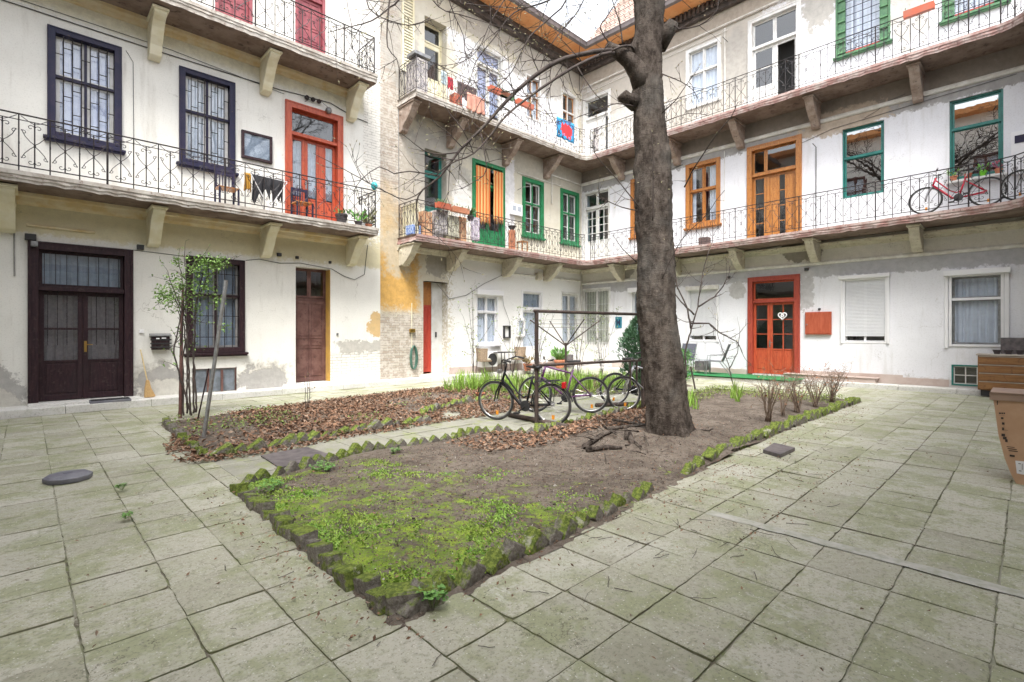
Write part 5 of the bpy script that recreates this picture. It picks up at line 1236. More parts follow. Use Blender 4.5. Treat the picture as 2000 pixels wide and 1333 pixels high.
def weeds(px, py, label, n=46, r=.10, h=.07, bed=None):
    x, y = G(px, py, .04); mb = MB(); att = []; st = MB()
    for _ in range(n):
        an = random.uniform(0,6.28); rr = r*math.sqrt(random.random()); p = Vector((x+rr*math.cos(an), y+rr*math.sin(an), .03+h*random.uniform(.4,1.2))); b = random.random()
        st.tube([(x+rr*.3*math.cos(an), y+rr*.3*math.sin(an), .02), tuple(p)], .0012, 3, cap=False)
        for q in range(3):
            nn = Vector((random.gauss(0,.3), random.gauss(0,.3), 1)).normalized(); t = nn.orthogonal().normalized(); t.rotate(Matrix.Rotation(q*2.1+b, 3, nn)); put_leaf(mb, att, p, nn, t, .024, .024, (.11+.08*b,.25+.12*b,.06+.03*b,1), .1)
    e = empty('weed', (x,y,.02), label, 'weed'); mb.build('leaves', M['leaf'], e, attr=att, recalc=False); st.build('stems', M['leaf'], e, recalc=False, attr=[(.2,.28,.1,1)]*len(st.f))
weeds(845,1178,'small clover clump outside the nearest corner of the mossy bed', 40, .07)
weeds(630,918,'clover clump among the stones by the iron plate', 60, .13); weeds(772,885,'tiny clover tuft inside the stones, right of the iron plate', 26, .07); weeds(535,955,'clover clump inside the left corner of the mossy bed', 40, .12)
weeds(237,953,'grass tuft in the joint by the round base', 14, .05, .04); weeds(247,1008,'grass tuft in a slab joint nearer than the round base', 12, .05, .03)
def stem_bush(name, base, stems, label, cat, leaf_clusters=(), leafc=(.2,.3,.08), lsize=.05, mat=None, group=None, twigL=.3, twd=3.0, tw_up=.4, leaves_on=.5, lvl=1, r0=.009):
    """stems: lists of points relative to the base"""
    global TW, BUD
    TW, BUD = MB(), MB(); bx, by, bz = base; e = empty(name, base, label, cat, group); B_ = MB(); att = []; LF = MB(); tips = []
    for st in stems:
        P3 = [Vector((bx+x, by+y, bz+z)) for x, y, z in st]; fine = []
        for k in range(len(P3)-1):
            m_ = max(2, int((P3[k+1]-P3[k]).length/.08))
            for q in range(m_): fine.append(P3[k].lerp(P3[k+1], q/m_)+Vector((random.gauss(0,.005),random.gauss(0,.005),0)))
        fine.append(P3[-1]); m_ = len(fine); rr = [r0*(1-.6*k/m_) for k in range(m_)]; B_.tube(fine, rr, 6)
        for k in range(m_//3, m_-1):
            if random.random() < twd*.08*2:
                d = fine[k+1]-fine[k]; twig(fine[k], d.normalized()*.6+rv()*.8, twigL*random.uniform(.4,1), rr[k]*.6, lvl, tw_up)
        twig(fine[-1], (fine[-1]-fine[-2]), twigL*.8, rr[-1]*.8, lvl, tw_up)
    pts = [Vector(TW.v[k]) for k in range(0, len(TW.v), 5)]
    for p in pts:
        if random.random() < leaves_on:
            b = random.random(); put_leaf(LF, att, p, (rv()+Vector((0,0,1))).normalized(), rv(), lsize*random.uniform(.6,1.2), lsize*.55, (leafc[0]*(.6+.8*b), leafc[1]*(.6+.8*b), leafc[2]*(.6+.8*b), 1))
    for (cx, cy, cz, r, n_) in leaf_clusters:
        for _ in range(n_):
            q = rv()*r*random.random()**.5; p = Vector((bx+cx, by+cy, bz+cz))+q; b = random.random(); put_leaf(LF, att, p, (rv()+Vector((0,0,1.2))).normalized(), rv(), lsize*random.uniform(.6,1.3), lsize*.55, (leafc[0]*(.6+.8*b), leafc[1]*(.6+.8*b), leafc[2]*(.6+.8*b), 1))
    B_.build('stem', mat or M['twig'], e, smooth=True, recalc=False); TW.build('twigs', mat or M['twig'], e, recalc=False)
    if LF.v: LF.build('foliage', M['leaf'], e, attr=att, recalc=False)
    return e
RT = Vector((SU, -SV, 0)); FW = Vector((CU, CV, 0))           # picture-right and depth, on the ground
def rel(px_, z, dep=0, ref=0, d=8.7):
    v = RT*((px_-ref)/F_PX*d)+FW*dep; return (v.x, v.y, z)
bx, by = G(368, 812, .05); dB = CU*bx+CV*by
S_ = lambda L: [rel(x, EYE-.05+(Y0-y)*dB/F_PX, dp, 368, dB) for x, y, dp in L]
stem_bush('rose_bush', (bx,by,.05), [S_([(350,815,0),(353,700,0),(358,620,0),(352,560,.1),(335,510,.2)]), S_([(365,808,0),(362,700,.05),(350,620,.1),(322,570,.2),(304,585,.2)]), S_([(372,810,0),(368,700,0),(362,610,0),(372,540,-.1),(400,505,-.1)]),
  S_([(378,808,0),(372,690,.1),(375,600,.1),(390,530,.1),(430,512,.1)]), S_([(384,806,0),(378,690,0),(384,590,0),(405,540,0),(440,520,0)]), S_([(358,812,0),(350,690,.1),(362,640,.1),(345,580,0),(330,540,0)]), S_([(374,812,0),(346,690,-.1),(352,660,-.1),(372,560,-.1),(360,500,0)])],
  'tall leafy rose bush with bundled brown stems at the leaf bed corner', 'bush', [(*rel(x, EYE-.05+(Y0-y)*dB/F_PX, 0, 368, dB), r, n_) for x, y, r, n_ in ((352,560,.30,260),(330,590,.22,150),(312,575,.15,70),(392,520,.24,260),(428,515,.16,130),(380,600,.2,70),(425,590,.16,50),(440,640,.12,26),(345,510,.12,50),(400,560,.22,130))],
  (.20,.33,.09), .06, twigL=.35, twd=2.2, leaves_on=.3, r0=.016)
x, y = G(352, 812, .05); mb = MB(); mb.tube([(x,y,.0),(x+.02,y,1.5),(x+.05,y+.02,2.35)], [.028,.025,.018], 8, wob=.06); tag(mb.build('wooden_stake', M['brown_door'], loc=(x,y,0)), 'dark wooden stake tied among the rose stems', 'stake')
x, y = G(600, 800, .05); stem_bush('sapling', (x,y,.04), [[(0,0,0),(.02,.01,.35),(.0,.0,.72)],[(.03,0,0),(.04,-.01,.3),(.03,0,.62)],[(-.03,0,0),(-.03,.02,.3),(-.05,0,.55)]], 'small bare sapling with thorny stems in front of the brown door', 'sapling', leaves_on=.08, leafc=(.3,.2,.1), twigL=.16, r0=.007)
def scr_bush(name, pb, top, n_, spread, label, cat, z0=.04, **k):
    x, y = G(*pb, z0); d = CU*x+CV*y; H_ = EYE+(Y0-top)*d/F_PX-z0; st = []
    for q in range(n_):
        an = random.uniform(0,6.28); s = spread*random.uniform(.3,1); st.append([(random.uniform(-.04,.04), random.uniform(-.04,.04), 0), (s*.4*math.cos(an), s*.4*math.sin(an), H_*.4), (s*.8*math.cos(an+.2), s*.8*math.sin(an+.2), H_*.75), (s*math.cos(an), s*math.sin(an), H_*random.uniform(.75,.95))])
    return stem_bush(name, (x,y,z0), st, label, cat, **k)
HG = 'leafless reddish shrubs along the stone edge right of the trunk'
M['hedge_twig'] = vary('reddish_twig', (.17,.12,.09), (.28,.21,.15), 8, .85, .2)
for pb, top, sp_, lab in (((1500,825),735,.26,'nearest and loosest bare shrub right of the trunk'), ((1557,806),738,.30,'bushy bare shrub in the middle of the right edge'), ((1592,795),728,.30,'bare reddish shrub, next to last at the right end of the bed'), ((1625,786),722,.30,'dense bare shrub at the right end of the bed')):
    scr_bush('bare_shrub', pb, top, 14, sp_, lab, 'shrub', mat=M['hedge_twig'], r0=.008, twigL=.30, twd=7, leaves_on=.03, leafc=(.45,.2,.1), lvl=2, group=HG, tw_up=.6)
scr_bush('bare_shrub', (1530,812), 742, 6, .2, 'thin bare shrub between the nearest and the bushy one', 'shrub', mat=M['hedge_twig'], twigL=.2, twd=3.5, leaves_on=.02, leafc=(.45,.2,.1), lvl=1, group=HG, tw_up=.6)
# small bare trees behind the big trunk
x, y = 10.6, 5.9; d = CU*x+CV*y; S2 = lambda L: [rel(a, EYE-.04+(Y0-b)*d/F_PX, dp, 1340, d) for a, b, dp in L]
x, y = D(1340, 760, d).x, D(1340, 760, d).y
stem_bush('small_bare_tree', (x,y,.04), [S2([(1340,738,0),(1338,687,0),(1350,642,0),(1363,600,0),(1368,560,0),(1376,520,0),(1385,488,0)]), S2([(1350,642,0),(1342,600,0),(1325,560,.1),(1318,510,.1)]), S2([(1363,600,0),(1395,580,0),(1412,560,0),(1425,540,.1)]), S2([(1350,632,0),(1385,632,0),(1405,650,0),(1440,668,.0),(1450,690,0)]), S2([(1356,615,0),(1330,590,0),(1315,570,0)])],
  'slender bare young tree with upswept twigs right behind the trunk', 'tree', twigL=.75, twd=2.6, leaves_on=.05, leafc=(.35,.3,.12), lvl=2, r0=.022, tw_up=.8)
x, y = 12.4, 5.0; d = CU*x+CV*y; S3 = lambda L: [rel(a, EYE-.04+(Y0-b)*d/F_PX, dp, 1437, d) for a, b, dp in L]; x, y = D(1437, 770, d).x, D(1437, 770, d).y
stem_bush('small_bare_tree', (x,y,.04), [S3([(1437,768,0),(1428,740,0),(1422,708,0),(1410,680,0),(1402,655,0),(1402,620,0)]), S3([(1425,720,0),(1440,690,0),(1445,650,0)])], 'thin forked sapling in front of the reclining mesh chair', 'tree', twigL=.5, twd=2, leaves_on=.05, leafc=(.35,.3,.12), lvl=1, r0=.013, tw_up=.6)
x, y = G(1358, 758, .05); mb = MB(); mb.tube([(x,y,0), tuple(Vector((x,y,.6))-RT*.12)], .022, 7); tag(mb.build('wooden_stake', M['twig'], loc=(x,y,0)), 'short leaning stake beside the trunk, in front of the bare young tree', 'stake')
# leafy thin shrubs in the far bed
for pb, top, lab in (((925,748),560,'sparse budding shrub in front of the white window'), ((1000,745),600,'sparse budding shrub left of the carpet frame'), ((1130,745),610,'airy shrub with new leaves behind the clothes dryer'), ((1175,745),590,'airy shrub with new leaves in front of the lattice door'), ((1050,742),580,'sparse budding shrub behind the carpet frame post')):
    x, y = G(*pb, .04); far = 15.2; s = far/(CU*x+CV*y); x, y = (x*s, y*s) if s < 1 else (x, y)
    z0 = .05; d = CU*x+CV*y; H_ = EYE+(Y0-top)*d/F_PX; st = []
    for q in range(6):
        an = random.uniform(0,6.28); s_ = random.uniform(.15,.6); st.append([(0,0,0),(s_*.3*math.cos(an), s_*.3*math.sin(an), H_*.4),(s_*math.cos(an), s_*math.sin(an), H_*random.uniform(.6,.9))])
    stem_bush('thin_shrub', (x,y,z0), st, lab, 'shrub', mat=M['twig'], twigL=.45, twd=1.6, leaves_on=.30, leafc=(.26,.34,.12), lsize=.07, lvl=1, r0=.008)
# dark evergreen
x, y = 12.1, 7.4; d = CU*x+CV*y; p = D(1250, 700, d); e = empty('evergreen_bush', (p.x,p.y,.04), 'dense dark evergreen bush half hidden by the left side of the trunk', 'bush'); mb = MB(); att = []
for _ in range(9000):
    z = random.random()**.8*1.9; r = .62*(math.sin(min(1, z/1.9*1.02)*math.pi)**.6+.08)*(.75+.3*mnoise.noise(Vector((z*2,_*.01,0)))); an = random.uniform(0,6.28); r *= 1+.45*mnoise.noise(Vector((math.cos(an)*1.3, math.sin(an)*1.3, z*1.9))); z += .22*mnoise.noise(Vector((math.cos(an)*2, math.sin(an)*2, 4))); rd_ = random.random()**.3; q = Vector((math.cos(an)*r*rd_, math.sin(an)*r*rd_, z)); 
    if mnoise.noise(q*4) < -.25: continue
    b = random.random(); put_leaf(mb, att, Vector((p.x,p.y,.05))+q, rv(), (Vector((q.x,q.y,.5)).normalized()+rv()*.4).normalized(), .11, .028, (.055+.06*b,.13+.09*b,.07+.05*b,1))
mb.build('foliage', M['leaf'], e, attr=att, recalc=False); mb = MB(); mb.tube([(p.x,p.y,0),(p.x,p.y,1.3)], [.05,.02], 7); mb.build('stem', M['twig'], e)
x, y = G(1338, 742, .04); e = empty('evergreen_bush', (x,y,.04), 'low glossy evergreen just right of the big trunk', 'bush'); mb = MB(); att = []
for _ in range(1500):
    q = Vector((random.gauss(0,.17), random.gauss(0,.17), random.uniform(.02,.95))); b = random.random(); put_leaf(mb, att, Vector((x-.1,y+.1,.05))+q, rv(), rv(), .07, .035, (.06+.06*b,.16+.1*b,.06,1))
mb.build('foliage', M['leaf'], e, attr=att, recalc=False)
# bulb leaves
def bulbs(name, spots, h, label):
    mb = MB(); att = []
    for (x, y) in spots:
        for _ in range(random.randint(9,16)):
            an = random.uniform(0,6.28); L = h*random.uniform(.6,1.15); tl = random.uniform(.1,.45); d = Vector((math.cos(an)*tl, math.sin(an)*tl, 1)).normalized(); s = Vector((-math.sin(an), math.cos(an), 0)); p = Vector((x+random.gauss(0,.03), y+random.gauss(0,.03), .03)); b = random.random(); c = (.17+.14*b,.30+.17*b,.04+.06*b,1); k = len(mb.v); w_ = random.uniform(.006,.011)
            q = p
            for t in range(4):
                mb.v += [tuple(q-s*w_*(1,1.1,.9,.25)[t]), tuple(q+s*w_*(1,1.1,.9,.25)[t])]; q = q+d*L/3; d = (d+Vector((math.cos(an),math.sin(an),-.15))*.13*t).normalized()
            for t in range(3): mb.f.append([k+2*t,k+2*t+1,k+2*t+3,k+2*t+2]); att.append(c)
    tag(mb.build(name, M['leaf'], attr=att, recalc=False), label, kind='stuff')
sp_ = []
for _ in range(95):
    px, py = random.uniform(880,1245), random.uniform(748,772); x, y = G(px, py, .04)
    if inside((x,y), BED2): sp_.append((x,y))
for _ in range(60):
    x, y = random.uniform(8.3,11.5), random.uniform(7.6,9.4); sp_.append((x,y))
bulbs('bulb_leaves', sp_, .44, 'fresh green bulb leaves standing in the far bed')
bulbs('bulb_leaves', [G(px,py,.04) for px, py in ((1432,778),(1440,785),(1346,795),(1352,790),(1362,800),(1436,770),(1340,785),(1446,776))], .34, 'two tufts of bulb leaves right of the trunk')
bulbs('bulb_leaves', [G(px,py,.04) for px, py in ((872,762),(890,760),(905,764),(930,762),(880,768))], .34, 'bulb leaves at the left tip of the far green patch')
# ---------------- bicycles ----------------
random.seed(31)
M['rubber'] = vary('tyre_rubber', (.022,.022,.024), (.05,.048,.045), 6, .8, .2)
M['alu'] = vary('bare_aluminium', (.62,.62,.63), (.45,.45,.46), 8, .3, 0, metal=.9)
M['black_paint'] = vary('black_paint', (.010,.010,.012), (.02,.018,.02), 5, .45, 0, spec=.2)
M['silver_paint'] = vary('silver_paint', (.42,.43,.46), (.34,.35,.38), 5, .3, 0, metal=.5)
M['purple_paint'] = vary('purple_paint', (.14,.05,.16), (.22,.10,.22), 5, .35, 0)
M['red_paint'] = vary('bright_red_paint', (.55,.015,.05), (.45,.02,.04), 5, .25, 0)
M['red_lens'] = NT('red_lens', .2, (.45,.01,.015)).m
M['amber'] = NT('amber_reflector', .3, (.8,.30,.02)).m
def bicycle(label, paint, loc, heading, low=True, rack=False, fender=False, basket=False, steer=0, lean=0, tyre='rubber', lamp=False, r=.34, wb=1.04, flat_bar=False, name='bicycle', group=None):
    e = empty(name, (0,0,0), label, 'bicycle', group)
    fx, rx = wb/2, -wb/2; P = lambda x, z, y=0: (x, y, z)
    head_t, head_b = Vector((fx-.20,0,.86)), Vector((fx-.13,0,.66)); bb = Vector((-.06,0,.29)); seat_t = Vector((-.19,0,.78 if low else .80))
    f = MB()
    if low:
        f.tube([head_b+Vector((-.005,0,.03)), Vector((.16,0,.42)), Vector((.06,0,.31)), bb], .027, 8); f.tube([head_t+Vector((.02,0,-.04)), Vector((.10,0,.50)), Vector((-.02,0,.42)), bb+Vector((-.05,0,.18))], .015, 8)
    else:
        f.tube([head_b, bb], .021, 8); f.tube([head_t, seat_t+Vector((.01,0,-.07))], .018, 8)
    f.tube([bb, seat_t], .02, 8); f.tube([head_t, head_b], .022, 8)
    for s in (-1, 1):
        f.tube([bb+Vector((0,s*.02,0)), Vector((rx,s*.06,r))], .013, 6); f.tube([seat_t+Vector((.02,s*.01,-.09)), Vector((rx,s*.06,r))], .012, 6)
    f.build('frame', M[paint], e, smooth=True)
    h = MB()
    Rs = Matrix.Rotation(steer, 3, (head_t-head_b).normalized()); piv = head_b
    def st(p): return tuple(piv+Rs@(Vector(p)-piv))
    k_ = MB()
    for s in (-1, 1): k_.tube([st(head_b+Vector((.0,s*.045,-.01))), st((fx-.04,s*.055,.5)), st((fx,s*.055,r))], [.018,.015,.012], 6)
    k_.tube([st(head_b+Vector((0,-.05,-.005))), st(head_b+Vector((0,.05,-.005)))], .014, 6); k_.build('fork', M[paint if not flat_bar else 'alu'], e)
    ht = head_t+Vector((-.03,0,.12)); h.tube([st(head_t), st(ht)], .016, 6)
    if flat_bar: h.tube([st(ht+Vector((-.03,-.29,.03))), st(ht+Vector((.02,-.12,0))), st(ht+Vector((.02,.12,0))), st(ht+Vector((-.03,.29,.03)))], .011, 6)
    else: h.tube([st(ht+Vector((-.20,-.27,.06))), st(ht+Vector((-.06,-.25,.09))), st(ht+Vector((.04,-.12,.05))), st(ht+Vector((.03,0,0))), st(ht+Vector((.04,.12,.05))), st(ht+Vector((-.06,.25,.09))), st(ht+Vector((-.20,.27,.06)))], .011, 6)
    hb = h.build('handlebar', M['alu' if not low or flat_bar else 'black_paint'], e, smooth=True)
    for s in (-1, 1):
        g = MB(); a, b = ((ht+Vector((-.03,s*.29,.03)), ht+Vector((.0,s*.18,.01))) if flat_bar else (ht+Vector((-.20,s*.27,.06)), ht+Vector((-.09,s*.255,.085))))
        g.tube([st(a), st(b)], .017, 8); g.build('grip', M['dark'], hb)
    for cx, front in ((fx, True), (rx, False)):
        tf = st if front else (lambda p: tuple(p))
        n_ = 40; sp = MB(); ty = MB(); ri = MB()
        def ring(mb, rr, t, wd, m_):
            rg = []
            for i in range(n_):
                an = 2*math.pi*i/n_; rg.append([])
                for q in range(m_):
                    b_ = 2*math.pi*q/m_; rad = rr+t*math.cos(b_); rg[-1].append(len(mb.v)); mb.v.append(tf((cx+rad*math.cos(an), wd*math.sin(b_), r+rad*math.sin(an))))
            for i in range(n_):
                for q in range(m_): mb.f.append([rg[i][q], rg[(i+1)%n_][q], rg[(i+1)%n_][(q+1)%m_], rg[i][(q+1)%m_]])
        ring(ty, r-.022, .022, .023, 8); ring(ri, r-.045, .010, .012, 6)
        for i in range(18):
            an = 2*math.pi*i/18; sd = .02 if i % 2 else -.02; sp.tube([tf((cx+.02*math.cos(an+.5), sd, r+.02*math.sin(an+.5))), tf((cx+(r-.05)*math.cos(an), 0, r+(r-.05)*math.sin(an)))], .0014, 3, cap=False)
        sp.tube([tf((cx,-.05,r)), tf((cx,.05,r))], .018, 8)
        if not front: sp.tube([(cx,-.035,r),(cx,-.02,r)], .045, 12)
        w_ = sp.build('wheel', M['alu'], e); ty.build('tyre', M[tyre], w_, smooth=True); ri.build('rim', M['alu'], w_, smooth=True)
        rf = MB(); rf.box(0,0,0,0,0,0) if False else None
        p = Vector(tf((cx-.02, .0, .13))); rf.obox(p, (.022,0,0), (0,.006,0), (0,0,.035)); rf.build('reflector', M['amber'], w_)
        if fender:
            fm = MB(); a0, a1 = (R(15), R(165)) if front else (R(-5), R(170)); pts = []
            for q in range(17): an = a0+(a1-a0)*q/16; pts.append(an)
            for p0, p1 in zip(pts, pts[1:]):
                rr = r+.022
                c_ = [tf((cx+rr*math.cos(p0),-.028,r+rr*math.sin(p0))), tf((cx+rr*math.cos(p1),-.028,r+rr*math.sin(p1))), tf((cx+(rr+.008)*math.cos(p1),0,r+(rr+.008)*math.sin(p1))), tf((cx+(rr+.008)*math.cos(p0),0,r+(rr+.008)*math.sin(p0)))]
                fm.face(c_); fm.face([(c_[2][0],c_[2][1],c_[2][2]), c_[3], tf((cx+rr*math.cos(p0),.028,r+rr*math.sin(p0))), tf((cx+rr*math.cos(p1),.028,r+rr*math.sin(p1)))])
            fm.build('mudguard', M[paint], e, smooth=True, recalc=False)
    s_ = MB(); top = seat_t+(seat_t-bb).normalized()*.14; s_.tube([seat_t, top], .012, 6); s_.build('seat_post', M['alu'], e)
    s_ = MB(); pr = [(-.13,.075,.028),(-.10,.085,.03),(-.03,.055,.028),(.05,.025,.022),(.13,.014,.012)]
    rg = []
    for x, w_, t in pr:
        rg.append([])
        for q in range(8): b_ = 2*math.pi*q/8; rg[-1].append(len(s_.v)); s_.v.append((top.x+x+.02, w_*math.cos(b_), top.z+.02+t*math.sin(b_)))
    for a, b in zip(rg, rg[1:]):
        for q in range(8): s_.f.append([a[q], a[(q+1)%8], b[(q+1)%8], b[q]])
    s_.f.append(rg[0][::-1]); s_.f.append(rg[-1]); s_.build('saddle', M['dark'], e, smooth=True)
    c = MB(); c.lathe((bb.x, .045, bb.z), [(.02,-.01),(.09,-.006),(.09,.004),(.02,.008)], 20, 'y'); c.tube([(bb.x,-.06,bb.z),(bb.x,.06,bb.z)], .014, 8); c.tube([(bb.x,.065,bb.z),(bb.x+.12,.07,bb.z-.11)], .011, 6); c.tube([(bb.x,-.065,bb.z),(bb.x-.12,-.07,bb.z+.11)], .011, 6)
    c.tube([(bb.x,.045,bb.z+.088),(rx,.04,r+.04)], .004, 4); c.tube([(bb.x,.045,bb.z-.088),(rx,.04,r-.04)], .004, 4)
    cr = c.build('crank', M['dark' if paint != 'silver_paint' else 'alu'], e)
    for x, y, z in ((bb.x+.12,.115,bb.z-.11),(bb.x-.12,-.115,bb.z+.11)): MB().obox((x,y,z), (.045,0,0), (0,.042,0), (0,0,.012)).build('pedal', M['dark'], cr)
    if rack:
        k_ = MB()
        for s in (-1, 1): k_.tube([(rx+.28,s*.05,.70),(rx-.18,s*.06,.74)], .007, 5); k_.tube([(rx,s*.065,r),(rx-.05,s*.06,.735)], .006, 5)
        for q in range(5): k_.tube([(rx+.2-q*.09,-.055,.715),(rx+.2-q*.09,.055,.715)], .005, 4)
        k_.build('rear_rack', M['dark'], e)
        MB().obox((rx-.22,0,.66), (.03,0,0), (0,.045,0), (0,0,.05)).build('tail_light', M['red_lens'], e, bevel=.012)
        kk = MB(); kk.tube([(-.12,-.04,.27),(-.2,-.2,.02)], .008, 5); kk.build('kickstand', M['alu'], e)
    if basket:
        k_ = MB(); c0 = Vector((fx+.02,0,.72))
        for zz, w_ in ((0,.11),(.08,.125),(.17,.14)): k_.tube([st(c0+Vector((-w_,-w_,zz))), st(c0+Vector((w_,-w_,zz))), st(c0+Vector((w_,w_,zz))), st(c0+Vector((-w_,w_,zz))), st(c0+Vector((-w_,-w_,zz)))], .004, 4)
        for q in range(9):
            t = -1+q*.25
            for (x, y) in ((t,-1),(t,1),(-1,t),(1,t)): k_.tube([st(c0+Vector((x*.11,y*.11,0))), st(c0+Vector((x*.14,y*.14,.17)))], .0025, 3)
        k_.build('basket', M['iron'], e)
    if lamp: MB().obox(st((fx-.09,0,.84)), (.035,0,0), (0,.035,0), (0,0,.035)).build('headlight', M['alu'], e, bevel=.015)
    cb = MB(); cb.tube([st(ht+Vector((0,.1,.04))), st(ht+Vector((.12,.06,-.02))), st(head_b+Vector((.05,.03,.05))), (.0,.02,.45)], .0035, 4); cb.tube([st(ht+Vector((0,-.1,.04))), st(ht+Vector((.10,-.06,-.05))), st(head_b+Vector((.03,-.03,.02)))], .0035, 4); cb.build('cable', M['dark'], e)
    e.location = loc; e.rotation_euler = (lean, 0, heading)
    return e
def bike_at(label, paint, rear, front, z, **k):
    mx, my = (rear[0]+front[0])/2, (rear[1]+front[1])/2; return bicycle(label, paint, (mx, my, z), math.atan2(front[1]-rear[1], front[0]-rear[0]), **k)
bike_at('black step-through bicycle with rear rack and red tail light, nearest in the rack', 'black_paint', (6.10,5.36), (5.78,6.35), .004, rack=True, fender=True, steer=.06, lean=-.05, lamp=True)
bike_at('purple and silver bicycle leaning behind the black one, amber reflectors on its wheels', 'purple_paint', (7.52,5.66), (6.86,6.46), .004, low=False, flat_bar=True, lean=.05, basket=True, steer=-.3)
bike_at('grey bicycle facing the viewer end-on beside the trunk', 'silver_paint', (9.05,4.98), (8.22,5.34), .004, low=False, flat_bar=True, steer=-.25, lean=-.04)
bike_at('dark bicycle seen side-on between the frame and the trunk', 'black_paint', (8.69,5.96), (9.62,5.42), .004, low=False, lean=.05)
ra, fa = C(1928, 0, .80)[0], C(1807, 0, .80)[0]
bike_at('red step-through bicycle propped against the first floor railing', 'red_paint', (XC-.80,-ra), (XC-.80,-fa), 4.445, low=True, fender=False, lean=.06, flat_bar=True, wb=abs(ra-fa)) 
bike_at('purple bicycle at the rounded end of the first floor balcony', 'purple_paint', (XC-1.35,-.75), (XC-.95,.12), 4.455, low=False, flat_bar=True, lean=0)

# ---------------- iron frames in the bed ----------------
M['rust'] = vary('rusty_iron', (.045,.034,.030), (.095,.066,.054), 9, .75, .4, 60, c3=(.03,.025,.024))
x0, y0_ = G(1048, 830); x1, y1 = G(1246, 803); d0_ = CU*x0+CV*y0_; ztop = EYE+(Y0-608)*d0_/F_PX; zmid = EYE+(Y0-714)*d0_/F_PX
fe = empty('carpet_frame', (x0,y0_,0), 'rusty iron carpet beating frame with a top pipe and a lower rail over the bicycles', 'frame')
MB().box(x0-.025,x0+.025,y0_-.025,y0_+.025,0,ztop).build('post', M['rust'], fe, bevel=.006)
P2 = Vector((x0,y0_,0)).lerp(Vector((x1,y1,0)), 1.06); MB().box(P2.x-.03,P2.x+.03,P2.y-.03,P2.y+.03,0,ztop).build('post', M['rust'], fe, bevel=.006)
dv = (P2-Vector((x0,y0_,0))).normalized()
a = Vector((x0,y0_,ztop))-dv*.05; MB().tube([a, Vector((P2.x,P2.y,ztop))+dv*.1], .027, 10).build('top_pipe', M['rust'], fe, smooth=True)
a = Vector((x0,y0_,zmid))-dv*.06; MB().tube([a, Vector((P2.x,P2.y,zmid))+dv*.1], .024, 10).build('lower_rail', M['rust'], fe, smooth=True)
mb = MB()
for t in (.86,.93): q = Vector((x0,y0_,zmid)).lerp(Vector((P2.x,P2.y,zmid)), t); mb.tube([tuple(q), (q.x,q.y,.45)], .018, 7)
mb.build('hook', M['rust'], fe)
p = G(995,812,.03); q = G(1108,836,.03); d_ = Vector((q[0]-p[0],q[1]-p[1],0)).normalized(); MB().tube([(p[0],p[1],.045),(q[0],q[1],.045)], .045, 12).build('pipe', M['rust'], None, smooth=True, loc=(p[0],p[1],0), label='thick grey pipe lying on the ground under the black bicycle', category='pipe')
pa = (8.75,5.75); MB().tube([(8.2,6.05,.045),(9.7,5.15,.045)], .04, 12).build('pipe', M['rust'], None, smooth=True, loc=(8.2,6.05,0), label='thick pipe lying under the dark bicycle near the trunk', category='pipe')
# rotary clothes dryer behind it
dd = 13.0; p = D(1105, 700, dd); z1 = p.z; z2 = EYE+(Y0-676)*dd/F_PX; z3 = EYE+(Y0-626)*dd/F_PX
ce = empty('clothes_dryer', (p.x,p.y,0), 'rusty rotary clothes dryer with four arms behind the carpet frame', 'clothes dryer')
MB().tube([(p.x,p.y,0),(p.x,p.y,z2+.08)], .028, 8).build('pole', M['rust'], ce)
tips = []
for k in range(4):
    an = R(20+90*k); v = RT*math.cos(an)*1.0+FW*math.sin(an)*1.0; t_ = Vector((p.x,p.y,z3))+v; tips.append(t_); MB().tube([(p.x,p.y,z2), tuple(t_)], .016, 7).build('arm', M['rust'], ce)
ln = MB()
for s in (1,.86,.72): 
    q = [Vector((p.x,p.y,z2)).lerp(t, s) for t in tips]; ln.tube([*q, q[0]], .004, 4)
ln.build('line', M['pipe'], ce)
# galvanised post leaning in the bed corner
b = G(397,857,.03); dB_ = CU*b[0]+CV*b[1]; tp = D(442, 548, dB_+.15)
m_ = MB(); a = Vector((b[0],b[1],0)); v = (tp-a).normalized(); s = RT.cross(v).normalized(); m_.obox((a+tp)/2, RT*.022, s*.012, (tp-a)/2); m_.obox((a+tp)/2+RT*.02+s*.015, RT*.004, s*.02, (tp-a)/2)
m_.build('metal_post', M['galv'], None, loc=tuple(a), label='perforated galvanised post leaning at the corner of the leaf bed', category='post')
a = Vector((*G(384,826,.03),0)); MB().tube([a, D(408, 720, CU*a.x+CV*a.y)], .012, 6).build('wooden_stake', M['plum'], None, loc=tuple(a), label='thin dark stick leaning beside the galvanised post', category='stake')
# ---------------- things lying on the ground ----------------
M['slate'] = vary('dark_iron_plate', (.085,.075,.08), (.16,.14,.14), 9, .6, .5, 50)
M['rubber_disc'] = vary('grey_base', (.13,.13,.16), (.20,.20,.225), 4, .6, .3, 60)
pl = [G(*q) for q in ((509,893),(546,917),(651,893),(600,876))]
MB().prism(pl, 2, .006, .022).build('iron_plate', M['slate'], None, bevel=.003, loc=(*pl[0],0), label='flat dark iron plate lying on the path between the beds', category='plate')
c = G(133, 938); r_ = .195
m_ = MB(); m_.lathe((c[0],c[1],.004), [(r_*.98,0),(r_,.02),(r_,.045),(r_*.86,.062),(r_*.25,.072),(.04,.072),(.04,.078),(.001,.078)], 10); m_.build('parasol_base', M['rubber_disc'], None, bevel=.004, loc=(c[0],c[1],0), label='round grey faceted parasol base lying on the paving at the left', category='base')
pl = [G(1490,886),G(1524,896),G(1553,882),G(1512,872)]; MB().prism(pl, 2, .004, .05).build('loose_slab', M['slate'], None, bevel=.006, loc=(*pl[0],0), label='loose dark stone slab lying by the row of edging stones', category='slab')
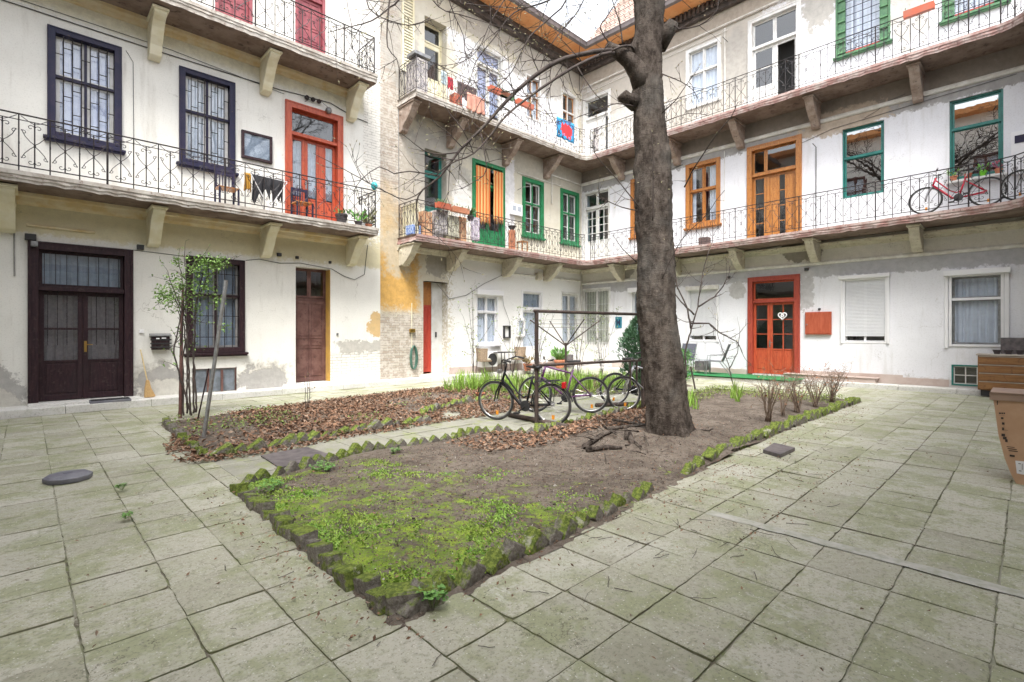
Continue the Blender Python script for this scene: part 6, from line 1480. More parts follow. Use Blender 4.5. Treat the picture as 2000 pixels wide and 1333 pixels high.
def log(pts, r, label, cat='branch', mat='bark', name='branch'):
    v = [Vector((*G(px,py,z), z)) for px,py,z in pts]; mb = MB(); mb.tube(v, r if isinstance(r, list) else [r, r*.9, r*.75, r*.55][:len(v)]+[r*.5]*(len(v)-4), 8, wob=.12); mb.build(name, M[mat], None, smooth=True, loc=tuple(v[0]), label=label, category=cat)
log([(1141,873,.08),(1175,850,.10),(1196,843,.12),(1232,852,.09)], .035, 'thick grey broken branch lying left of the trunk')
log([(1146,880,.07),(1180,874,.08),(1215,876,.07)], .032, 'short mossy branch nearest the viewer in the branch heap')
log([(1190,838,.12),(1230,833,.13),(1262,830,.12)], .026, 'dark branch pointing at the trunk in the branch heap')
log([(1197,820,.10),(1230,826,.12),(1262,831,.10)], .020, 'thin long branch at the back of the branch heap')
log([(1175,828,.08),(1192,842,.10)], .014, 'short dark stick crossing the branch heap')
log([(1225,872,.02),(1224,850,.16),(1222,836,.24)], [.035,.03,.02], 'upright forked root stub left of the trunk')
log([(1240,876,.02),(1232,858,.14),(1230,845,.20)], [.05,.035,.02], 'gnarled root stump nearest the trunk')
log([(1352,840,.14),(1385,841,.14),(1392,838,.15)], .014, 'thin stick right behind the foot of the trunk')
log([(1380,851,.10),(1405,857,.08),(1425,862,.06)], .03, 'flat reddish bark piece right of the trunk', 'bark')
def sticks():
    for q in range(34):
        px, py = random.uniform(1150,1262), random.uniform(815,885); an = random.choice([R(-20), R(160), R(10)])+random.gauss(0,.5); L = random.uniform(.2,.6); x, y = G(px, py, .1)
        p = Vector((x, y, soil_h(x,y,BED1,True)+random.uniform(.01,.09))); v = Vector((math.cos(an+.8), math.sin(an+.8)*.8, random.uniform(-.1,.15))); mb.tube([p, p+v*L*.5+Vector((0,0,random.uniform(0,.02))), p+v*L], [random.uniform(.006,.013), .007, .004], 6, wob=.1)
mb = MB(); sticks(); tag(mb.build('dead_twigs', M['bark'], smooth=True), 'heap of thin dead twigs lying among leaves left of the trunk', kind='stuff')
# cardboard box at the right edge
M['card'] = vary('cardboard', (.50,.31,.19), (.57,.37,.24), 2.5, .85, .1); M['card_d'] = vary('cardboard_top', (.36,.25,.19), (.28,.20,.16), 3, .85, .1); M['label_white'] = NT('paper_label', .6, (.78,.78,.80)).m; M['ink'] = NT('print_ink', .8, (.05,.04,.035)).m
XB = 7.05; pf = [(1938,768),(1943,800),(1950,850),(1962,895),(1974,925),(1985,945)]
def yx(px, X=XB): 
    k = (px-1000)/F_PX; return (SU*X-k*CU*X)/(SV+k*CV)
prof = []
for px, py in pf:
    Y = yx(px); d = CU*XB+CV*Y; prof.append((Y, max(0, EYE+(Y0-py)*d/F_PX)))
prof[-1] = (prof[-1][0], 0); ybk = prof[0][0]-.95
mb = MB(); mb.prism([(y, z) for y, z in prof]+[(ybk+.25, 0),(ybk, prof[0][1])], 0, XB, XB+.55)
be = mb.build('cardboard_box', M['card'], None, loc=(XB,prof[-1][0],0), label='big bulging cardboard box with a white sticker at the right edge of the paving', category='box')
m_ = MB(); zt = prof[0][1]; m_.box(XB-.012,XB-.003,ybk+.01,prof[0][0]+.02,zt-.07,zt+.005); m_.box(XB-.02,XB+.57,ybk-.01,prof[0][0]+.015,zt+.003,zt+.012); m_.build('flap', M['card_d'], be)
lb = [(1983,900),(2040,905),(2040,935),(1986,925)]
def yz(px, py): Y = yx(px); return Y, EYE+(Y0-py)*(CU*XB+CV*Y)/F_PX
q = [yz(*t) for t in lb]; m_ = MB(); m_.face([(XB-.004,*t) for t in q]); m_.build('sticker', M['label_white'], be, recalc=False)
ink = MB()
for px, py, w_, h_ in ((1947,783,2,8),(1951,806,4,3),(1956,806,3,3),(1960,806,3,3),(1955,815,5,4),(1957,825,5,5),(1957,835,4,6),(1950,811,12,.7),(1957,840,12,.7),(1956,847,7,6),(1959,853,7,6),(1963,858,5,6),(1966,873,16,.8),(1968,877,18,.8),(1970,881,18,.8),(1972,888,10,5),(1989,905,5,2),(1990,910,7,1),(1990,914,7,1),(1996,906,1,12),(1990,919,5,2)):
    a = yz(px,py); b = yz(px+w_,py+h_); ink.face([(XB-.006,a[0],a[1]),(XB-.006,b[0],a[1]),(XB-.006,b[0],b[1]),(XB-.006,a[0],b[1])])
ink.build('print', M['ink'], be, recalc=False)
# dresser by the wall
M['dresser'] = vary('old_veneer', (.22,.10,.035), (.32,.16,.06), 3, .5, .2, stretch=(8,1,8), c3=(.15,.065,.025)); M['dresser_top'] = vary('worn_top', (.42,.36,.30), (.50,.45,.40), 4, .7, .1)
ya = .84; xf = 16.02; de = empty('dresser', (16.4, 0.2, .12), 'old brown four-drawer dresser standing against the white wall', 'dresser')
MB().box(xf+.02, 16.52, ya-1.5, ya, .16, .96).build('body', M['dresser'], de, bevel=.004); MB().box(xf-.02, 16.55, ya-1.53, ya+.03, .965, 1.0).build('top', M['dresser_top'], de, bevel=.004); MB().box(xf+.05,16.5,ya-1.45,ya-.05,.02,.155).build('base', M['dark'], de)
for k in range(4): z = .18+k*.195; MB().box(xf, xf+.019, ya-1.48, ya-.02, z+.012, z+.165).build('drawer', M['dresser'], de); MB().box(xf-.008, xf+.018, ya-1.48, ya-.02, z+.17, z+.186).build('drawer_edge', M['dresser_top'], de)
def pot(x, y, z, r, h, mat, label, cat='pot', group=None, plant=None, n=30, ph=.2, pc=(.15,.3,.08), rim=True, name='plant_pot'):
    e = empty(name, (x,y,z), label, cat, group); MB().lathe((x,y,z), [(r*.68,0),(r*.95,h*.82),(r*1.06,h*.82),(r*1.06,h),(r*.9,h),(r*.88,h*.85),(.001,h*.85)], 14).build('body', M[mat], e, smooth=False)
    if plant:
        mb = MB(); att = []
        for _ in range(n):
            an = random.uniform(0,6.28); d = Vector((math.cos(an)*.6, math.sin(an)*.6, random.uniform(.4,1.4))).normalized(); b = random.random(); put_leaf(mb, att, Vector((x,y,z+h*.85))+d*ph*random.uniform(0,.8), rv(), d, ph*random.uniform(.3,.6), ph*.18, (pc[0]*(.6+.8*b), pc[1]*(.6+.8*b), pc[2]*(.6+.8*b), 1))
        mb.build('plant', M['leaf'], e, attr=att, recalc=False)
    return e
M['terracotta'] = vary('terracotta', (.46,.17,.09), (.55,.24,.14), 5, .8, .2); M['dark_pot'] = vary('dark_pot', (.05,.04,.045), (.09,.08,.085), 5, .6, 0); M['orange_plastic'] = vary('orange_plastic', (.50,.11,.055), (.42,.14,.09), 4, .5, 0); M['lime'] = NT('lime_plastic', .35, (.16,.50,.03)).m
for k, (y, lab) in enumerate(((.52,'small dark pot on the dresser, nearest its left end'),(.33,'small dark pot in the middle of the row on the dresser'),(.14,'small dark pot at the right of the row on the dresser'))): pot(16.2, y, 1.0, .075, .10, 'dark_pot', lab, 'pot', 'small dark pots on the dresser')
MB().box(16.56, 16.6, -.9, .47, 1.0, 1.38).build('wooden_board', M['slate'], None, loc=(16.58,0,1.0), bevel=.004, label='brown board leaning upright behind the pots on the dresser', category='board')
# ---------------- fittings on the walls ----------------
def fit(T, a0, a1, z0, z1, o0, o1, mat, name, label, cat, bevel=.004, **k): 
    o = MB(T).box(a0,a1,o0,o1,z0,z1).build(name, M[mat] if isinstance(mat, str) else mat, None, bevel=bevel, loc=T((a0+a1)/2, 0, z0)); tag(o, label, cat); return o
M['red_board'] = vary('red_brown_board', (.33,.065,.03), (.42,.10,.05), 3, .45, .1, stretch=(6,6,1))
e = empty('mailbox', TA(2.08,0,1.12), 'dark plum metal mailbox between the big door and the grilled window', 'mailbox'); MB(TA).box(1.93,2.25,.005,.12,1.13,1.42).build('body', M['plum'], e, bevel=.01); MB(TA).prism([(0,1.42),(.15,1.42),(.15,1.44),(0,1.48)],0,1.90,2.28).build('lid', M['steel'], e)
m_ = MB(TA)
for k in range(3): m_.box(1.90,2.28,.12,.135,1.17+k*.08,1.20+k*.08)
m_.build('slot', M['dark'], e); MB(TA).box(2.0,2.06,.137,.14,1.36,1.385).box(2.1,2.18,.137,.14,1.37,1.39).build('name_tag', M['pvc'], e)
e = empty('security_camera', TA(.06,0,3.28), 'small black security camera above the dark plum double door', 'camera'); MB(TA).box(-.02,.14,0,.10,3.24,3.36).build('body', M['dark'], e, bevel=.01); MB(TA).box(.06,.16,.06,.18,3.12,3.22).build('sensor', M['steel'], e, bevel=.01)
fit(TA, 1.68, 1.80, 3.26, 3.36, 0, .08, 'dark', 'junction_box', 'black junction box on the cream wall above the mailbox', 'box')
fit(TA, 4.52, 4.62, 3.42, 3.50, 0, .07, 'dark', 'junction_box', 'black junction box left of the brown panelled door', 'box'); fit(TA, 4.98, 5.05, 3.40, 3.47, 0, .06, 'dark', 'junction_box', 'tiny black junction box above the brown panelled door', 'box'); fit(TA, 5.86, 5.92, 3.36, 3.43, 0, .06, 'dark', 'junction_box', 'tiny black junction box at the right above the brown panelled door', 'box')
fit(TA, 1.72, 1.80, 1.49, 1.56, 0, .03, 'pvc', 'light_switch', 'small white bell push beside the dark plum double door', 'switch'); fit(TA, 6.08, 6.13, 1.42, 1.49, 0, .03, 'steel', 'door_bell', 'small grey bell push right of the brown panelled door', 'bell')
tag(MB(TA).tube([(.0,.03,3.53),(1.0,.03,3.52)], .028, 8).build('metal_tube', M['mould_y'], None, loc=TA(0,0,3.53)), 'ochre painted tube fixed level above the dark plum door', 'tube')
tag(MB(TA).tube([(-.16,.025,3.6),(-.155,.025,2.55)], .012, 6).build('drain_tube', M['pipe'], None, loc=TA(-.16,0,2.5)), 'thin grey pipe hanging down left of the dark plum door', 'pipe')
e = empty('notice_case', TA(4.05,0,5.7), 'brown framed glass notice case on the upper wall left of the red door', 'notice case'); m_ = MB(TA); frame_ring(m_, 3.70, 4.40, 5.70, 6.36, .06, 0, .07); m_.build('frame', M['plum'], e, bevel=.004); MB(TA).box(3.76,4.34,.0,.03,5.76,6.30).build('back', M['grey_curtain'], e); MB(TA).box(3.755,4.345,.045,.05,5.755,6.305).build('pane', M['glass'], e)
m_ = MB(TA); m_.tube([(5.2,.05,7.50),(5.35,.12,7.62),(5.6,.12,7.62),(5.9,.06,7.5)], .006, 4); [m_.lathe((5.25+k*.16,.10,7.62), [(.02,-.07),(.055,-.05),(.055,.0),(.02,.02)], 10, 'y') for k in range(3)]; m_.build('wire_cluster', M['iron'], None, loc=TA(5.3,0,7.6)); tag(bpy.data.objects['wire_cluster'], 'old porcelain fuses and wires above the red balcony door', 'fuses')
e = empty('wall_lamp', TA(5.82,0,7.45), 'round glass wall lamp above the red balcony door', 'lamp'); MB(TA).lathe((5.82,.1,7.45), [(.02,-.10),(.07,-.06),(.085,0),(.07,.05),(.02,.08)], 12, 'y').build('globe', M['steel'], e, smooth=True); MB(TA).tube([(5.82,.0,7.52),(5.82,.1,7.52)], .012, 6).build('arm', M['iron'], e)
# middle wing
m_ = MB(TA); m_.box(12.62,13.2,0,.11,5.80,6.22); mt = m_.build('meter_box', M['pvc'], None, bevel=.01, loc=TA(12.9,0,5.8)); tag(mt, 'white double meter box beside the green door', 'meter box'); MB(TA).box(12.68,12.86,.112,.116,5.95,6.12).box(12.95,13.12,.112,.116,5.95,6.12).build('window', M['grey_curtain'], mt)
fit(TA, 12.95, 13.35, 1.35, 2.05, 0, .10, 'pvc', 'meter_box', 'white ground floor meter box left of the terrace door', 'meter box'); fit(TA, 13.02, 13.22, 1.45, 1.95, .10, .105, 'grey_curtain', 'meter_window', 'grey window of the white meter box by the terrace door', 'panel')
e = empty('fuse_box', TA(12.45,0,1.3), 'small open frame box on a cable left of the meter box', 'box'); m_ = MB(TA); frame_ring(m_, 12.30, 12.62, 1.30, 1.75, .04, 0, .08); m_.build('frame', M['dark'], e)
e = empty('garden_hose', TA(8.52,0,.45), 'green garden hose coiled on a tap pipe beside the narrow red door', 'hose'); M['hose'] = vary('green_hose', (.04,.12,.09), (.08,.17,.13), 8, .5, .1)
m_ = MB(TA); pts = []
for k in range(120):
    an = 2*math.pi*k/17; pts.append((8.52+(.105+.02*math.sin(k*.3))*math.cos(an), .05+.03*math.sin(k*.11), .72+(.36+.02*math.sin(k*.37))*math.sin(an)))
m_.tube(pts, .014, 6, cap=True); m_.build('coil', M['hose'], e, smooth=True); MB(TA).tube([(8.45,.05,.95),(8.45,.05,2.4)], .012, 6).build('tap_pipe', M['cream'], e); MB(TA).box(8.36,8.56,.02,.10,1.5,1.62).build('tap', M['brass'], e, bevel=.02)
fit(TA, 9.55, 9.60, 1.35, 1.52, -.29, -.26, 'dark', 'door_bell', 'small black intercom in the reveal of the narrow red door', 'bell'); fit(TA, 14.0, 14.25, 3.52, 3.78, 0, .15, 'stone_bracket', 'vent_cowl', 'grey vent cowl under the balcony near the terrace door', 'vent')
# right wing
e = empty('wall_cabinet', TC(-4.34,0,1.44), 'flat red brown wooden cabinet on the white wall beside the red door', 'cabinet'); MB(TC).box(-4.68,-4.0,0,.07,1.44,2.11).build('body', M['red_board'], e, bevel=.004); MB(TC).box(-4.65,-4.03,.071,.082,1.47,2.08).build('door', M['red_board'], e, bevel=.003); MB(TC).box(-4.64,-4.61,.083,.10,1.72,1.76).build('knob', M['steel'], e)
fit(TC, -4.7, -4.6, 3.36, 3.44, 0, .07, 'dark', 'junction_box', 'black junction box right above the ground floor red door', 'box'); fit(TC, -7.0, -6.92, 3.30, 3.38, 0, .07, 'dark', 'junction_box', 'round black box on the wall left of the ground floor red door', 'box'); fit(TC, -4.35, -4.28, 2.17, 2.22, 0, .03, 'dark', 'nail_plate', 'tiny black hook above the red wooden cabinet', 'hook')
M['sign_blue'] = NT('blue_sign', .5, (.02,.17,.24)).m; a = C(1208, 640)[0]; e = fit(TC, a-.14, a+.16, EYE+.18, EYE+.62, 0, .02, 'sign_blue', 'picture_sign', 'small framed blue picture on the white wall left of the trunk', 'sign'); m_ = MB(TC); m_.box(a-.08,a-.03,.021,.025,EYE+.28,EYE+.52).box(a+.04,a+.09,.021,.025,EYE+.28,EYE+.52).box(a-.02,a+.03,.021,.025,EYE+.35,EYE+.45); m_.build('figure', M['clear'] if False else M['navy'], e)
m_ = MB(TC); hc = []
for k in range(25):
    t = 2*math.pi*k/24; hc.append((-5.33+.0074*16*math.sin(t)**3, .0, 2.02+.0074*(13*math.cos(t)-5*math.cos(2*t)-2*math.cos(3*t)-math.cos(4*t))))
m_.tube(hc, .02, 8); m_.tube([(-5.33+(x+5.33)*.35, 0, 2.02+(z-2.02)*.35) for x,_,z in hc], .02, 6); m_.build('heart_wreath', M['label_white'], None, smooth=True, loc=TC(-5.33,0,2.0)); tag(bpy.data.objects['heart_wreath'], 'white heart wreath hanging on the ground floor red door', 'wreath')
a, z = C(1975, 263); a2, z2_ = C(2010, 310)
e = empty('meter_cabinet', TC(a+.2,0,z2_), 'white meter cabinet with blue window at the right edge of the first floor', 'cabinet'); MB(TC).box(a,a+.42,0,.16,z2_-.35,z).build('body', M['pvc'], e, bevel=.01); MB(TC).box(a+.06,a+.30,.162,.17,z-.28,z-.1).build('window', M['navy'], e)
# folded shapes: chairs and table on the green mat
M['turf'] = vary('artificial_turf', (.012,.13,.035), (.02,.20,.06), 30, .9, .6, 160); M['mesh_seat'] = vary('dark_mesh_fabric', (.06,.065,.085), (.09,.095,.12), 40, .8, .2, 200)
MB().box(15.55, 16.355, 4.7, 8.7, -.02, .10).build('terrace_step', M['walk'], None, bevel=.01, kind='structure')
m_ = MB(); xs2 = [15.52+k*.083 for k in range(17)]
m_.box(15.5, 16.82, 4.62, 8.75, .126, .142); tf_ = m_.build('turf_mat', M['turf'], None, loc=(16,6.5,.12)); tag(tf_, 'bright green artificial turf mat in front of the right wing wall', 'mat')
def mesh_chair(x, y, rz, label, fold=0):
    e = empty('garden_chair', (0,0,0), label, 'chair', 'dark mesh garden chairs on the turf mat'); 
    st_ = MB(); st_.face([(-.24,-.02,.42),(.24,-.02,.42),(.24,.42,.44),(-.24,.42,.44)]); st_.face([(-.24,-.02,.415),(.24,-.02,.415),(.24,.42,.435),(-.24,.42,.435)]); st_.build('seat', M['mesh_seat'], e, recalc=False)
    b_ = MB(); b_.obox((0,-.14,.70), (.24,0,0), (0,.004,0), (0,-.11,.28)); b_.build('backrest', M['mesh_seat'], e)
    for s in (-1, 1):
        f_ = MB(); f_.tube([(s*.26,.42,0),(s*.26,.40,.44),(s*.26,.38,.62),(s*.26,-.10,.64)], .013, 6); f_.tube([(s*.26,-.30,0),(s*.26,.02,.42),(s*.26,.42,.44)], .013, 6); f_.tube([(s*.255,-.02,.40),(s*.255,-.26,1.0)], .013, 6); f_.build('side_frame', M['steel'], e)
    e.location = (x, y, .142); e.rotation_euler = (0, 0, rz); return e
mesh_chair(16.2, 8.15, R(90), 'dark mesh garden chair seen from the front beside the side table'); mesh_chair(16.2, 6.95, R(15), 'dark mesh garden chair seen from the side next to the red door')
e = empty('side_table', (16.3, 7.65, .142), 'small dark glass-topped side table between the two mesh chairs', 'table'); MB().box(16.05,16.5,7.42,7.85,.58,.60).build('table_top', M['glass'], e)
for sx in (16.07, 16.47):
    for sy in (7.44, 7.83): MB().box(sx-.012,sx+.012,sy-.012,sy+.012,.142,.58).build('leg', M['steel'], e)
MB().box(16.1,16.45,7.48,7.80,.25,.55).build('side_panel', M['slate'], e)
# rattan chairs, table and fan unit by the white window
M['rattan'] = vary('rattan', (.34,.26,.18), (.22,.16,.11), 30, .8, .5, 120); M['cushion'] = cloth('cushion', (.62,.60,.48), (.52,.50,.40))
def rattan(x, y, rz, label):
    e = empty('wicker_chair', (0,0,0), label, 'chair', 'wicker chairs under the white window'); m_ = MB()
    n_ = 14
    for k in range(n_): 
        a0_, a1_ = R(200)+R(140)*k/n_, R(200)+R(140)*(k+1)/n_; m_.face([(.26*math.cos(a0_),.26*math.sin(a0_),.42),(.26*math.cos(a1_),.26*math.sin(a1_),.42),(.30*math.cos(a1_),.30*math.sin(a1_),.85),(.30*math.cos(a0_),.30*math.sin(a0_),.85)])
    m_.build('backrest', M['rattan'], e, recalc=False); MB().lathe((0,0,.40), [(.24,0),(.25,.04),(.2,.05)], 16).build('seat', M['rattan'], e); MB().lathe((0,0,.452), [(.21,0),(.22,.03),(.17,.05)], 16).build('cushion', M['cushion'], e, smooth=True)
    for sx in (-1,1):
        for sy in (-1,1): MB().tube([(sx*.2,sy*.2,0),(sx*.17,sy*.17,.4)], .012, 6).build('leg', M['rust'], e)
    e.location = (x, y, .125); e.rotation_euler = (0,0,rz)
    return e
rattan(11.1, 12.78, R(-90), 'wicker chair with pale cushion left of the small table'); rattan(12.75, 12.85, R(90), 'wicker chair with pale cushion right of the small table')
e = empty('bistro_table', (11.95,12.78,.125), 'small dark table between the two wicker chairs', 'table'); MB().box(11.55,12.35,12.5,13.05,.80,.825).build('table_top', M['iron'], e)
for s in (11.87,12.03): MB().tube([(s,12.78,.125),(s,12.78,.80)], .014, 6).build('leg', M['iron'], e)
e = empty('air_conditioner', TA(11.4,0,.3), 'white outdoor air conditioner with round fan on the wall behind the wicker chairs', 'air conditioner'); MB(TA).box(11.05,11.75,.05,.32,.32,.85).build('body', M['pvc'], e, bevel=.015); MB(TA).lathe((11.5,.325,.58), [(.19,0),(.21,.01),(.05,.015),(.01,.02)], 20, 'y').build('fan', M['dark'], e)
pot(14.9, 12.7, .125, .22, .32, 'terracotta', 'terracotta tub with a shrub by the terrace door', plant=True, n=120, ph=.5); pot(13.0, 12.6, .125, .16, .25, 'terracotta', 'terracotta pot with dry stems under the meter box', plant=True, n=60, ph=.35, pc=(.25,.2,.1)); MB().box(15.2,15.8,12.75,13.1,.125,.62).build('storage_box', M['slate'], None, bevel=.01, loc=(15.5,12.9,.125), label='dark storage box against the wall near the corner', category='box')
x, y = G(938,776,.05); pot(x, y, .05, .10, .10, 'terracotta', 'small terracotta pot standing among the leaves behind the black bicycle', plant=True, n=16, ph=.10)
# broom and door grate
e = empty('broom', TA(1.83,.25,.13), 'straw broom leaning on the wall right of the plum double door', 'broom'); MB(TA).tube([(1.84,.22,.45),(1.74,.05,1.14)], .013, 8).build('handle', M['mould_y'], e); m_ = MB(TA)
M['straw'] = vary('broom_straw', (.60,.40,.18), (.45,.28,.12), 20, .9, .5, 150, stretch=(6,6,1))
m_.prism([(1.815,.50),(1.865,.50),(1.90,.33),(1.98,.15),(1.93,.135),(1.78,.13),(1.79,.33)], 1, .17, .26); m_.build('bristles', M['straw'], e, bevel=.015)
e = empty('boot_scraper', TA(1.2,.5,.12), 'dark grey shoe scraper tray on the pavement below the plum door', 'boot scraper'); MB(TA).box(.88,1.52,.33,.62,.128,.175).build('tray', M['rubber_disc'], e, bevel=.008); m_ = MB(TA)
for k in range(12): m_.box(.90,1.50,.35+k*.022,.358+k*.022,.176,.186)
m_.build('grate', M['dark'], e)
# ---------------- things on the balconies ----------------
def slat_chair(T, a, o, z, label, flip=1, g='dark slat-back chairs on the cream wing balcony'):
    e = empty('wooden_chair', T(a,o,z), label, 'chair', g); MB(T).box(a-.20,a+.20,o-.19,o+.19,z+.44,z+.465).build('seat', M['oak'], e, bevel=.004); m_ = MB(T)
    m_.box(a-.2,a+.2,o-.21,o-.19,z+.80,z+.87).box(a-.2,a+.2,o-.21,o-.19,z+.52,z+.56)
    for k in range(6): m_.box(a-.17+k*.064,a-.15+k*.064,o-.205,o-.192,z+.56,z+.80)
    m_.build('backrest', M['navy'], e)
    for sa in (-1,1):
        for so in (-1,1): MB(T).box(a+sa*.19-.018,a+sa*.19+.018,o+so*.19-.018,o+so*.19+.018,z,z+(.87 if so < 0 else .44)).build('leg', M['navy'], e)
    return e
slat_chair(TA, A(443,0,.5)[0], .5, 4.30, 'dark slat-back chair with wooden seat under the second grilled window'); slat_chair(TA, A(590,0,.4)[0], .4, 4.30, 'dark slat-back chair with wooden seat in front of the red door')
M['black_cloth'] = cloth('black_cloth', (.018,.018,.022), (.035,.035,.04)); M['yellow_cloth'] = cloth('yellow_cloth', (.50,.27,.04), (.42,.22,.03))
a0 = A(476,0,.6)[0]; a1 = A(556,0,.6)[0]; e = empty('drying_rack', TA((a0+a1)/2,.6,4.3), 'folding drying rack with crossed white legs on the cream wing balcony', 'drying rack'); m_ = MB(TA)
m_.tube([(a0+.1,.75,5.15),(a1-.35,.75,4.31)], .012, 6); m_.tube([(a1,.75,5.1),(a0+.45,.75,4.31)], .012, 6); m_.tube([(a0+.1,.45,5.15),(a1-.35,.45,4.31)], .012, 6); m_.tube([(a0+.1,.45,5.15),(a1,.45,5.15)], .01, 6); m_.tube([(a0+.1,.75,5.15),(a1,.75,5.12)], .01, 6); m_.build('frame', M['pvc'], e)
def hung(T, name, a0, a1, z0, z1, o, mat, label, cat, bulge=.05, jag=.0, group=None):
    m_ = MB(T); n_ = 16; rows = 8; rd = random.Random(hash(name+label) & 255 if False else len(label)*7); ph = rd.uniform(0,6); g = []
    lo = [z0+(rd.uniform(-1,1)*jag) for _ in range(n_+1)]
    for i in range(n_+1):
        g.append([])
        for j in range(rows+1):
            a_ = a0+(a1-a0)*i/n_; z_ = z1+(lo[i]-z1)*j/rows; oo = o+bulge*math.sin(i*1.3+ph)*(.3+.7*j/rows)+bulge*.4*math.sin(i*2.9+j*.5)
            g[-1].append(m_.P((a_, oo, z_)))
    for i in range(n_):
        for j in range(rows): m_.f.append([g[i][j], g[i+1][j], g[i+1][j+1], g[i][j+1]])
    o_ = m_.build(name, M[mat], None, smooth=True, recalc=False, loc=T((a0+a1)/2, o, z0)); s_ = o_.modifiers.new('cloth', 'SOLIDIFY'); s_.thickness = .006; tag(o_, label, cat, group); return o_
hung(TA, 'black_garment', a0+.18, a1-.02, 4.70, 5.20, .6, 'black_cloth', 'black garments drying on the folding rack', 'clothes', .08, .22); hung(TA, 'yellow_cloth', a0+.03, a0+.17, 4.8, 5.2, .55, 'yellow_cloth', 'yellow cloth at the left end of the drying rack', 'cloth', .04, .05)
a = A(667,0,.75)[0]; pot(*TA(a,.75,4.30), .15, .26, 'dark_pot', 'dark bucket-like pot at the foot of the red balcony door', plant=True, n=26, ph=.2)
tag(MB(TA).tube([(A(600)[0]+.1,.25,5.3),(A(655,0,.7)[0],.72,4.42)], .012, 6).build('broomstick', M['brick_red'], None, loc=TA(5.3,.3,4.4)), 'thin pink broomstick leaning across the red balcony door', 'stick')
a = A(700,0,.8)[0]; pot(*TA(a,.8,4.30), .10, .14, 'dark_pot', 'pot with fresh green leaves near the balcony corner', plant=True, n=40, ph=.35, pc=(.15,.35,.08)); pot(*TA(a+.32,.75,4.30), .09, .12, 'terracotta', 'small pot with wiry plant at the corner of the cream balcony', plant=True, n=40, ph=.4, pc=(.2,.2,.1))
fit(TA, A(706,0,.5)[0]-.12, A(706,0,.5)[0]+.16, 4.30, 4.95, .35, .6, 'pvc', 'small_heater', 'white appliance standing behind the pots on the cream balcony', 'appliance', .02)
M['turquoise'] = NT('turquoise_plastic', .4, (.05,.45,.50)).m; a = A(731,0,.95)[0]; MB(TA).lathe((a,.95,5.42), [(.03,-.1),(.08,-.05),(.09,.03),(.06,.09),(.02,.12)], 12, 'z').build('hanging_pot', M['turquoise'], None, smooth=True, loc=TA(a,.95,5.3), label='turquoise hanging pot on the end of the cream balcony railing', category='pot')
# middle wing, first floor clutter
M['patt1'] = vary('patterned_cloth', (.62,.58,.52), (.30,.28,.32), 22, .9, .2); M['patt2'] = vary('floral_cloth', (.55,.24,.12), (.62,.42,.26), 14, .9, .2, c3=(.25,.12,.10)); M['patt3'] = vary('white_print_cloth', (.75,.72,.74), (.45,.40,.52), 16, .9, .2, c3=(.55,.08,.12)); M['blue_clutter'] = vary('blue_patterned_plastic', (.03,.10,.45), (.45,.55,.65), 20, .5, .1); M['salmon'] = cloth('salmon_cloth', (.52,.27,.20), (.42,.20,.15)); M['darkrug'] = vary('dark_fleece', (.10,.07,.07), (.16,.11,.10), 10, .95, .4)
za = 4.32
fit(TA, B0+.10, B0+.16, za+.02, za+.95, .15, .9, 'cream', 'privacy_board', 'cream board closing the left end of the cluttered balcony', 'board')
for a_, w_, h_, m__, lab, cat, z_ in ((8.12,.30,.30,'blue_clutter','crate of blue bags and bottles at the balcony corner','crate',.02),(8.5,.34,.75,'patt2','tall brown crate behind the railing near the balcony corner','crate',0),(8.92,.30,.85,'patt1','grey patterned laundry bin on the cluttered balcony','bin',0),(9.35,.34,.70,'cream','cream cupboard behind the railing of the cluttered balcony','cupboard',0),(9.82,.30,.80,'patt2','brown shelf with pots on the cluttered balcony','shelf',0)):
    fit(TA, a_-w_/2, a_+w_/2, za+z_, za+h_, .45, .82, m__, cat, lab, cat, .02)
hung(TA, 'hanging_cloth', 8.75, 9.15, za+.12, za+.86, .90, 'patt1', 'grey and white cloth hung inside the cluttered railing', 'cloth', .02, .05); hung(TA, 'hanging_cloth', 10.05, 10.45, za+.1, za+.85, .90, 'patt3', 'white cloth with red print hung by the green door', 'cloth', .02, .05); hung(TA, 'hanging_cloth', 9.2, 9.6, za+.1, za+.75, .90, 'cushion', 'cream towel hung in the middle of the cluttered railing', 'towel', .02, .04)
def planter(T, a0, a1, o, z, mat, label, plant=True, h=.16, slope=0, pc=(.15,.25,.1), n=60):
    e = empty('flower_box', T((a0+a1)/2, o, z), label, 'flower box'); m_ = MB(T); m_.prism([(o-.06,z),(o+.06,z),(o+.085,z+h),(o+.065,z+h),(o+.05,z+h-.03),(o-.05,z+h-.03),(o-.065,z+h),(o-.085,z+h)], 0, a0, a1); m_.build('trough', M[mat], e)
    if plant:
        mb = MB(); att = []
        for _ in range(n):
            d = (rv()+Vector((0,0,1.1))).normalized(); b = random.random(); put_leaf(mb, att, Vector(T(random.uniform(a0+.03,a1-.03), o+random.uniform(-.05,.05), z+h-.03))+d*random.uniform(0,.12), rv(), d, random.uniform(.04,.1), .03, (pc[0]*(.6+.8*b), pc[1]*(.6+.8*b), pc[2]*(.6+.8*b), 1))
        mb.build('plant', M['leaf'], e, attr=att, recalc=False)
    return e
for (p0_, p1_, lb_) in ((10.98,11.62,'orange striped curtain over the left half of the green door'),(11.78,12.24,'orange striped curtain over the right half of the green door')): hung(TA, 'striped_curtain', p0_, p1_, za+.95+.15*(p0_ > 11.5), 7.2, .075, 'orange_stripe', lb_, 'curtain', .012, .12)
planter(TA, 8.65, 9.15, 1.04, za+.86, 'orange_plastic', 'orange flower box on the cluttered railing, nearer the corner'); planter(TA, 9.2, 9.85, 1.04, za+.84, 'terracotta', 'rusty red flower box on the cluttered railing, nearer the green door', n=30)
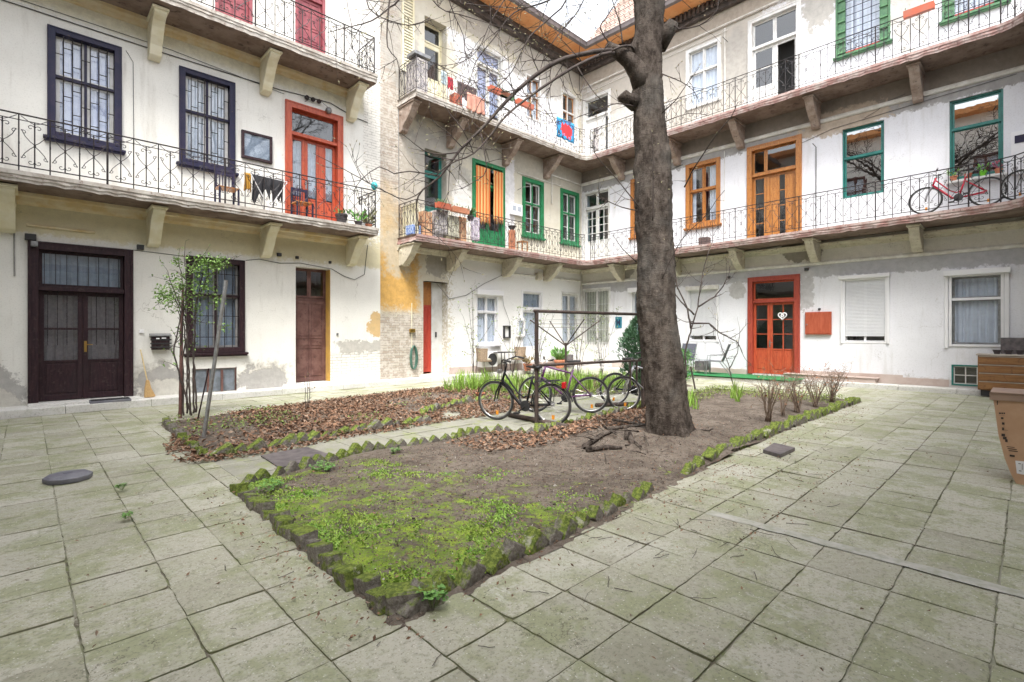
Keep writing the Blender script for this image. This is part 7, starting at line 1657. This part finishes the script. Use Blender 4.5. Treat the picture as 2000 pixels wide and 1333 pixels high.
pot(*TA(10.1,.85,za+.72), .11, .14, 'dark_pot', 'pot of drooping plants by the railing left of the green door', plant=True, n=70, ph=.3, pc=(.10,.16,.06))
a = A(1000,0,.7)[0]; e = empty('flower_column', TA(a,.7,za), 'brown clay column with a plant on top right of the green door', 'plant stand'); MB(TA).box(a-.09,a+.09,.61,.79,za,za+.72).build('column', M['terracotta'], e, bevel=.01); MB(TA).lathe((a,.7,za+.72), [(.05,0),(.15,.14),(.13,.15),(.01,.13)], 12).build('bowl', M['dark_pot'], e)
a = A(1016,0,.7)[0]+.1; e = empty('stool', TA(a,.7,za), 'small brown stool with pots beside the clay column', 'stool'); MB(TA).box(a-.16,a+.16,.55,.85,za+.36,za+.39).build('seat', M['oak'], e)
for sx in (-.13,.13):
    for so in (.58,.82): MB(TA).box(a+sx-.015,a+sx+.015,so-.015,so+.015,za,za+.36).build('leg', M['oak'], e)
m_ = MB(TA); m_.tube([(13.0,.03,6.75),(13.0,.35,6.8),(13.45,.55,6.9),(13.5,.55,6.1)], .010, 5); m_.build('line_bracket', M['pipe'], None, loc=TA(13,0,6.7)); tag(bpy.data.objects['line_bracket'], 'thin metal clothes line bracket beside the green window', 'bracket')
# middle wing, top floor
zb = 8.44
fit(TA, B0+.12, B0+.50, zb, zb+1.02, .30, .88, 'patt1', 'storage_cabinet', 'grey cabinet at the left corner of the top balcony', 'cabinet', .02); o_ = MB(TA).obox((B0+.3,.7,zb+1.13), (.28,0,0), (0,.22,0), (0,0,.05)).build('grey_lid', M['steel'], None, bevel=.01, loc=TA(B0+.3,.7,zb+1.08)); tag(o_, 'grey lid lying on the top balcony cabinet', 'lid')
e = empty('folded_shutter', TA(8.32,0,9.9), 'tall weathered louvred shutter leaf on the top floor wall', 'shutter'); m_ = MB(TA); frame_ring(m_, 8.12, 8.55, 9.4, 11.7, .06, .01, .05); m_.build('frame', M['cream'], e); m_ = MB(TA)
for k in range(24): m_.box(8.18,8.49,.015,.035,9.48+k*.09,9.53+k*.09)
m_.build('louvre', M['cream'], e)
M['red_cloth'] = cloth('red_cloth', (.55,.04,.06), (.45,.03,.05)); M['sky_cloth'] = cloth('pale_blue_cloth', (.55,.65,.70), (.42,.52,.56))
hung(TA, 'small_cloth', 8.95, 9.15, zb+.55, zb+.95, .86, 'sky_cloth', 'pale blue cloth inside the top railing', 'cloth', .02, .03); hung(TA, 'small_cloth', 9.2, 9.4, zb+.5, zb+.85, .86, 'red_cloth', 'red cloth inside the top railing', 'cloth', .02, .05); hung(TA, 'dark_fleece', 9.55, 10.35, zb+.45, zb+.85, .86, 'darkrug', 'dark brown fringed rug inside the top railing', 'rug', .03, .12)
fit(TA, 9.45, 9.75, zb, zb+.45, .6, .88, 'orange_plastic', 'plastic_crate', 'orange crate under the dark rug on the top balcony', 'crate', .02); hung(TA, 'salmon_blanket', 9.8, 10.5, zb-.02, zb+.5, 1.06, 'salmon', 'salmon blanket bulging through the top railing', 'blanket', .05, .05)
ap = A(950,0,1.05)[0]; planter(TA, ap+.1, ap+1.0, 1.06, zb+.86, 'orange_plastic', 'red flower box on the top railing, the left one', n=20); ap = A(1008,0,1.05)[0]; planter(TA, ap, ap+.8, 1.06, zb+.84, 'orange_plastic', 'red flower box on the top railing, the right one', n=20); planter(TA, ap-.75, ap-.15, 1.06, zb+.86, 'sage', 'grey green flower box between the two red ones', n=20)
M['towel'] = NT('beach_towel', .95).m
def towel_mat():
    m = NT('blue_towel_red_print', .95); m.pos(); sp = m.n('ShaderNodeSeparateXYZ'); m.set(sp.inputs[0], m.pos()); ca = A(1104)[0]; cz = 9.0
    dx = m.math('MULTIPLY', m.math('SUBTRACT', sp.outputs[0], TWA), 2.6); dz = m.math('MULTIPLY', m.math('SUBTRACT', sp.outputs[2], TWZ), 3.2)
    q = m.math('ADD', m.math('SQRT', m.math('ADD', m.math('MULTIPLY', dx, dx), m.math('MULTIPLY', dz, dz))), m.math('MULTIPLY', m.math('SUBTRACT', m.noise(7, 3, .6), .5), 2.2))
    c = m.mix(m.ramp(q, .72, .78), (.62,.03,.04), m.mix(m.ramp(m.noise(6, 3, .5), .52, .56), (.03,.25,.48), (.04,.06,.14))); m.color(c); return m.m
t0, t1 = A(1086,0,1.03)[0], A(1121,0,1.03)[0]; TWA, TWZ = (t0+t1)/2+.05, zb+.66; M['towel'] = towel_mat()
hung(TA, 'beach_towel', t0, t1, zb+.28, zb+1.03, 1.05, 'towel', 'blue beach towel with red print over the top railing near the corner', 'towel', .02, .02)
# right wing balconies
a = C(1160,0,.9)[0]; hung(TC, 'patterned_scarf', a, a+.22, 8.55, 9.5, .93, 'patt1', 'black and white patterned cloth on the top railing by the corner', 'cloth', .02, .03)
fit(TC, C(1368,0,.6)[0], C(1386,0,.6)[0], 4.40, 4.66, .5, .75, 'darkrug', 'small_box', 'small dark box on the first floor balcony right of the trunk', 'box', .01)
t0, t1 = C(1765,0,1.05)[0], C(1826,0,1.05)[0]; planter(TC, t0, t1, 1.06, 8.49+.86, 'orange_plastic', 'orange red flower box on the top railing between the green windows', n=8)
fit(TC, C(1872,0,.6)[0], C(1906,0,.6)[0], 8.5, 8.62, .5, .7, 'navy', 'dark_tray', 'dark tray on the floor of the top balcony', 'tray', .01)
t0 = C(1860,0,.15)[0]
for k, (m__, pp, lab) in enumerate((('terracotta',(.2,.35,.1),'red clay pot with leaves, leftmost on the teal window ledge'),('orange_plastic',(.3,.35,.3),'orange pot with pale leaves on the teal window ledge'),('lime',(.2,.5,.1),'lime green pot on the teal window ledge'),('terracotta',(.4,.1,.15),'clay pot with reddish plant at the right of the teal window ledge'))):
    pot(*TC(-1.32+k*.27,.10,5.30), .075, .13, m__, lab, plant=True, n=26, ph=.2, pc=pp)
MB(TC).box(-1.46,-.36,.0,.20,5.26,5.30).build('window_ledge', M['white'], None, loc=TC(-.9,0,5.26), label='white ledge carrying the flower pots under the teal window', category='ledge')
